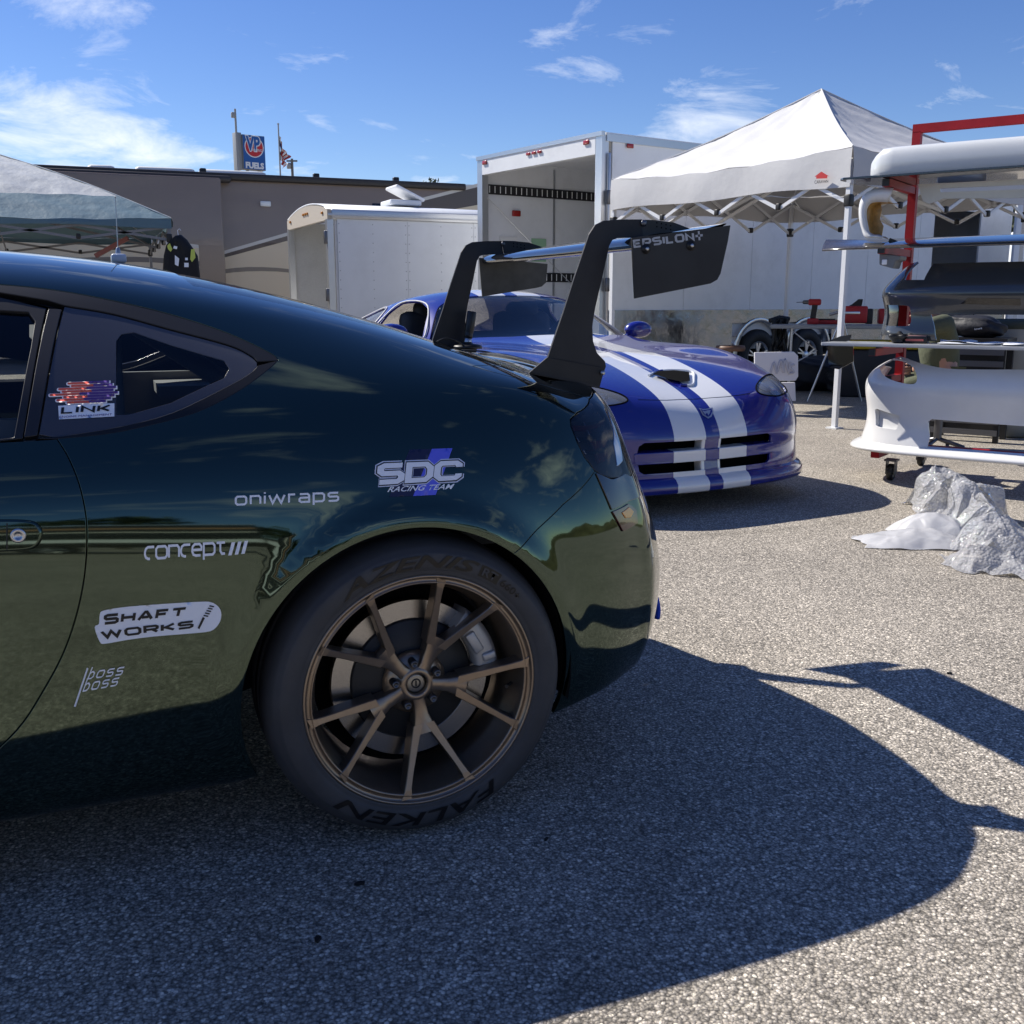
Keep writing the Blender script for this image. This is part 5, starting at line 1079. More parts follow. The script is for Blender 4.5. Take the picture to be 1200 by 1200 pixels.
# added unseen ridge behind and beside the camera, hiding horizon glow from reflections
mb = MB(); g = []; rh = random.Random(4)
for i in range(121):
    a = R(lerp(-200, 15, i / 120)); e = min(1, i / 12, (120 - i) / 12); h = (9 + 5 * math.sin(i * .21) + 3 * math.sin(i * .53 + 1) + 1.2 * math.sin(i * 1.7)) * e
    g.append([((150 + k * 22) * math.cos(a), (150 + k * 22) * math.sin(a), (0, .55, .9, 1.0, .7, -.02)[k] * h - .3) for k in range(6)])
mb.sheet(g, True); tag(mb.build('horizon_mask_ridge', mat('mask_ridge_olive', (.11, .105, .055), .95, noise=.5, nscale=.05, spec=.1)), kind='structure')
# ------------------------------------------------------------------ canopies
M_CANVAS = mat('white_canvas', (.56, .56, .56), .8, bump=.22, bscale=5, bdist=.03); M_LEG = mat('canopy_leg', (.72, .73, .74), .35); M_CLIP = mat('clip_black', (.02, .02, .02), .5)
def canopy(root, w, ze, zv, zp, m_top, m_val, m_leg, sag=.12, under=None, legs=(1, 1, 1, 1), cap=None):
    """square pop-up roof centred on the root: eave height ze, valance bottom zv, peak zp"""
    h = w / 2; cor = [(-h, -h), (h, -h), (h, h), (-h, h)]
    for k in range(4):
        a, b = np.array(cor[k]), np.array(cor[(k + 1) % 4]); g = []; N = 22
        for i in range(N + 1):
            f = i / N; row = []
            for j in range(N + 1):
                s = j / N; e = a + (b - a) * s; p = e * (1 - f)
                dr = sag * math.sin(math.pi * f) * (.45 + .55 * (1 - abs(2 * s - 1))) ; z = ze + (zp - ze) * f - dr - .05 * math.sin(math.pi * s) * (1 - f)
                z += .008 * math.sin(s * 37 + f * 9 + k) * (1 - f) + .006 * math.sin(f * 33 + s * 14)
                row.append((p[0], p[1], z))
            g.append(row)
        k0 = 6 if under else 0
        mb = MB(); mb.sheet(g[k0:], True); t = mb.build('roof_panel', m_top, root)
        if under: mb = MB(); mb.sheet(g[:k0 + 1], True); mb.build('eave_band', under, root)
        d = (b - a) / np.linalg.norm(b - a); nrm = np.array([d[1], -d[0]])
        g = []
        for j in range(25):
            s = j / 24; e = a + (b - a) * s; o_ = nrm * (.012 + .012 * math.sin(s * 19 + k * 2)); ztop = ze - .05 * math.sin(math.pi * s) + .008 * math.sin(s * 37 + k)
            g.append([(e[0] + nrm[0] * .004, e[1] + nrm[1] * .004, ztop), (e[0] + o_[0], e[1] + o_[1], (ztop + zv) / 2), (e[0] + o_[0] * .7, e[1] + o_[1] * .7, zv + .012 * math.sin(s * 11 + k))])
        mb = MB(); mb.sheet(g, True); mb.build('valance', m_val, root)
        # hip seam
        mb = MB(); pts = []
        for i in range(12): f = i / 11; pts.append((a[0] * (1 - f), a[1] * (1 - f), ze + (zp - ze) * f - sag * math.sin(math.pi * f) * .45 + .004))
        mb.tube(pts, .008, 5); mb.build('hip_seam', cap or m_val, root)
        if legs[k]:
            x, y = a * .985; l = None
            mb = MB(); mb.bar((x, y, .0), (x, y, ze - .1), .042); l = mb.build('leg', m_leg, root)
            mb = MB(); mb.box((x, y, .006), (.11, .11, .012)); mb.build('foot', m_leg, l); mb = MB(); mb.box((x, y, zv - .12), (.065, .065, .1), bev=.01); mb.build('slider', M_CLIP, l)
        # scissor truss along the side
        zt, zb = ze - .1, zv - .06
        for q in range(4):
            s0, s1 = q / 4, (q + 1) / 4; p0, p1 = a * .985 + (b - a) * .985 * s0, a * .985 + (b - a) * .985 * s1
            for za, zb_ in ((zt, zb - .08), (zb - .08, zt)):
                mb = MB(); mb.bar((p0[0], p0[1], za), (p1[0], p1[1], zb_), .016, .03); mb.build('truss_bar', m_leg, root)
            if q: mb = MB(); mb.box((p0[0], p0[1], zb - .06), (.05, .05, .06), bev=.01); mb.build('truss_joint', M_CLIP, root)
        mb = MB(); m_ = (a + b) / 2 * .985; mb.bar((m_[0], m_[1], zb - .08), (m_[0] * .05, m_[1] * .05, zp - .75), .016, .03); mb.build('roof_strut', m_leg, root)
        mb = MB(); mb.bar((a[0] * .97, a[1] * .97, zt), (0, 0, zp - .06), .016, .028); mb.build('roof_rib', m_leg, root)
A = cam_xy(2.85, 9.0); B = cam_xy(1.06, 11.4); C_ = A + (np.array([-(B - A)[1], (B - A)[0]]) * -1.); cen = (B + C_) / 2
ang = math.atan2((B - A)[1], (B - A)[0])
W_C = float(np.linalg.norm(B - A))
wc = empty('white_canopy', (cen[0], cen[1], 0), ang + math.pi, 'white pop-up canopy with a small red house logo on its valance', 'canopy')
canopy(wc, W_C, 2.37, 2.06, 3.22, M_CANVAS, M_CANVAS, M_LEG, sag=.1)
# logo on the valance facing the camera: red roof, grey letters
q = (A * 1.); nv = np.array([-(B - A)[1], (B - A)[0]]); nv = nv / np.linalg.norm(nv)
if nv @ (CAM[:2] - A) < 0: nv = -nv
pl0 = np.array([A[0], A[1], 0.]) + np.array([nv[0], nv[1], 0]) * .042; nn = np.array([nv[0], nv[1], 0])
def logo(pts, m, name, off): 
    w = [on_plane(a, b, pl0 + nn * off, nn) for a, b in pts]; mb = MB(); mb.add(to_local(wc, w), [tuple(range(len(w)))]); return mb.build(name, m, wc)
logo([(954.5, 207), (962.5, 201), (971.5, 206.5), (969.5, 206.5), (969.5, 209), (956.5, 209.5), (956.5, 207)], mat('logo_red', (.5, .03, .03), .6), 'logo_roof', 0.)
vv, ff, _ = text_geo('CARAVAN', offset=.02); Q = [on_plane(a, b, pl0, nn) for a, b in ((954.5, 215.5), (970.5, 214), (970.5, 210.5), (954.5, 211.5))]
mb = MB(); mb.add(to_local(wc, [(Q[0] * (1 - a) + Q[1] * a) * (1 - b) + (Q[3] * (1 - a) + Q[2] * a) * b for a, b in vv]), ff); mb.build('lettering', mat('logo_black', (.03, .03, .03), .6), wc)
# silver canopy at the left
E_ = cam_xy(-4.1, 12.7); u1 = np.array([-1., 0.]); wl_ = 4.1; cen = E_ + np.array([-wl_ / 2, wl_ / 2]); cen = cen + np.array([0.02, .0])
M_SILV = mat('silver_canopy', (.55, .56, .53), .4, metal=.3, bump=.7, bscale=3, bdist=.04, noise=.05, nscale=2); M_TEAL = mat('teal_canopy', (.09, .16, .2), .5, bump=.6, bscale=5, bdist=.03)
sc_ = empty('silver_canopy', (cen[0], cen[1], 0), 0, 'silver pop-up canopy with a blue-grey eave in front of the motorhome', 'canopy')
canopy(sc_, wl_, 2.08, 1.97, 3.0, M_SILV, M_TEAL, mat('canopy_leg_grey', (.2, .2, .21), .45), sag=-.1, cap=M_SILV, under=M_TEAL)
# folding red-brown strut
mb = MB(); a, b = at_depth(112, 300, 12.9), at_depth(150, 279, 12.9); mb.bar(to_local(sc_, [a])[0], to_local(sc_, [b])[0], .05, .05); mb.build('brace', mat('brace_red', (.3, .1, .08), .5), sc_)
# racing suit on a hanger under its corner
d0 = 12.75
jc = at_depth(213, 300, d0)
su = empty('racing_jacket', (jc[0], jc[1], 0), -YAW, 'black racing jacket with yellow shoulder stripes hanging from the silver canopy', 'jacket')
def jp(px, py, off=0.): q = at_depth(px, py, d0 - off); return to_local(su, [q])[0]
ol = [(207, 276), (212, 275), (218, 280), (226, 291), (231, 300), (234, 322), (236, 345), (228, 347), (224, 330), (223, 350), (222, 372), (199, 372), (198, 350), (193, 338), (191, 322), (193, 300), (196, 287), (200, 282)]
q2 = [jp(*p) for p in ol]; mb = MB(); g = []
cx_, cz_ = np.mean([p[0] for p in q2]), np.mean([p[2] for p in q2])
for y_, s_ in ((.10, .55), (.085, .82), (.045, .97), (0, 1.), (-.045, .97), (-.085, .82), (-.10, .55)):
    g.append([(cx_ + (p[0] - cx_) * s_, p[1] + y_ + .012 * math.sin(p[2] * 40 + p[0] * 25), cz_ + (p[2] - cz_) * (s_ * .4 + .6)) for p in q2])
gt = [list(r) + [r[0]] for r in g]; mb.sheet(gt, True); mb.add(g[0], [tuple(range(len(q2)))]); mb.add(g[-1], [tuple(reversed(range(len(q2))))]); mb.build('jacket_body', mat('nomex_black', (.012, .012, .014), .8, bump=.5, bscale=25, bdist=.01), su)
def jpatch(pts, m, name, off): mb = MB(); mb.add([jp(a, b, off) for a, b in pts], [tuple(range(len(pts)))]); return mb.build(name, m, su, solid=.006)
for k, pts in enumerate((((196, 288), (199, 285), (202, 292), (200, 295), (197, 292)), ((224, 292), (228, 292), (229, 302), (225, 307), (223, 304)))): jpatch(pts, mat('hi_vis', (.55, .62, .12), .7), 'shoulder_stripe', .115)
for pts in (((204, 288), (208, 289), (207, 292), (203, 291)), ((205, 299), (210, 303), (209, 312), (205, 310)), ((216, 308), (221, 308), (221, 313), (216, 313)), ((217, 302), (220, 302), (220, 305), (217, 305))): jpatch(pts, M_WHITE_VINYL, 'patch', .125)
mb = MB(); mb.tube([jp(209, 277), jp(208, 270), jp(210, 268), jp(212, 270)], .004, 5); mb.tube([jp(200, 284), jp(209, 277), jp(220, 285)], .01, 6); mb.build('hanger', M_WHITE_VINYL, su)
# ------------------------------------------------------------------ blue sports car with white stripes
Ln = on_z(837, 573, .13) + np.array([.006, -.02, 0]); VA = R(7)
sc2 = empty('sports_car', (Ln[0], Ln[1], 0), R(90) + VA, 'low blue sports car with two white stripes over bonnet and roof', 'car')
def stripe_paint(name, blue, white, lo=.046, hi=.245, coat=1.):
    m = bpy.data.materials.new(name); m.use_nodes = True; nt = m.node_tree; b = nt.nodes['Principled BSDF']; N = nt.nodes.new; L = nt.links.new
    tc = N('ShaderNodeTexCoord'); sp = N('ShaderNodeSeparateXYZ'); L(tc.outputs['Object'], sp.inputs[0])
    ab = N('ShaderNodeMath'); ab.operation = 'ABSOLUTE'; L(sp.outputs['Y'], ab.inputs[0])
    a = N('ShaderNodeMath'); a.operation = 'GREATER_THAN'; L(ab.outputs[0], a.inputs[0]); a.inputs[1].default_value = lo
    c = N('ShaderNodeMath'); c.operation = 'LESS_THAN'; L(ab.outputs[0], c.inputs[0]); c.inputs[1].default_value = hi
    d = N('ShaderNodeMath'); d.operation = 'MULTIPLY'; L(a.outputs[0], d.inputs[0]); L(c.outputs[0], d.inputs[1])
    mx = N('ShaderNodeMix'); mx.data_type = 'RGBA'; L(d.outputs[0], mx.inputs[0]); mx.inputs[6].default_value = (*blue, 1); mx.inputs[7].default_value = (*white, 1)
    L(mx.outputs[2], b.inputs['Base Color']); b.inputs['Roughness'].default_value = .25; b.inputs['Coat Weight'].default_value = coat; b.inputs['Coat Roughness'].default_value = .02
    return m
M_SBLUE = stripe_paint('striped_blue_paint', (.010, .014, .2), (.74, .75, .76)); M_BLUE = mat('blue_paint', (.010, .016, .22), .25, coat=1., coat_rough=.02); M_SKYBLUE = M_BLUE
def fan(lows, c, p7=None):
    out = list(lows); a = np.array(lows[-1]); c = np.array(c)
    for f in (.07, .18, .34, .56, .78, 1.):
        p = a + (c - a) * f; w = a[1]; ex_ = .5 - .22 * min(1, w / .8); p[2] = a[2] + (c[2] - a[2]) * f ** ex_; out.append(tuple(p))
    return out
FC = (1.0, 0, .81)
vs_ = []
def nose(x, w, dz=0., k=1.):   # rows 0..6 of the nose
    w = w * 1.06
    return [(x + .2, w * .9, .13), (x + .015, w, .135), (x, w * 1.0, .18), (x + .012, w, .26), (x + .02, w * 1., .33), (x + .005, w, .39), (x + .015, w * .99, .44 + dz)]
vs_.append(fan(nose(.04, 0), FC)); vs_.append(fan(nose(.05, .3), FC)); vs_.append(fan(nose(.11, .58, .02), FC)); vs_.append(fan(nose(.24, .77, .06), FC))
vs_.append(fan([(.62, .76, .13), (.42, .895, .135), (.41, .91, .19), (.42, .915, .27), (.43, .915, .36), (.44, .91, .47), (.48, .885, .585)], FC))
vs_.append(fan([(.75, .78, .13), (.68, .93, .135), (.68, .945, .2), (.68, .95, .3), (.69, .95, .42), (.69, .945, .55), (.70, .92, .69)], FC))
def stv(x, rows): return [(x, w, z) for w, z in rows]
vs_.append(stv(.95, [(.8, .13), (.91, .14), (.935, .22), (.945, .34), (.945, .47), (.94, .61), (.91, .735), (.83, .815), (.70, .835), (.5, .815), (.34, .79), (.16, .80), (0, .80)]))
vs_.append(stv(1.25, [(.8, .13), (.90, .14), (.925, .22), (.935, .34), (.935, .48), (.925, .62), (.89, .74), (.81, .82), (.69, .84), (.5, .83), (.34, .82), (.16, .83), (0, .83)]))
vs_.append(stv(1.6, [(.8, .13), (.88, .14), (.9, .22), (.905, .34), (.91, .48), (.91, .62), (.885, .745), (.81, .82), (.69, .84), (.52, .85), (.36, .865), (.17, .875), (0, .88)]))
vs_.append(stv(1.95, [(.8, .13), (.88, .14), (.9, .22), (.905, .34), (.91, .48), (.91, .62), (.885, .75), (.82, .83), (.74, .88), (.64, .95), (.50, 1.005), (.25, 1.03), (0, 1.035)]))
vs_.append(stv(2.3, [(.8, .13), (.88, .14), (.9, .22), (.905, .34), (.91, .48), (.91, .62), (.885, .755), (.82, .84), (.74, .94), (.64, 1.07), (.53, 1.145), (.27, 1.185), (0, 1.19)]))
vs_.append(stv(2.75, [(.8, .13), (.88, .14), (.9, .22), (.91, .34), (.915, .48), (.915, .62), (.89, .765), (.83, .85), (.74, .95), (.64, 1.08), (.53, 1.15), (.27, 1.185), (0, 1.19)]))
vs_.append(stv(3.2, [(.8, .14), (.9, .15), (.93, .23), (.945, .36), (.95, .5), (.945, .64), (.91, .78), (.84, .87), (.74, .94), (.64, 1.03), (.52, 1.085), (.27, 1.12), (0, 1.125)]))
vs_.append(stv(3.7, [(.8, .16), (.9, .17), (.93, .25), (.95, .38), (.955, .52), (.95, .66), (.91, .8), (.84, .875), (.72, .91), (.6, .93), (.48, .95), (.25, .965), (0, .97)]))
vs_.append(stv(4.15, [(.7, .2), (.8, .21), (.85, .28), (.88, .4), (.89, .53), (.88, .67), (.85, .79), (.78, .85), (.68, .87), (.56, .88), (.44, .885), (.22, .89), (0, .89)]))
vs_.append(stv(4.42, [(.2, .3), (.3, .32), (.4, .36), (.5, .43), (.52, .53), (.5, .64), (.46, .73), (.42, .78), (.36, .8), (.3, .81), (.22, .815), (.1, .82), (0, .82)]))
V = Surf(vs_, sc2); V.sgn = 1
if V.PN([.45], [.35])[1][0][1] < 0: V.sgn = -1
def vtrace(pts): return V.trace(pts, -1)
def vxz(x, z): return V.solve((0, 2), (x, z), .02, .6, .25, .98)
def vxw(x, w): return V.solve((0, 1), (x, w), .55, 1., .3, .98)
def vux(x): return float(np.interp(x, V.G[140:, -1, 0], V.gu[140:]))
# bonnet shut line on the image-right half, from the centre out to the lamp
hl = vtrace(smooth_curve([(886, 453), (891, 445), (899, 439.5), (906, 439.5), (914, 446), (921, 456), (921, 460), (911, 464), (896, 463), (888, 459.5)], 4, True))
cz = V.hit(818, 467, -1); t_c = cz[1]
sl = [np.array([0., t_c])] + vtrace([(835, 466), (850, 465), (866, 463)]) + vtrace([(879, 461)])
mouth_t0, mouth_t1 = .165, .405
def vrow(t, us): return [np.array([u, t]) for u in us]
NU = .052                                                   # end of the mouth
cowl = [np.array([vux(1.58), 1.]), vxw(1.60, .35), vxw(1.72, .66), vxw(1.86, .795)]
ARV = (.93, .345, .37)
def varch(a0, a1, n=22): return [vxz(ARV[0] + ARV[2] * math.cos(a), ARV[1] + ARV[2] * math.sin(a)) for a in np.linspace(a0, a1, n)]
out_ = [np.array([0., .07])] + vrow(.07, np.linspace(.02, .30, 12)) + [vxz(.60, .15)] + varch(math.pi - .25, .1) + [vxz(1.42, .16), vxz(1.45, .7), vxz(1.6, .78), cowl[3], cowl[2], cowl[1], cowl[0]]
out_ += [np.array([0.45 * 0 + u, 1.]) for u in np.linspace(vux(1.4), .42, 5)] + [np.array([0., 1.]), np.array([0., .7]), np.array([0., mouth_t1])]
out_ += vrow(mouth_t1, np.linspace(.004, NU - .006, 8)) + [np.array([NU - .001, mouth_t1 - .03]), np.array([NU, .3]), np.array([NU - .002, mouth_t0 + .02])] + vrow(mouth_t0, np.linspace(NU - .006, .004, 8)) + [np.array([0., mouth_t0])]
# bonnet + wings in one clam shell, with the lamp opening
panel(V, out_, 'front_clamshell', M_SBLUE, sc2, both=True, step=.022, gap=.001, holes=[hl])
M_LAMPG = mat('headlight_lens', (.42, .45, .5), .08, alpha=.34, coat=.8); M_LAMPB = mat('headlight_bucket', (.42, .44, .47), .35)
for sd in (-1, 1):
    h_ = panel(V, hl, 'headlight', M_LAMPG, sc2, side=sd, gap=.003, flange=.004, step=.014)
    panel(V, hl, 'bucket', M_LAMPB, h_, side=sd, gap=.004, off=-.035, flange=0, step=.02)
    uvl = np.array(hl); pl_, nl_, _, _ = V.PN(uvl[:, 0], uvl[:, 1]); pl_ = pl_ + nl_ * .001; pl_[:, 1] *= sd; mb = MB(); mb.tube([tuple(k) for k in pl_], .0045, 6, closed=True); mb.build('lamp_seal', M_VOID, h_)
    for a_, b_, r_ in ((897, 449, .05), (909, 455, .04)):
        uv = V.hit(a_, b_, -1); p_, n_, _, _ = V.PN([uv[0]], [uv[1]]); p_ = p_[0] - n_[0] * .03; n_ = n_[0].copy(); p_ = p_.copy(); p_[1] *= sd; n_[1] *= sd
        x_ = np.cross((0, 0, 1.), n_); mb = MB(); mb.lathe([(r_, .008), (r_ * .9, .001), (r_ * .5, -.012), (.0001, -.016)], 20, frame(p_, x_, np.cross(n_, x_))); mb.build('reflector', M_CHROME, h_)
# shut line as a thin dark groove strip following the surface
def groove(Sx, uv, name, par, sides=(-1, 1), r=.0022):
    uv = np.array(rs([np.asarray(q) * Sx.sc for q in uv], .02)) / Sx.sc; p, n, _, _ = Sx.PN(uv[:, 0], uv[:, 1]); p = p - n * r * .35
    for sd in sides:
        q = p.copy(); q[:, 1] *= sd; mb = MB(); mb.tube([tuple(k) for k in q], r, 6, cap=False); mb.build(name, M_VOID, par)
groove(V, sl, 'shut_line', sc2)
# mouth: dark cavity, cross bar, pillar, splitter
mb = MB(); mb.box((.30, 0, .29), (.3, .9, .26)); 
for v_i, v_ in enumerate(mb.v): pass
mb.build('grille_cavity', M_VOID, sc2)
def bar_at(t0, t1, u1, name, off, m=M_SBLUE, fl=.06, u0=0.):
    return panel(V, [np.array([u0, t0]), np.array([u1, t0]), np.array([u1, t1]), np.array([u0, t1])], name, m, sc2, both=True, gap=0, off=off, flange=fl, rnd=.006, step=.02)
tz = lambda z: float(np.interp(z, V.G[0, :int(.6 * len(V.gt)), 2], V.gt[:int(.6 * len(V.gt))]))
bar_at(tz(.285), tz(.335), NU + .002, 'grille_bar', .008)
bar_at(tz(.19), tz(.40), .005, 'grille_pillar', -.006, m=M_SBLUE)
# splitter: a projecting lip round the nose
mb = MB(); g = []
for u in np.linspace(0, .34, 26):
    p, n, _, _ = V.PN([u], [tz(.16)]); p = p[0]; n = n[0].copy(); n[2] = 0; n /= np.linalg.norm(n); f = max(0, 1 - (u / .34) ** 3); e = .045 * f + .006
    g.append([tuple(p + n * .0 + np.array([0, 0, .05])), tuple(p + n * e * .6 + np.array([0, 0, .036])), tuple(p + n * e + np.array([0, 0, .012])), tuple(p + n * e + np.array([0, 0, -.026])), tuple(p + n * e * .8 + np.array([0, 0, -.036])), tuple(p - n * .05 + np.array([0, 0, -.038]))])
gl = [[(a, -b, c) for a, b, c in r] for r in reversed(g)] + g[1:]
mb.sheet(gl, True); mb.build('splitter', M_SBLUE, sc2)
mb = MB(); 
# bonnet scoop
sp = vtrace([(822, 440)]) ; scp = [(764, 441), (772, 437.5), (790, 436.5), (807, 438.5), (808, 449), (796, 449.5), (782, 446.5)]
uvs = [V.hit(a, b, -1) if V.hit(a, b, -1) is not None else V.hit(a, b, 1) for a, b in scp]
def vpt(px, py, off):
    best = None; o = np.array(to_local(sc2, [CAM])[0])
    for sd in (-1, 1):
        uv = V.hit(px, py, sd)
        if uv is not None:
            p, n, _, _ = V.PN([uv[0]], [uv[1]]); p = p[0] + n[0] * off; p = p.copy(); p[1] *= sd; d = np.linalg.norm(p - o)
            if best is None or d < best[0]: best = (d, p)
    return best[1] if best else None
mb = MB(); mb.add([vpt(a, b, .014) for a, b in scp], [tuple(range(len(scp)))]); mb.build('bonnet_scoop', M_VOID, sc2)
rim = [(760, 441), (771, 436), (790, 434.5), (811, 436.5), (813, 445), (811, 452), (797, 452)]
mb = MB(); mb.tube([vpt(a, b, .005) for a, b in smooth_curve(rim, 4)], .007, 8); mb.build('scoop_lip', M_SBLUE, sc2)
# badge
bd_ = [(818.5, 478.5), (823, 480), (828, 479.5), (834.5, 478), (836, 483), (833, 489), (829.5, 491), (823, 487)]
mb = MB(); mb.add([vpt(a, b, .004) for a, b in bd_], [tuple(range(len(bd_)))]); bg_ = mb.build('badge', mat('badge_silver', (.6, .6, .62), .3, metal=.8), sc2)
bi = [(820.5, 480.3), (823.5, 481.5), (828, 481), (833.2, 479.8), (834, 483), (831.8, 487.6), (829, 489.2), (824, 486)]
mb = MB(); mb.add([vpt(a, b, .006) for a, b in bi], [tuple(range(len(bi)))]); mb.build('badge_field', M_BLUE, bg_)
sn = [(822, 482), (825, 483), (828, 482), (832, 481.5), (831, 485), (829, 488), (828.5, 485.5), (826.5, 485.2), (826, 487), (824, 485)]
mb = MB(); mb.add([vpt(a, b, .0075) for a, b in sn], [(0, 1, 9), (1, 2, 7, 8, 9), (2, 3, 4, 6, 7), (4, 5, 6)]); mb.build('badge_figure', mat('badge_silver', (.6, .6, .62), .3, metal=.8), bg_)
# cabin
wsb = cowl; wst = [np.array([vux(2.22), 1.]), vxw(2.26, .40), vxw(2.20, .565)]
panel(V, [cowl[0], cowl[1], cowl[2], vxw(1.88, .775), wst[2], wst[1], wst[0]], 'windscreen', M_GLASS_DARK, sc2, both=True, step=.04, gap=.004, off=-.004)
sw = [vxz(1.98, .845), vxw(2.24, .62), vxw(2.45, .585), vxw(2.72, .60), vxw(2.80, .68), vxz(2.80, .865), vxz(2.4, .86)]
qw = [vxz(2.95, .89), vxw(2.90, .66), vxw(3.02, .62), vxw(3.35, .66), vxz(3.45, .90)]
up = [vxw(1.885, .785), wst[2], wst[1], wst[0], np.array([vux(3.0), 1.]), np.array([vux(4.2), 1.]), vxz(4.1, .3), vxz(3.72, .2)]
up += [vxz(3.37 + .38 * math.cos(a), .345 + .38 * math.sin(a)) for a in np.linspace(.1, math.pi - .1, 16)] + [vxz(2.9, .16), vxz(1.5, .16), vxz(1.46, .7), vxz(1.61, .79)]
panel(V, up, 'cabin_shell', M_SBLUE, sc2, both=True, step=.03, gap=.002, holes=[sw, qw])
M_SEAL = mat('window_seal', (.5, .5, .5), .4)
for sd in (-1, 1):
    for nm, pl in (('door_glass', sw), ('quarter_glass', qw)):
        uv = np.array(pl); p, n, _, _ = V.PN(uv[:, 0], uv[:, 1]); p = p + n * .002; p[:, 1] *= sd
        mb = MB(); mb.tube([tuple(k) for k in smooth_curve(p, 4, True)], .006, 6, closed=True); mb.build('window_seal', M_SEAL, sc2)
        if nm == 'quarter_glass': panel(V, pl, nm, M_GLASS, sc2, side=sd, gap=.003, off=-.006, flange=0, step=.05)
mb = MB(); mb.box((2.6, 0, .4), (2.2, 1.5, .1)); mb.box((3.3, 0, .62), (.1, 1.4, .5)); mb.box((1.75, 0, .72), (.35, 1.4, .2), bev=.06); mb.build('cabin_tub', mat('cabin_dark', (.02, .02, .024), .8), sc2)
for yy in (-.38, .38):
    mb = MB(); mb.box((2.75, yy, .72), (.16, .46, .62), bev=.06); mb.box((2.50, yy, .5), (.5, .46, .14), bev=.05); mb.box((2.74, yy, 1.03), (.12, .26, .14), bev=.05); mb.build('seat', mat('sport_seat', (.03, .03, .034), .7), sc2)
mb = MB(); c_ = Vector((2.08, -.38, .82)); pts = []
for k in range(28):
    a = 2 * math.pi * k / 28; pts.append((c_.x - .06 * math.sin(a), c_.y + .18 * math.cos(a), c_.z + .17 * math.sin(a)))
mb.tube(pts, .016, 8, closed=True); mb.bar((c_.x, c_.y - .17, c_.z), (c_.x, c_.y + .17, c_.z), .03, .02); mb.bar(c_, (c_.x - .2, c_.y, c_.z - .05), .04, .04); mb.build('steering_wheel', M_BLK, sc2)
mb = MB(); mb.tube([(1.95, -.62, .84), (1.75, -.3, .885), (1.66, .1, .888)], .006, 6); mb.tube([(1.95, .2, .9), (1.70, .0, .89), (1.64, -.3, .885)], .006, 6); mb.build('wiper', M_BLK, sc2)
for sd in (-1, 1):
    mb = MB(); g = []
    for i in range(9):
        a = math.pi * i / 8; r_ = math.sin(a) ** .6 if 0 < i < 8 else 0.; x_ = 2.08 + .055 * math.cos(a) - .02
        g.append([(x_ , sd * .965 + .115 * r_ * math.cos(b) , .9 + .062 * r_ * math.sin(b)) for b in np.linspace(0, 2 * math.pi, 17)])
    mb.sheet(g, True); m_ = mb.build('door_mirror', M_BLUE, sc2)
    mb = MB(); mb.bar((2.08, sd * .84, .815), (2.07, sd * .92, .87), .07, .035); mb.build('stalk', M_BLUE, m_)
    for wx, r_ in ((.93, .325), (3.37, .335)):
        Mx = frame((wx, sd * .90, r_), (-sd * 1., 0, 0), (0, 0, 1)); mb = MB(); mb.lathe([(.22, -.02), (.23, 0), (.28, .008), (r_ - .02, -.005), (r_, -.03), (r_, -.26), (.3, -.27)], 44, Mx); w_ = mb.build('wheel', M_RUB, sc2)
        mb = MB(); mb.lathe([(.225, -.005), (.21, -.01), (.2, -.06), (.06, -.03), (.0001, -.02)], 36, Mx)
        mb.build('rim', M_ALU, w_)
mb = MB(); mb.box((2.2, 0, .2), (3.6, 1.5, .08)); mb.build('floor_pan', M_VOID, sc2)
for x0 in (.93, 3.37):
    for sd in (-1, 1):
        mb = MB(); g = [[(x0 + .385 * math.cos(a), sd * w, .345 + .385 * math.sin(a)) for w in (.55, .9)] for a in np.linspace(-.2, math.pi + .2, 18)]; mb.sheet(g); mb.build('wheel_liner', M_VOID, sc2)
# crumpled paper towel on the cowl
p = vpt(588, 402, .01); p = p if p is not None else (1.62, .25, .9)
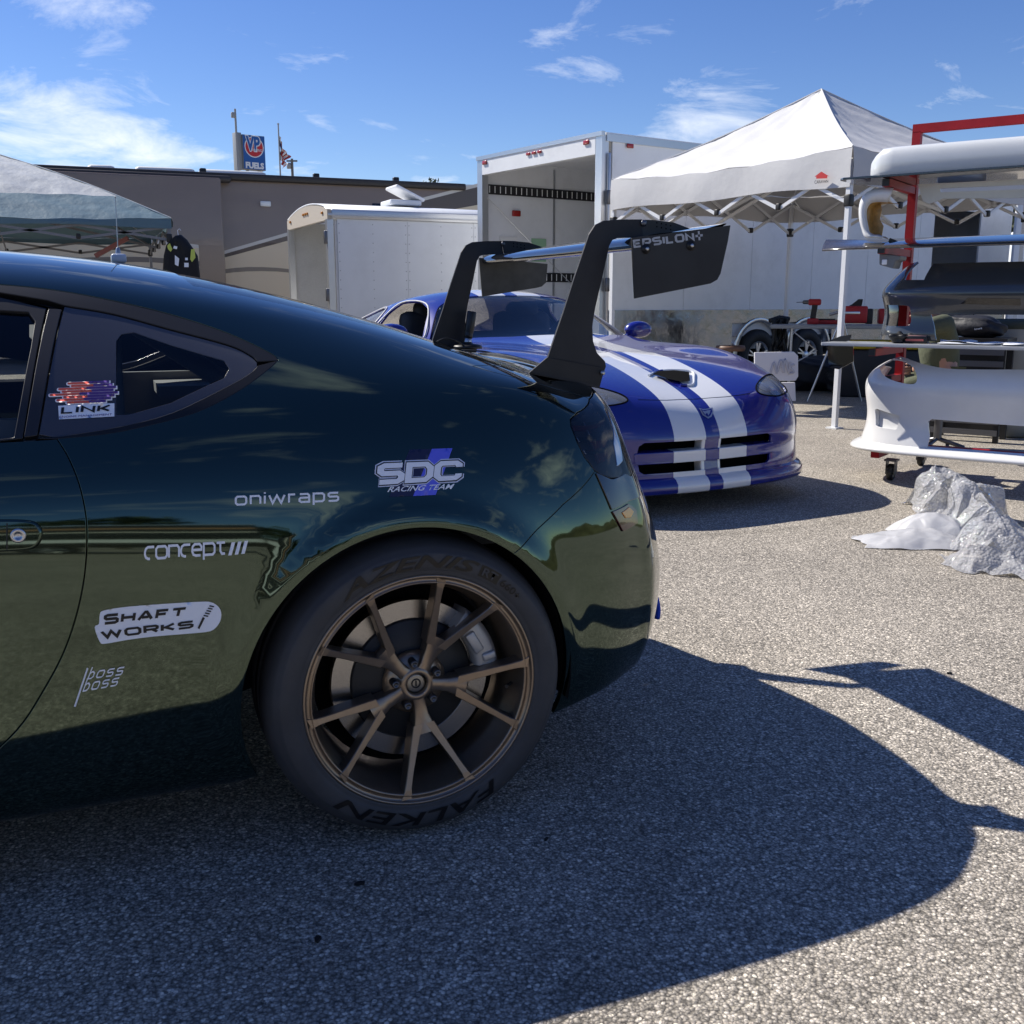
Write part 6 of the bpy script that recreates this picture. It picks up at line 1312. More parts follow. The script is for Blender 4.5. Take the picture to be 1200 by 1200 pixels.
# ------------------------------------------------------------------ red rack on casters with body parts
P0 = cam_xy(2.63, 6.6); RKZ = math.atan2(-.842, .531)
M_RED = mat('rack_red', (.33, .014, .02), .5, noise=.12, nscale=8, spec=.3)
EX = np.array([math.cos(RKZ), math.sin(RKZ), 0]); EY = np.array([-EX[1], EX[0], 0])
def PR(px, py, a):                                   # pixel -> rack-local point on the upright plane a metres in front of the posts
    q = on_plane(px, py, np.array([P0[0], P0[1], 0]) - EY * a, EY) - np.array([P0[0], P0[1], 0]); return np.array([q @ EX, -a, q[2]])
def thing_rk(name, label, cat, group=None): return empty(name, (P0[0], P0[1], 0), RKZ, label, cat, group)
rk = thing_rk('parts_rack', 'red steel rack on casters holding bumpers and wings', 'rack')
PX, PX2 = -.145, 1.32; ZT = 2.145
for x in (PX, PX2):
    mb = MB(); mb.bar((x, 0, .14), (x, 0, ZT - .02), .05); mb.build('post', M_RED, rk)
    mb = MB(); mb.bar((x, -.42, .165), (x, .42, .165), .05); mb.build('foot_bar', M_RED, rk)
    for z, l in ((1.775, .58), (1.395, .58), (.80, .62), (.62, .24)):
        mb = MB(); mb.bar((x, .0, z), (x, -l, z), .042); a_ = mb.build('arm', M_RED, rk)
        mb = MB(); mb.box((x, -l - .004, z), (.038, .02, .038)); mb.build('end_cap', M_CLIP, a_)
    for y in (-.36, .36):
        cx = x + .09 * (x < 0) ; c = empty('caster_dummy') if False else None
        mb = MB(); Mx = frame((cx, y - .0, .052), (0, 1, 0), (0, 0, 1)); mb.lathe([(.012, -.018), (.046, -.018), (.052, -.012), (.052, .012), (.046, .018), (.012, .018)], 24, Mx, closed=True); w_ = mb.build('caster', mat('caster_rubber', (.02, .02, .02), .5), rk)
        mb = MB(); mb.box((cx - .026, y, .085), (.004, .06, .09)); mb.box((cx + .026, y, .085), (.004, .06, .09)); mb.box((cx, y, .128), (.075, .075, .012)); mb.build('fork', M_STEEL, w_)
mb = MB(); mb.bar((PX - .025, 0, ZT), (PX2 + .025, 0, ZT), .05); mb.build('top_bar', M_RED, rk)
mb = MB(); mb.bar((PX, .0, .165), (PX2, 0, .165), .05); mb.build('base_bar', M_RED, rk)
M_FRP = mat('white_gelcoat', (.7, .7, .69), .28, coat=.5, noise=.03, nscale=6, dirt=.06, dscale=5); M_FRP_G = mat('silver_bumper', (.62, .64, .65), .3, coat=.6, noise=.03, nscale=4); M_CARBON = mat('carbon', (.02, .022, .025), .15, coat=1., noise=.3, nscale=90)
# 1 long pale panel on the top arms
lp_ = thing_rk('bumper_skin', 'long pale silver bumper skin lying on the top arms of the rack', 'bumper')
a0 = .42; xL = PR(1023, 185, a0)[0]; zb_ = PR(1060, 207, a0)[2]; zt2 = PR(1060, 174, a0)[2]
mb = MB(); g = []
for x in np.concatenate([xL + np.array([0., .012, .04, .09, .16]), np.linspace(xL + .3, xL + 1.75, 10)]):
    f = min(1., max(.0, (x - xL) / .1)) ** .5; h = zt2 - zb_; d = .26 * (.55 + .45 * f); zz = h * (.35 + .65 * f)
    prof = [(-d * .97, 0.0), (-d * 1.0, zz * .12), (-d * 1.02, zz * .4), (-d * 1.0, zz * .72), (-d * .93, zz * .92), (-d * .8, zz * .985), (-d * .4, zz * 1.02), (d * .5, zz * 1.04), (d * .95, zz * .8), (d, .02)]
    g.append([(x, -a0 + .12 + q_[0], zb_ + .004 + q_[1]) for q_ in smooth_curve([np.array(k) for k in prof], 4)])
mb.sheet(g, True); mb.add(g[0], [tuple(range(len(g[0])))]); mb.build('skin', M_FRP_G, lp_)
# 2 black blade under it
gp = [PR(*p, .41) for p in ((1017, 246), (1024, 239), (1032, 237.5), (1033.5, 246), (1031, 257), (1035.5, 265), (1033, 279), (1019, 272))]
bl = thing_rk('black_splitter_blade', 'flat black splitter blade under the long pale bumper skin', 'splitter')
xl = PR(991, 213, .5)[0]
mb = MB(); mb.prism([(xl, -.60), (xl + .03, -.64), (1.6, -.66), (1.6, -.05), (xl + .25, -.10), (xl + .02, -.3)], .014, Matrix.Translation((0, 0, 1.806))); mb.build('blade', M_CARBON, bl, bevel=.003)
# 3 white lip with a long slot hanging below
wl2 = thing_rk('slotted_lip', 'white slotted lip hanging below the top arm of the rack', 'bumper')
o3 = [PR(*p, .3) for p in ((1076, 216), (1082, 236), (1090, 239), (1105, 233), (1200, 232), (1260, 233), (1260, 208), (1200, 210), (1120, 214))]
i3 = [PR(*p, .3) for p in ((1102, 221), (1103, 225.5), (1200, 222), (1240, 222), (1240, 216), (1200, 216.5))]
mb = MB(); P_ = [Vector((p[0], p[2], 0)) for p in o3]; H_ = [Vector((p[0], p[2], 0)) for p in i3]
tri = tessellate_polygon([P_, H_]); A_ = P_ + H_
mb.add([(p.x, -.3, p.y) for p in A_], [tuple(t) for t in tri]); mb.build('lip', M_FRP, wl2, solid=.02)
# 4 curved white lamp surround with gold inside
ls = thing_rk('lamp_surround', 'curved white lamp surround with gold inside hanging at the rack end', 'surround')
oc = [(1047, 221), (1040, 220), (1025, 222), (1013, 228), (1007.5, 240), (1007, 255), (1010, 268), (1014, 278), (1022, 278.5), (1034, 279)]; ic = [(1041, 237), (1031, 236.5), (1021, 238), (1016, 245), (1015.5, 256), (1018, 268), (1019, 272), (1024, 275), (1030, 275.5), (1034.5, 277.5)]
oc = smooth_curve([np.array(p, float) for p in oc], 3); ic = smooth_curve([np.array(p, float) for p in ic], 3)
g = []
for o, i in zip(oc, ic): g.append([PR(*o, .40), PR(*o, .52), PR(*lerp(o, i, .35), .545), PR(*i, .52)])
mb = MB(); mb.sheet(g, True); mb.build('shell', M_FRP, ls, solid=.006)
g = [[PR(*i, .515), PR(*(i + np.array([5 if k < 12 else 3, 1.5])), .42), PR(*(i + np.array([13 - k * .25, 2.])), .40)] for k, i in enumerate(ic)]
mb = MB(); mb.sheet(g, True); mb.build('lining', mat('gold_resin', (.42, .24, .07), .35, noise=.35, nscale=25, coat=.3), ls, solid=.004)
mb = MB(); mb.prism([(p[0], p[2]) for p in gp], .006, frame((0, -.41, 0), (1, 0, 0), (0, 0, 1))); mb.build('lining_panel', mat('gold_resin'), ls)
# 5 wing blade on the second arms
wb = thing_rk('carbon_wing', 'long carbon wing blade resting on the second arms of the rack', 'wing')
xl = PR(967, 290, .45)[0]; zz = 1.42
mb = MB(); g = []
for k, x in enumerate(np.linspace(xl, xl + 1.9, 12)):
    c = .06 if k == 0 else .3; fo = [(0, 0), (.03, .012), (.12, .022), (.3, .03), (.3, .026), (.14, .006), (.03, -.008)]
    g.append([(x, -.60 + (.3 - c) * .4 + p[0] * c / .3, zz - .012 + p[1] * 1.15 + p[0] * .1) for p in smooth_curve([np.array(q) for q in fo], 3, True)]); g[-1].append(g[-1][0])
mb.sheet(g, True); mb.add(g[-1][:-1], [tuple(range(len(g[-1]) - 1))]); mb.build('blade', mat('carbon_bright', (.06, .055, .05), .1, coat=1., noise=.3, nscale=60), wb)
mb = MB(); q_ = PR(1036, 282, .5); mb.prism([(q_[0], zz + .0), (q_[0] + .09, zz + .02), (q_[0] + .02, zz + .05)], .01, frame((0, -.45, 0), (1, 0, 0), (0, 0, 1))); mb.build('mount', M_BLK, wb)
# 6 grey bracket under the arm
br = thing_rk('grey_bracket', 'grey moulded bracket hanging under the second arm of the rack', 'bracket')
o6 = [PR(*p, .5) for p in ((1032, 297), (1057, 300), (1056, 305), (1051, 306), (1048, 315), (1032, 310.5))]
mb = MB(); mb.prism([(p[0], p[2]) for p in o6], .14, frame((0, -.46, 0), (1, 0, 0), (0, 0, 1))); mb.build('moulding', mat('bracket_grey', (.16, .17, .18), .5), br, bevel=.006)
mb = MB(); q_ = PR(1036, 307, .54); mb.box((q_[0], -.532, q_[2]), (.03, .01, .03), bev=.004); mb.build('clip', M_WHITE_VINYL, br)
# --- bumpers as wrapped sheets
def bumper_surf(root, x0, width, y_end, y_corner, y_front, zs, depths, xs=None, lean=0.):
    """columns run from the left end round the corner and along the front; rows are heights with a depth offset each"""
    cols = []
    plan = [(x0 + .05, y_end), (x0 + .0, y_end - .14), (x0 - .0, lerp(y_end, y_corner, .55)), (x0 + .03, y_corner), (x0 + .14, lerp(y_corner, y_front, .72)), (x0 + .34, y_front), (x0 + .6, y_front - .015), (x0 + width / 2, y_front - .02), (x0 + width - .6, y_front - .015), (x0 + width - .34, y_front), (x0 + width - .14, lerp(y_corner, y_front, .72)), (x0 + width - .03, y_corner), (x0 + width, lerp(y_end, y_corner, .55)), (x0 + width, y_end - .14), (x0 + width - .05, y_end)]
    c = np.array([x0 + width / 2, y_end])
    for (x, y) in plan:
        col_ = []
        for z, d in zip(zs, depths):
            v = np.array([x, y]) - c; l = np.linalg.norm(v * np.array([.6, 1])); f = 1 - d / max(l, .1); q = c + v * np.array([1 - d / (width / 2), 1 - d / max(abs(y_front - y_end), .1)])
            col_.append((q[0], q[1], z))
        cols.append(col_)
    s_ = Surf(cols, root, grid=(320, 140)); p, n, _, _ = s_.PN([.5], [.5]); s_.sgn = 1 if n[0][1] < 0 else -1; return s_
# dark bumper
db = thing_rk('dark_bumper', 'dark grey unpainted bumper with open lamp pockets on the rack', 'bumper')
DB = bumper_surf(db, -.235, 1.76, .18, -.36, -.52, [.84, .88, .94, 1.0, 1.06, 1.12, 1.165, 1.22, 1.29, 1.345], [.03, .0, .012, .02, .02, .0, -.005, .04, .09, .16])
M_DKB = mat('grey_primer', (.045, .048, .052), .2, coat=.8, noise=.08, nscale=5); 
def dtr(Sx, pts): return Sx.trace(pts, 1)
top = dtr(DB, [(1024, 330), (1030, 322)]) + [np.array([.27, .985])] + [np.array([.30, .80]), np.array([.335, .77])] + [np.array([.36, .96]), np.array([.60, .96])]
d_out = [np.array([.02, .04]), np.array([.02, .8]), np.array([.12, .97]), np.array([.215, .99])] + dtr(DB, [(1040, 324), (1060, 328), (1083, 328)]) + dtr(DB, [(1088, 318), (1094, 309), (1140, 307.5), (1196, 306.5)])
d_out += [np.array([.70, d_out[-1][1]]), np.array([.80, .82]), np.array([.98, .9]), np.array([.98, .04]), np.array([.75, .04])] 
mouth = dtr(DB, [(1090, 368), (1196, 371)]) ; mt = mouth[0][1]
d_out += [np.array([.70, .04]), np.array([.66, mt]), np.array([mouth[1][0], mt])] + [mouth[0]] + dtr(DB, [(1095, 386)]) + [np.array([dtr(DB, [(1097, 392)])[0][0], .04])]
d_hole = dtr(DB, smooth_curve([(1028, 358), (1045, 357.5), (1064, 358.5), (1067, 366), (1066, 381), (1048, 382), (1034, 380.5), (1029, 372)], 3, True))
panel(DB, d_out, 'skin', M_DKB, db, side=1, gap=0, flange=.012, step=.02, holes=[d_hole])
panel(DB, dtr(DB, [(1126, 356), (1134, 349), (1196, 350), (1196, 358)]), 'number_recess', M_GLOSSBLK, db, side=1, gap=0, off=.002, flange=.004, step=.02)
for a, b in (((1080, 340), (1080, 395)),): pass
# white bumper
wb2 = thing_rk('white_bumper', 'white bumper with a flat splitter lip on the lowest arms of the rack', 'bumper')
WB = bumper_surf(wb2, -.30, 1.76, .20, -.40, -.58, [.20, .235, .29, .36, .44, .52, .60, .67, .73, .775], [.0, .0, .015, .03, .03, .015, .005, .03, .1, .2])
w_top = dtr(WB, [(1006, 432), (1010, 422)]) 
w_out = [np.array([.02, .03]), np.array([.02, .86])] + dtr(WB, smooth_curve([(1004, 440), (1008, 424), (1018, 416.5), (1036, 416), (1056, 417.5), (1080, 426), (1110, 432), (1150, 433), (1196, 433)], 3))
w_out += [np.array([.66, w_out[-1][1]]), np.array([.80, .93]), np.array([.90, .93]), np.array([.98, .86]), np.array([.98, .03]), np.array([.72, .03])]
mt_ = dtr(WB, [(1089, 513), (1087, 494), (1092, 491), (1196, 499)])
w_out += [np.array([.71, .2]), np.array([.70, mt_[3][1]]), mt_[3], mt_[2], mt_[1], mt_[0], np.array([mt_[0][0], .03])]
w_hole = dtr(WB, smooth_curve([(1031, 426), (1041, 421), (1057, 421.5), (1070, 429), (1074.5, 440), (1073, 449), (1062.7, 450), (1044, 445), (1033, 437)], 3, True))
fog = dtr(WB, [(1025, 480), (1028, 479), (1054, 487), (1055, 489), (1051, 502), (1049, 503.5), (1028, 500), (1026, 498)])
panel(WB, w_out, 'skin', M_FRP, wb2, side=1, gap=0, flange=.01, step=.02, holes=[w_hole, fog])
panel(WB, fog, 'fog_recess', M_FRP, wb2, side=1, gap=0, off=-.03, flange=-.03, step=.02)
# splitter lip
mb = MB(); g = []
for u in np.linspace(.05, .95, 50):
    p, n, _, _ = WB.PN([u], [.05]); p, n = p[0], n[0].copy(); n[2] = 0; n /= np.linalg.norm(n)
    z0 = .225
    g.append([tuple(p * (1, 1, 0) + n * -.05 + np.array([0, 0, z0 + .03])), tuple(p * (1, 1, 0) + n * .0 + np.array([0, 0, z0 + .025])), tuple(p * (1, 1, 0) + n * .05 + np.array([0, 0, z0])), tuple(p * (1, 1, 0) + n * .062 + np.array([0, 0, z0 - .014])), tuple(p * (1, 1, 0) + n * .05 + np.array([0, 0, z0 - .024])), tuple(p * (1, 1, 0) - n * .10 + np.array([0, 0, z0 - .026]))])
mb.sheet(g, True); mb.build('splitter_lip', M_FRP, wb2)
o_ = dtr(WB, [(1031, 510), (1044, 514), (1044, 516.5), (1031, 512.5)])
# lower shelf wing with end plates and things on it
sw_ = thing_rk('shelf_wing', 'grey wing blade with black end plates used as a shelf on the rack', 'wing')
xl = PR(972, 402, .5)[0]; zs_ = .845
mb = MB(); mb.prism([(xl, -.66), (xl + 1.85, -.66), (xl + 1.85, -.36), (xl, -.36)], .02, Matrix.Translation((0, 0, zs_))); mb.build('blade', mat('wing_grey', (.42, .43, .44), .3, coat=.4), sw_, bevel=.006)
e_ = [PR(*p, .62) for p in ((968, 405), (972, 403), (999, 405), (999, 424), (982, 433), (970, 431))]
mb = MB(); mb.prism([(p[0], p[2]) for p in e_], .006, frame((0, -.60, 0), (1, 0, 0), (0, 0, 1))); 
mb.build('end_plate', M_GLOSSBLK, sw_, bevel=.001)
e_ = [PR(*p, .45) for p in ((967, 401), (985, 394), (998, 392), (996, 399), (976, 404))]
mb = MB(); mb.prism([(p[0], p[2]) for p in e_], .006, frame((0, -.45, 0), (1, 0, 0), (0, 0, 1))); mb.build('end_plate', M_BLK, sw_)
zsp = zs_ + .0105
bt_ = empty('battery_box', (0, 0, 0), 0, 'small black and red boxed part on the shelf wing', 'box'); q_ = PR(1073, 400, .5)
bt_.location = (P0[0] + EX[0] * q_[0] - EY[0] * .5, P0[1] + EX[1] * q_[0] - EY[1] * .5, zsp); bt_.rotation_euler = (0, 0, RKZ + .1)
mb = MB(); mb.box((0, 0, .022), (.14, .09, .04), bev=.004); mb.build('case', M_BLK, bt_); mb = MB(); mb.box((0, -.046, .02), (.1, .003, .012)); mb.build('label_strip', mat('box_red', (.5, .12, .1), .5), bt_); mb = MB(); mb.box((0, 0, .0435), (.12, .07, .003)); mb.build('lid_print', mat('box_pink', (.55, .3, .28), .5), bt_)
for k, (x_, y_, rz_, w_, h_) in enumerate(((.36, -.50, .05, .30, .2), (.52, -.48, -.12, .29, .2), (.72, -.52, .1, .32, .22), (.95, -.5, -.05, .3, .21), (.3, -.46, .22, .2, .16))):
    pp = empty('paper_sheet', (P0[0] + EX[0] * x_ + EY[0] * y_, P0[1] + EX[1] * x_ + EY[1] * y_, zsp + .0015 * k), RKZ + rz_, 'white printed sheet lying among the papers on the shelf wing', 'paper', 'papers on the shelf wing')
    mb = MB(); mb.sheet([[(w_ * (i / 6 - .5), h_ * (j / 4 - .5), .0012 + .004 * k * .3 + .006 * math.sin(i * 1.3 + k * 2) * math.sin(j * .9 + k) + .006) for j in range(5)] for i in range(7)], True); mb.build('sheet', mat('paper_blueish', (.74, .76, .8), .6), pp, solid=.001)
cr = empty('black_clip', (P0[0] + EX[0] * -.02 - EY[0] * .55, P0[1] + EX[1] * -.02 - EY[1] * .55, zsp), RKZ, 'crumpled black glove on the shelf wing', 'glove')
mb = MB(); bm_ = bmesh.new(); bmesh.ops.create_icosphere(bm_, subdivisions=3, radius=.045); rn = random.Random(5)
for v_ in bm_.verts: k = 1 + .35 * math.sin(v_.co.x * 90 + 1) * math.cos(v_.co.y * 70) + .2 * math.sin(v_.co.z * 110); v_.co = Vector((v_.co.x * 1.2 * k, v_.co.y * .9 * k, max(0, (v_.co.z * k + .04) * .8)))
mb.add([v.co.copy() for v in bm_.verts], [[v.index for v in f.verts] for f in bm_.faces], True); bm_.free(); mb.build('glove', M_BLK, cr)
# ------------------------------------------------------------------ pit equipment under the canopy
def at_ground(px, dep): q = at_depth(px, 400, dep); return q[0], q[1]
# folding table
tx = [at_depth(903, 378, 12.4), at_depth(1075, 380, 12.0)]
tz_ = .83; ta_ = math.atan2(tx[1][1] - tx[0][1], tx[1][0] - tx[0][0]); tl = math.hypot(tx[1][0] - tx[0][0], tx[1][1] - tx[0][1])
tb = empty('folding_table', (tx[0][0], tx[0][1], 0), ta_, 'grey folding table carrying tools beside the trailer wheels', 'table')
box_part(tb, 'top', mat('table_grey', (.32, .33, .34), .5), (tl / 2, .3, tz_ - .02), (tl, .62, .045), .008)
for x in (.25, tl - .25):
    for y in (.06, .54): mb = MB(); mb.tube([(x, y, 0), (x, y, tz_ - .04)], .014, 8); mb.build('leg', M_ALU, tb)
    mb = MB(); mb.tube([(x + .0, .06, tz_ - .06), (x + .3, .06, tz_ - .3), (x, .06, .35)], .01, 6); mb.build('brace', M_ALU, tb)
M_TRED = mat('tool_red', (.42, .02, .025), .4); M_TBLK = mat('tool_black', (.018, .018, .02), .5)
def tab(px, off=.3): q = at_depth(px, 378, 12.3); l = to_local(tb, [q])[0]; return l[0]
def on_table(name, px, y, label, cat):
    c, s = math.cos(ta_), math.sin(ta_); x = tab(px); return empty(name, (tx[0][0] + c * x - s * y, tx[0][1] + s * x + c * y, tz_ + .002), ta_, label, cat)
dr = on_table('cordless_drill', 953, .2, 'red cordless drill standing upright on the folding table', 'drill')
mb = MB(); mb.box((.0, 0, .04), (.13, .08, .07), bev=.01); mb.build('battery', M_TRED, dr)
mb = MB(); mb.prism([(-.035, .07), (.03, .07), (.045, .2), (.05, .24), (-.02, .24), (-.02, .2)], .045, frame((0, 0, 0), (1, 0, 0), (0, 0, 1))); mb.build('grip', M_TBLK, dr, bevel=.008)
mb = MB(); mb.box((.01, 0, .265), (.15, .065, .075), bev=.02); mb.build('motor', M_TRED, dr)
mb = MB(); mb.tube([(-.06, 0, .265), (-.12, 0, .265), (-.13, 0, .265)], [.025, .022, .012], 12); mb.tube([(-.13, 0, .265), (-.2, 0, .262)], .005, 6); mb.build('chuck', M_STEEL, dr)
ch = on_table('tool_charger', 985, .3, 'red and black charger bar lying beside the drill', 'charger'); mb = MB(); mb.box((-.15, 0, .03), (.3, .1, .05), bev=.01); mb.build('case', M_TRED, ch); mb = MB(); mb.box((-.15, 0, .06), (.2, .08, .02), bev=.006); mb.build('cover', M_TBLK, ch)
tl_ = on_table('power_tool', 1003, .25, 'bulky red power tool with black grip on the folding table', 'tool')
mb = MB(); mb.box((0, 0, .12), (.26, .16, .2), bev=.02); mb.build('motor_case', M_TRED, tl_); mb = MB(); mb.prism([(-.16, .18), (-.05, .24), (.02, .30), (.07, .30), (.06, .22), (-.15, .16)], .05, frame((0, 0, 0), (1, 0, 0), (0, 0, 1))); mb.build('handle', M_TBLK, tl_, bevel=.006); mb = MB(); mb.box((.15, 0, .1), (.08, .14, .18), bev=.015); mb.build('battery', M_TBLK, tl_)
mb = MB(); mb.tube([(-.12, -.02, .17), (-.3, -.04, .12)], .018, 8); mb.build('nozzle', M_ALU, tl_)
bx = on_table('red_tool_case', 1045, .35, 'long red tool case behind the dark bumper on the table', 'case'); mb = MB(); mb.box((.1, 0, .1), (.5, .2, .18), bev=.02); mb.build('case', M_TRED, bx); mb = MB(); mb.box((.1, 0, .21), (.2, .03, .03), bev=.01); mb.build('handle', M_TBLK, bx)
# step ladder leg / tripod strut leaning in front of the table
a, b = at_depth(987, 370, 11.4), at_depth(1008, 430, 11.4); lt_ = empty('tripod', (b[0], b[1], 0), 0, 'thin aluminium tripod standing in front of the folding table', 'tripod')
L_ = to_local(lt_, [a, b]); top_ = Vector(L_[0])
for k, d_ in enumerate(((.28, .0), (-.2, .2), (-.18, -.22))): mb = MB(); mb.tube([top_, (top_.x + d_[0] * 1.2, top_.y + d_[1], 0.004)], .012, 8); mb.build('leg', M_ALU, lt_)
mb = MB(); mb.box((top_.x + .1, top_.y, top_.z + .03), (.26, .04, .03), bev=.008); mb.build('head', M_ALU, lt_)
# black bags below the table, yellow case
def lump(name, label, cat, px, dep, w, d, h, m, seed, part='body', z=0., group=None):
    q = at_depth(px, 440, dep); e = empty(name, (q[0], q[1], z), ta_, label, cat, group); bm_ = bmesh.new(); bmesh.ops.create_icosphere(bm_, subdivisions=4, radius=1.); rn = random.Random(seed); o1 = [rn.uniform(0, 6) for _ in range(6)]
    for v in bm_.verts:
        x, y, zz = v.co; k = 1 + .10 * math.sin(x * 5 + o1[0]) * math.cos(y * 4 + o1[1]) + .06 * math.sin(zz * 9 + x * 6 + o1[2]) + .04 * math.sin(x * 14 + y * 11 + o1[3])
        sx = math.copysign(abs(x) ** .7, x); sz = math.copysign(abs(zz) ** .75, zz); v.co = Vector((sx * w / 2 * k, y * d / 2 * k, max(0., h / 2 + sz * h / 2 * k)))
    mb = MB(); mb.add([v.co.copy() for v in bm_.verts], [[v.index for v in f.verts] for f in bm_.faces], True); bm_.free(); mb.build(part, m, e); return e
M_BAG = mat('bag_black', (.012, .013, .018), .6, bump=.4, bscale=20, bdist=.02)
lump('duffel_bag', 'wide black duffel bag slumped under the folding table', 'bag', 960, 13.0, 1.1, .5, .42, M_BAG, 1); lump('small_bag', 'smaller black bag beside the duffel under the table', 'bag', 1000, 12.6, .6, .4, .34, M_BAG, 2)
yc = at_ground(1030, 12.2); yb = empty('yellow_case', (yc[0], yc[1], 0), ta_, 'yellow and black storage case under the table end', 'case'); box_part(yb, 'tub', M_TBLK, (0, 0, .28), (.9, .4, .55), .02); box_part(yb, 'lid', mat('case_yellow', (.55, .38, .02), .5), (0, 0, .61), (.94, .44, .1), .02); box_part(yb, 'latch', M_TBLK, (0, -.225, .6), (.1, .02, .08), .005)
# dark strap bundle hung on the canopy leg
q = at_depth(912, 400, 12.9); hb = empty('harness_bundle', (q[0], q[1], 0), 0, 'bundle of black straps hanging from the canopy leg by the trailer wheel', 'straps'); zt_, zb_ = at_depth(912, 374, 12.9)[2], at_depth(912, 438, 12.9)[2]
rn = random.Random(9)
for k in range(9):
    x0 = (k - 4) * .028; pts = [(x0 + rn.uniform(-.03, .03), rn.uniform(-.04, .04), lerp(zt_, max(.02, zb_ + rn.uniform(0, .2)), i / 6)) for i in range(7)]; mb = MB(); mb.tube(smooth_curve(pts, 3), .022, 6); mb.build('strap', M_TBLK, hb)
mb = MB(); mb.tube([(-.14, 0, zt_ - .02), (.0, 0, zt_ + .02), (.14, 0, zt_ + .0)], .03, 8); mb.build('yoke', M_TBLK, hb)
# white board with embossed artwork leaning, second board below
for k, (pts, lab_, art) in enumerate(((((884, 413), (930, 412), (935, 417), (935, 441), (932, 446), (884, 447)), 'white board with raised grey artwork standing behind the blue car', True), (((884, 449), (932, 448), (933, 470), (884, 472)), 'plain white board under the board with artwork', False))):
    c0 = at_depth(910, 440, 10.2); wbd = empty('display_board', (c0[0], c0[1], 0), -YAW, lab_, 'board'); l = to_local(wbd, [at_depth(a, b, 10.2) for a, b in pts])
    zmin = 0 if k else None
    pl_ = [(p[0], p[2]) for p in l]
    if k: pl_ = [(x, max(z, .0)) if z > .06 else (x, 0.) for x, z in pl_]
    mb = MB(); mb.prism(pl_, .03, frame((0, .02 * k, 0), (1, 0, 0), (0, 0, 1))); mb.build('board', mat('board_white', (.7, .7, .74), .45), wbd, bevel=.006)
    if art:
        for j, st_ in enumerate((((911, 436), (915, 422), (918, 436), (916, 430)), ((918, 437), (920, 421), (924, 437), (926, 424)), ((924, 438), (930, 436), (926, 430), (931, 427)), ((903, 437), (907, 425), (910, 438)))):
            pt = to_local(wbd, [at_depth(a, b, 10.18) for a, b in st_]); mb = MB(); mb.tube(smooth_curve(pt, 5), .012, 6); mb.build('relief', mat('relief_grey', (.5, .5, .55), .5), wbd)
# round stool
q = at_depth(856, 405, 11.8); stl = empty('stool', (q[0], q[1], 0), 0, 'round stool with a brown padded seat behind the blue bonnet', 'stool'); zs2 = q[2]
mb = MB(); mb.lathe([(.0001, zs2 - .06), (.16, zs2 - .06), (.17, zs2 - .03), (.16, zs2), (.0001, zs2 + .008)], 28); mb.build('seat', mat('seat_brown', (.14, .075, .05), .5), stl)
mb = MB(); mb.tube([(0, 0, .1), (0, 0, zs2 - .05)], .022, 10); mb.build('column', M_STEEL, stl)
for k in range(5): a = 2 * math.pi * k / 5; mb = MB(); mb.tube([(0, 0, .1), (.24 * math.cos(a), .24 * math.sin(a), .06), (.25 * math.cos(a), .25 * math.sin(a), 0.0)], .014, 6); mb.build('leg', M_STEEL, stl)
# things seen through and behind the rack
q = at_ground(1143, 8.3); bg = empty('backpack', (q[0], q[1], 0), RKZ, 'black soft bag with white print lying on a crate behind the rack', 'bag')
zb_ = at_depth(1143, 396, 8.3)[2]; zt_ = at_depth(1143, 374, 8.3)[2]
bm_ = bmesh.new(); bmesh.ops.create_icosphere(bm_, subdivisions=4, radius=1.)
for v in bm_.verts:
    x, y, zz = v.co; k = 1 + .08 * math.sin(x * 6 + 1) + .05 * math.sin(zz * 8 + y * 5); v.co = Vector((math.copysign(abs(x) ** .55, x) * .21 * k, y * .14 * k, zb_ + max(0, (math.copysign(abs(zz) ** .6, zz) * .5 * k + .5)) * (zt_ - zb_) * (1.15 - .25 * x)))
mb = MB(); mb.add([v.co.copy() for v in bm_.verts], [[v.index for v in f.verts] for f in bm_.faces], True); bm_.free(); mb.build('body', M_BAG, bg)
Q = to_local(bg, [at_depth(a, b, 8.08) for a, b in ((1142, 387), (1151, 385.5), (1151, 383), (1142, 384.5))]); vv, ff, _ = text_geo('lowa', offset=.01); Q = [np.array(k) for k in Q]
mb = MB(); mb.add([(Q[0] * (1 - a) + Q[1] * a) * (1 - b) + (Q[3] * (1 - a) + Q[2] * a) * b for a, b in vv], ff); mb.build('print', M_WHITE_VINYL, bg)
ck = empty('slatted_crate', (q[0], q[1], 0), RKZ, 'dark slatted crate under the black bag behind the rack', 'crate')
for z in np.arange(.08, zb_ - .02, .09): box_part(ck, 'slat', mat('crate_grey', (.12, .12, .125), .6), (0, -.16, z), (.5, .02, .045))
for x in (-.24, .24):
    for y in (-.14, .16): box_part(ck, 'post', M_TBLK, (x, y, (zb_ - .02) / 2), (.04, .04, zb_ - .02))
box_part(ck, 'top', M_TBLK, (0, 0, zb_ - .012), (.54, .38, .03)); box_part(ck, 'back', M_TBLK, (0, .17, zb_ / 2), (.5, .02, zb_ - .05))
q = at_ground(1190, 8.6); zt_ = at_depth(1190, 374, 8.6)[2]; bn = empty('canvas_bin', (q[0], q[1], 0), 0, 'tall beige bin with a dark rolled rim behind the rack', 'bin')
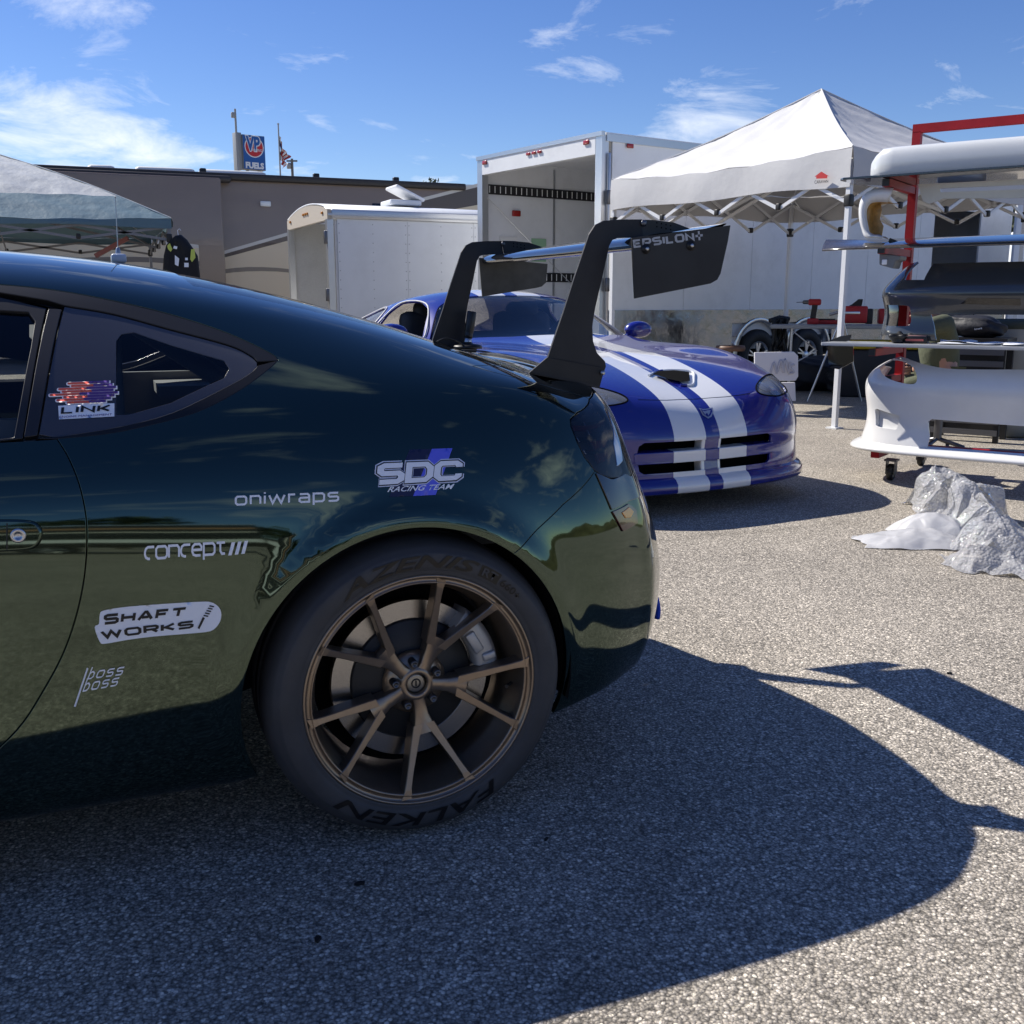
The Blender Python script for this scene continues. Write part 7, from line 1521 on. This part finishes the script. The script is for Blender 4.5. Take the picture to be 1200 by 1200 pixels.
mb = MB(); mb.lathe([(.0001, .01), (.24, .01), (.26, .1), (.275, zt_ - .08), (.275, zt_ - .05), (.26, zt_ - .05), (.25, .1)], 36); mb.build('bin_body', mat('bin_beige', (.34, .34, .3), .7, noise=.06, nscale=6), bn); mb = MB(); mb.lathe([(.278, zt_ - .075), (.29, zt_ - .05), (.288, zt_ - .01), (.27, zt_), (.26, zt_ - .05)], 36); mb.build('rim', mat('bin_rim', (.05, .06, .045), .7), bn)
# bubble wrap and foam sheet on the ground: crumpled films built from ridged noise folds
from mathutils import noise as mnoise
def film_mat(name, white, clear, rough, cell):
    m = bpy.data.materials.new(name); m.use_nodes = True; nt = m.node_tree; nt.nodes.clear(); N = nt.nodes.new; L = nt.links.new
    tc = N('ShaderNodeTexCoord'); v = N('ShaderNodeTexVoronoi'); v.inputs['Scale'].default_value = cell; L(tc.outputs['Object'], v.inputs['Vector'])
    n = N('ShaderNodeTexNoise'); n.inputs['Scale'].default_value = cell * .35; n.inputs['Detail'].default_value = 6; L(tc.outputs['Object'], n.inputs['Vector'])
    a = N('ShaderNodeMath'); a.operation = 'MULTIPLY_ADD'; L(n.outputs['Fac'], a.inputs[0]); a.inputs[1].default_value = 1.2; L(v.outputs['Distance'], a.inputs[2])
    bp = N('ShaderNodeBump'); bp.inputs['Strength'].default_value = .75; bp.inputs['Distance'].default_value = .008; bp.invert = True; L(a.outputs[0], bp.inputs['Height'])
    di = N('ShaderNodeBsdfDiffuse'); di.inputs[0].default_value = (white, white, white * 1.01, 1); tl = N('ShaderNodeBsdfTranslucent'); tl.inputs[0].default_value = (white, white, white, 1); gl = N('ShaderNodeBsdfGlossy'); gl.inputs['Roughness'].default_value = rough; tr = N('ShaderNodeBsdfTransparent')
    for s_ in (di, tl, gl): L(bp.outputs[0], s_.inputs['Normal'])
    m1 = N('ShaderNodeMixShader'); m1.inputs[0].default_value = .5; L(di.outputs[0], m1.inputs[1]); L(tl.outputs[0], m1.inputs[2])
    lw = N('ShaderNodeFresnel'); lw.inputs['IOR'].default_value = 1.9; L(bp.outputs[0], lw.inputs['Normal'])
    m2 = N('ShaderNodeMixShader'); m2.inputs[0].default_value = clear; L(m1.outputs[0], m2.inputs[1]); L(tr.outputs[0], m2.inputs[2])
    m3 = N('ShaderNodeMixShader'); L(lw.outputs[0], m3.inputs[0]); L(m2.outputs[0], m3.inputs[1]); L(gl.outputs[0], m3.inputs[2]); o = N('ShaderNodeOutputMaterial'); L(m3.outputs[0], o.inputs[0]); return m
MBW = film_mat('bubble_wrap', .97, .42, .04, 75)
def crumpled(root, px, py, wx, wy, rz, h, seed, amp=.09, freq=5., n=64, name='film', m=None, tilt=0.):
    c = on_z(px, py, 0); c = np.array(to_local(root, [c])[0]); g = []; off = Vector((seed * 3.7, seed * 1.9, seed * .7)); ca, sa = math.cos(rz), math.sin(rz)
    for i in range(n + 1):
        row = []
        for j in range(n + 1):
            a, b = 2 * i / n - 1, 2 * j / n - 1; q = Vector((a * wx, b * wy, 0)) * freq + off
            ed = 1 + .22 * mnoise.noise(Vector((math.atan2(b, a) * 1.3, seed, 0)))
            r = min(1., max(abs(a), abs(b)) ** 2 * .5 + (a * a + b * b) * .4)
            rd = mnoise.ridged_multi_fractal(q, .9, 2.1, 4, 1., 2.) - 1.; nv = mnoise.noise_vector(q * .7); nf = mnoise.noise_vector(q * 2.3)
            x, y = a * wx * ed + nv.x * amp * 1.1 + nf.x * amp * .35, b * wy * ed + nv.y * amp * 1.1 + nf.y * amp * .35
            z = h * (1 - r) * (.75 + .5 * nv.z) + amp * .55 * rd * (1 - r * .7) + amp * .25 * nf.z + tilt * a * wx
            row.append((c[0] + ca * x - sa * y, c[1] + sa * x + ca * y, max(.003 + .0015 * (i % 2), z)))
        g.append(row)
    mb = MB(); mb.sheet(g, True); return mb.build(name, m or MBW, root)
bw = empty('bubble_wrap_pile', tuple(on_z(1125, 610, 0)), 0, 'crumpled clear bubble wrap heap on the ground by the white bumper', 'bubble wrap')
crumpled(bw, 1122, 610, .20, .24, .4, .27, 1, amp=.11, freq=7); crumpled(bw, 1150, 628, .20, .17, 1.1, .21, 2, amp=.1, freq=7); crumpled(bw, 1100, 598, .14, .2, -.5, .2, 3, amp=.09, freq=7); crumpled(bw, 1165, 645, .16, .14, .2, .15, 4, amp=.08, freq=7)
bw2 = empty('bubble_wrap_sheet', tuple(on_z(1185, 665, 0)), 0, 'lower bubble wrap bundle spilling beside the white foam sheet', 'bubble wrap')
crumpled(bw2, 1175, 664, .22, .13, -.5, .13, 5, amp=.07, freq=7); crumpled(bw2, 1215, 668, .2, .15, .3, .15, 6, amp=.07, freq=7)
MFOAM = film_mat('foam_film', .9, .0, .4, 9)
fs = empty('foam_sheet', tuple(on_z(1080, 640, 0)), 0, 'folded white foam sheet lying in front of the bubble wrap', 'foam sheet')
crumpled(fs, 1072, 637, .27, .13, -.42, .07, 11, amp=.045, freq=3.2, m=MFOAM, name='sheet', n=48); crumpled(fs, 1092, 630, .2, .11, -.75, .12, 14, amp=.04, freq=3.6, m=MFOAM, name='sheet', n=48)
# small dark crumbs of rubber on the asphalt
for k, (a, b, s_) in enumerate(((421, 1037, .008), (372, 1102, .007), (1113, 790, .006), (640, 985, .004))):
    p = on_z(a, b, 0); e = empty('rubber_crumb', (p[0], p[1], 0), k * 1.3, 'small dark tyre rubber crumb on the shaded asphalt', 'crumb', 'rubber crumbs on the asphalt'); rn = random.Random(k)
    ol = [(s_ * (1.2 * math.cos(t) + rn.uniform(-.4, .4)), s_ * (.7 * math.sin(t) + rn.uniform(-.3, .3))) for t in np.linspace(0, 5.6, 8)]; mb = MB(); mb.prism(ol, .005, Matrix.Translation((0, 0, .0035))); mb.build('crumb', M_RUB, e)
# ------------------------------------------------------------------ person crouched on a stool behind the rack
def skin_mesh(name, verts, edges, radii, m, parent, sub=2):
    me = bpy.data.meshes.new(name); me.from_pydata([tuple(map(float, v)) for v in verts], edges, []); o = bpy.data.objects.new(name, me); col.objects.link(o); o.parent = parent; me.materials.append(m)
    md = o.modifiers.new('skin', 'SKIN'); md.use_smooth_shade = True
    for i, r in enumerate(radii):
        d = me.skin_vertices[0].data[i]; d.radius = (r, r) if not hasattr(r, '__len__') else r; d.use_root = (i == 0)
    s = o.modifiers.new('sub', 'SUBSURF'); s.levels = sub; s.render_levels = sub; return o
pq = at_depth(1108, 400, 7.75); pe = empty('person', (pq[0], pq[1], 0), -YAW, 'person in olive clothes crouched on a stool behind the parts rack, reaching forward', 'person')
def pp(px, py, dep): return np.array(to_local(pe, [at_depth(px, py, dep)])[0])
M_SKIN = mat('skin', (.45, .25, .18), .5); M_OLIVE = mat('olive_cloth', (.09, .1, .06), .85, bump=.5, bscale=30, bdist=.01); M_HAIR = mat('hair_brown', (.03, .02, .015), .7)
hip = np.array([.02, .05, .50]); chest = np.array([-.06, .02, .86]); neck = np.array([-.12, .0, 1.0]); head = np.array([-.18, -.02, 1.10]); crown_ = np.array([-.19, -.02, 1.19])
shl, shr = np.array([-.08, -.19, .95]), np.array([-.08, .20, .95])
elb = pp(1047, 392, 7.35); wri = pp(1058, 373, 7.3); hnd = pp(1062, 367, 7.29)
elr = np.array([.08, .27, .72]); wrr = np.array([-.08, .22, .6]); hnr = np.array([-.15, .2, .585])
knl, anl, tol = np.array([-.3, .02, .48]), np.array([-.24, .0, .09]), np.array([-.38, .0, .04]); knr, anr, tor = np.array([-.28, .3, .48]), np.array([-.22, .3, .09]), np.array([-.36, .3, .04])
Vb = [hip, (hip + chest) / 2, chest, neck, head, crown_, shl, elb, wri, hnd, shr, elr, wrr, hnr, hip + [-.03, -.1, -.01], knl, anl, tol, hip + [-.03, .11, -.01], knr, anr, tor]
Eb = [(0, 1), (1, 2), (2, 3), (3, 4), (4, 5), (2, 6), (6, 7), (7, 8), (8, 9), (2, 10), (10, 11), (11, 12), (12, 13), (0, 14), (14, 15), (15, 16), (16, 17), (0, 18), (18, 19), (19, 20), (20, 21)]
Rb = [.13, .125, .14, .055, .085, .06, .06, .042, .03, .032, .06, .042, .03, .032, .085, .06, .04, .035, .085, .06, .04, .035]
skin_mesh('body', Vb, Eb, Rb, M_SKIN, pe)
for c, (w, h), sgn in ((hnd, (wri, hnd), 1), (hnr, (wrr, hnr), -1)):     # fingers
    d = (h - w) / np.linalg.norm(h - w); sd_ = np.cross(d, (0, 1., .2)); sd_ /= np.linalg.norm(sd_); fwd_ = np.cross(sd_, d)
    for k in range(5):
        if k < 4: b = h + sd_ * (k - 1.5) * .018 + d * .015; l = (.06, .068, .064, .05)[k]; pts = [b, b + d * l * .45 + fwd_ * .006, b + d * l * .8 + fwd_ * .02, b + d * l + fwd_ * .035]
        else: b = h - sd_ * .034 - d * .01; pts = [b, b - sd_ * .018 + d * .02, b - sd_ * .02 + d * .045 + fwd_ * .012, b - sd_ * .014 + d * .06 + fwd_ * .02]
        skin_mesh('finger', pts, [(0, 1), (1, 2), (2, 3)], [.0095, .009, .0085, .0075], M_SKIN, pe, 1)
Vs = [hip + [0, 0, .02], (hip + chest) / 2, chest, chest * .4 + neck * .6, shl, shl * .55 + elb * .45, shr, shr * .5 + elr * .5]
skin_mesh('shirt', Vs, [(0, 1), (1, 2), (2, 3), (2, 4), (4, 5), (2, 6), (6, 7)], [.145, .14, .152, .075, .075, .062, .075, .062], M_OLIVE, pe)
Vt = [hip, hip + [-.03, -.1, -.01], knl, anl + [0, 0, .03], hip + [-.03, .11, -.01], knr, anr + [0, 0, .03]]
skin_mesh('trousers', Vt, [(0, 1), (1, 2), (2, 3), (0, 4), (4, 5), (5, 6)], [.142, .098, .074, .058, .098, .074, .058], M_OLIVE, pe)
for a_, t_ in ((anl, tol), (anr, tor)): skin_mesh('shoe', [a_ + [.03, 0, -.03], a_ + [-.03, 0, -.045], t_ + [0, 0, .005], t_ + [-.05, 0, 0]], [(0, 1), (1, 2), (2, 3)], [.045, .046, .045, .034], M_TBLK, pe)
skin_mesh('hair', [head + [.035, 0, .03], crown_ + [.01, 0, .015], head + [.06, 0, .0]], [(0, 1), (0, 2)], [.082, .07, .06], M_HAIR, pe)
mb = MB()
for y in (-.032, .032): mb.lathe([(.0001, -.011), (.009, -.006), (.011, 0), (.009, .006), (.0001, .011)], 10, Matrix.Translation(Vector(head + [-.078, y, .012])))
mb.build('eyes', mat('eye', (.5, .5, .5), .3), pe)['kind'] = 'stuff'
skin_mesh('nose', [head + [-.08, 0, .012], head + [-.1, 0, -.016]], [(0, 1)], [.01, .015], M_SKIN, pe, 1)
ps_ = empty('work_stool', (pq[0], pq[1], 0), 0, 'low black work stool under the crouched person', 'stool')
mb = MB(); mb.lathe([(.0001, .33), (.17, .33), (.18, .36), (.17, .385), (.0001, .39)], 24); mb.build('seat', M_TBLK, ps_); mb = MB(); mb.tube([(0, 0, .08), (0, 0, .34)], .03, 10); mb.build('column', M_STEEL, ps_)
for k in range(4): a = 1.57 * k + .4; mb = MB(); mb.tube([(0, 0, .08), (.2 * math.cos(a), .2 * math.sin(a), .03), (.2 * math.cos(a), .2 * math.sin(a), 0)], .016, 6); mb.build('leg', M_STEEL, ps_)
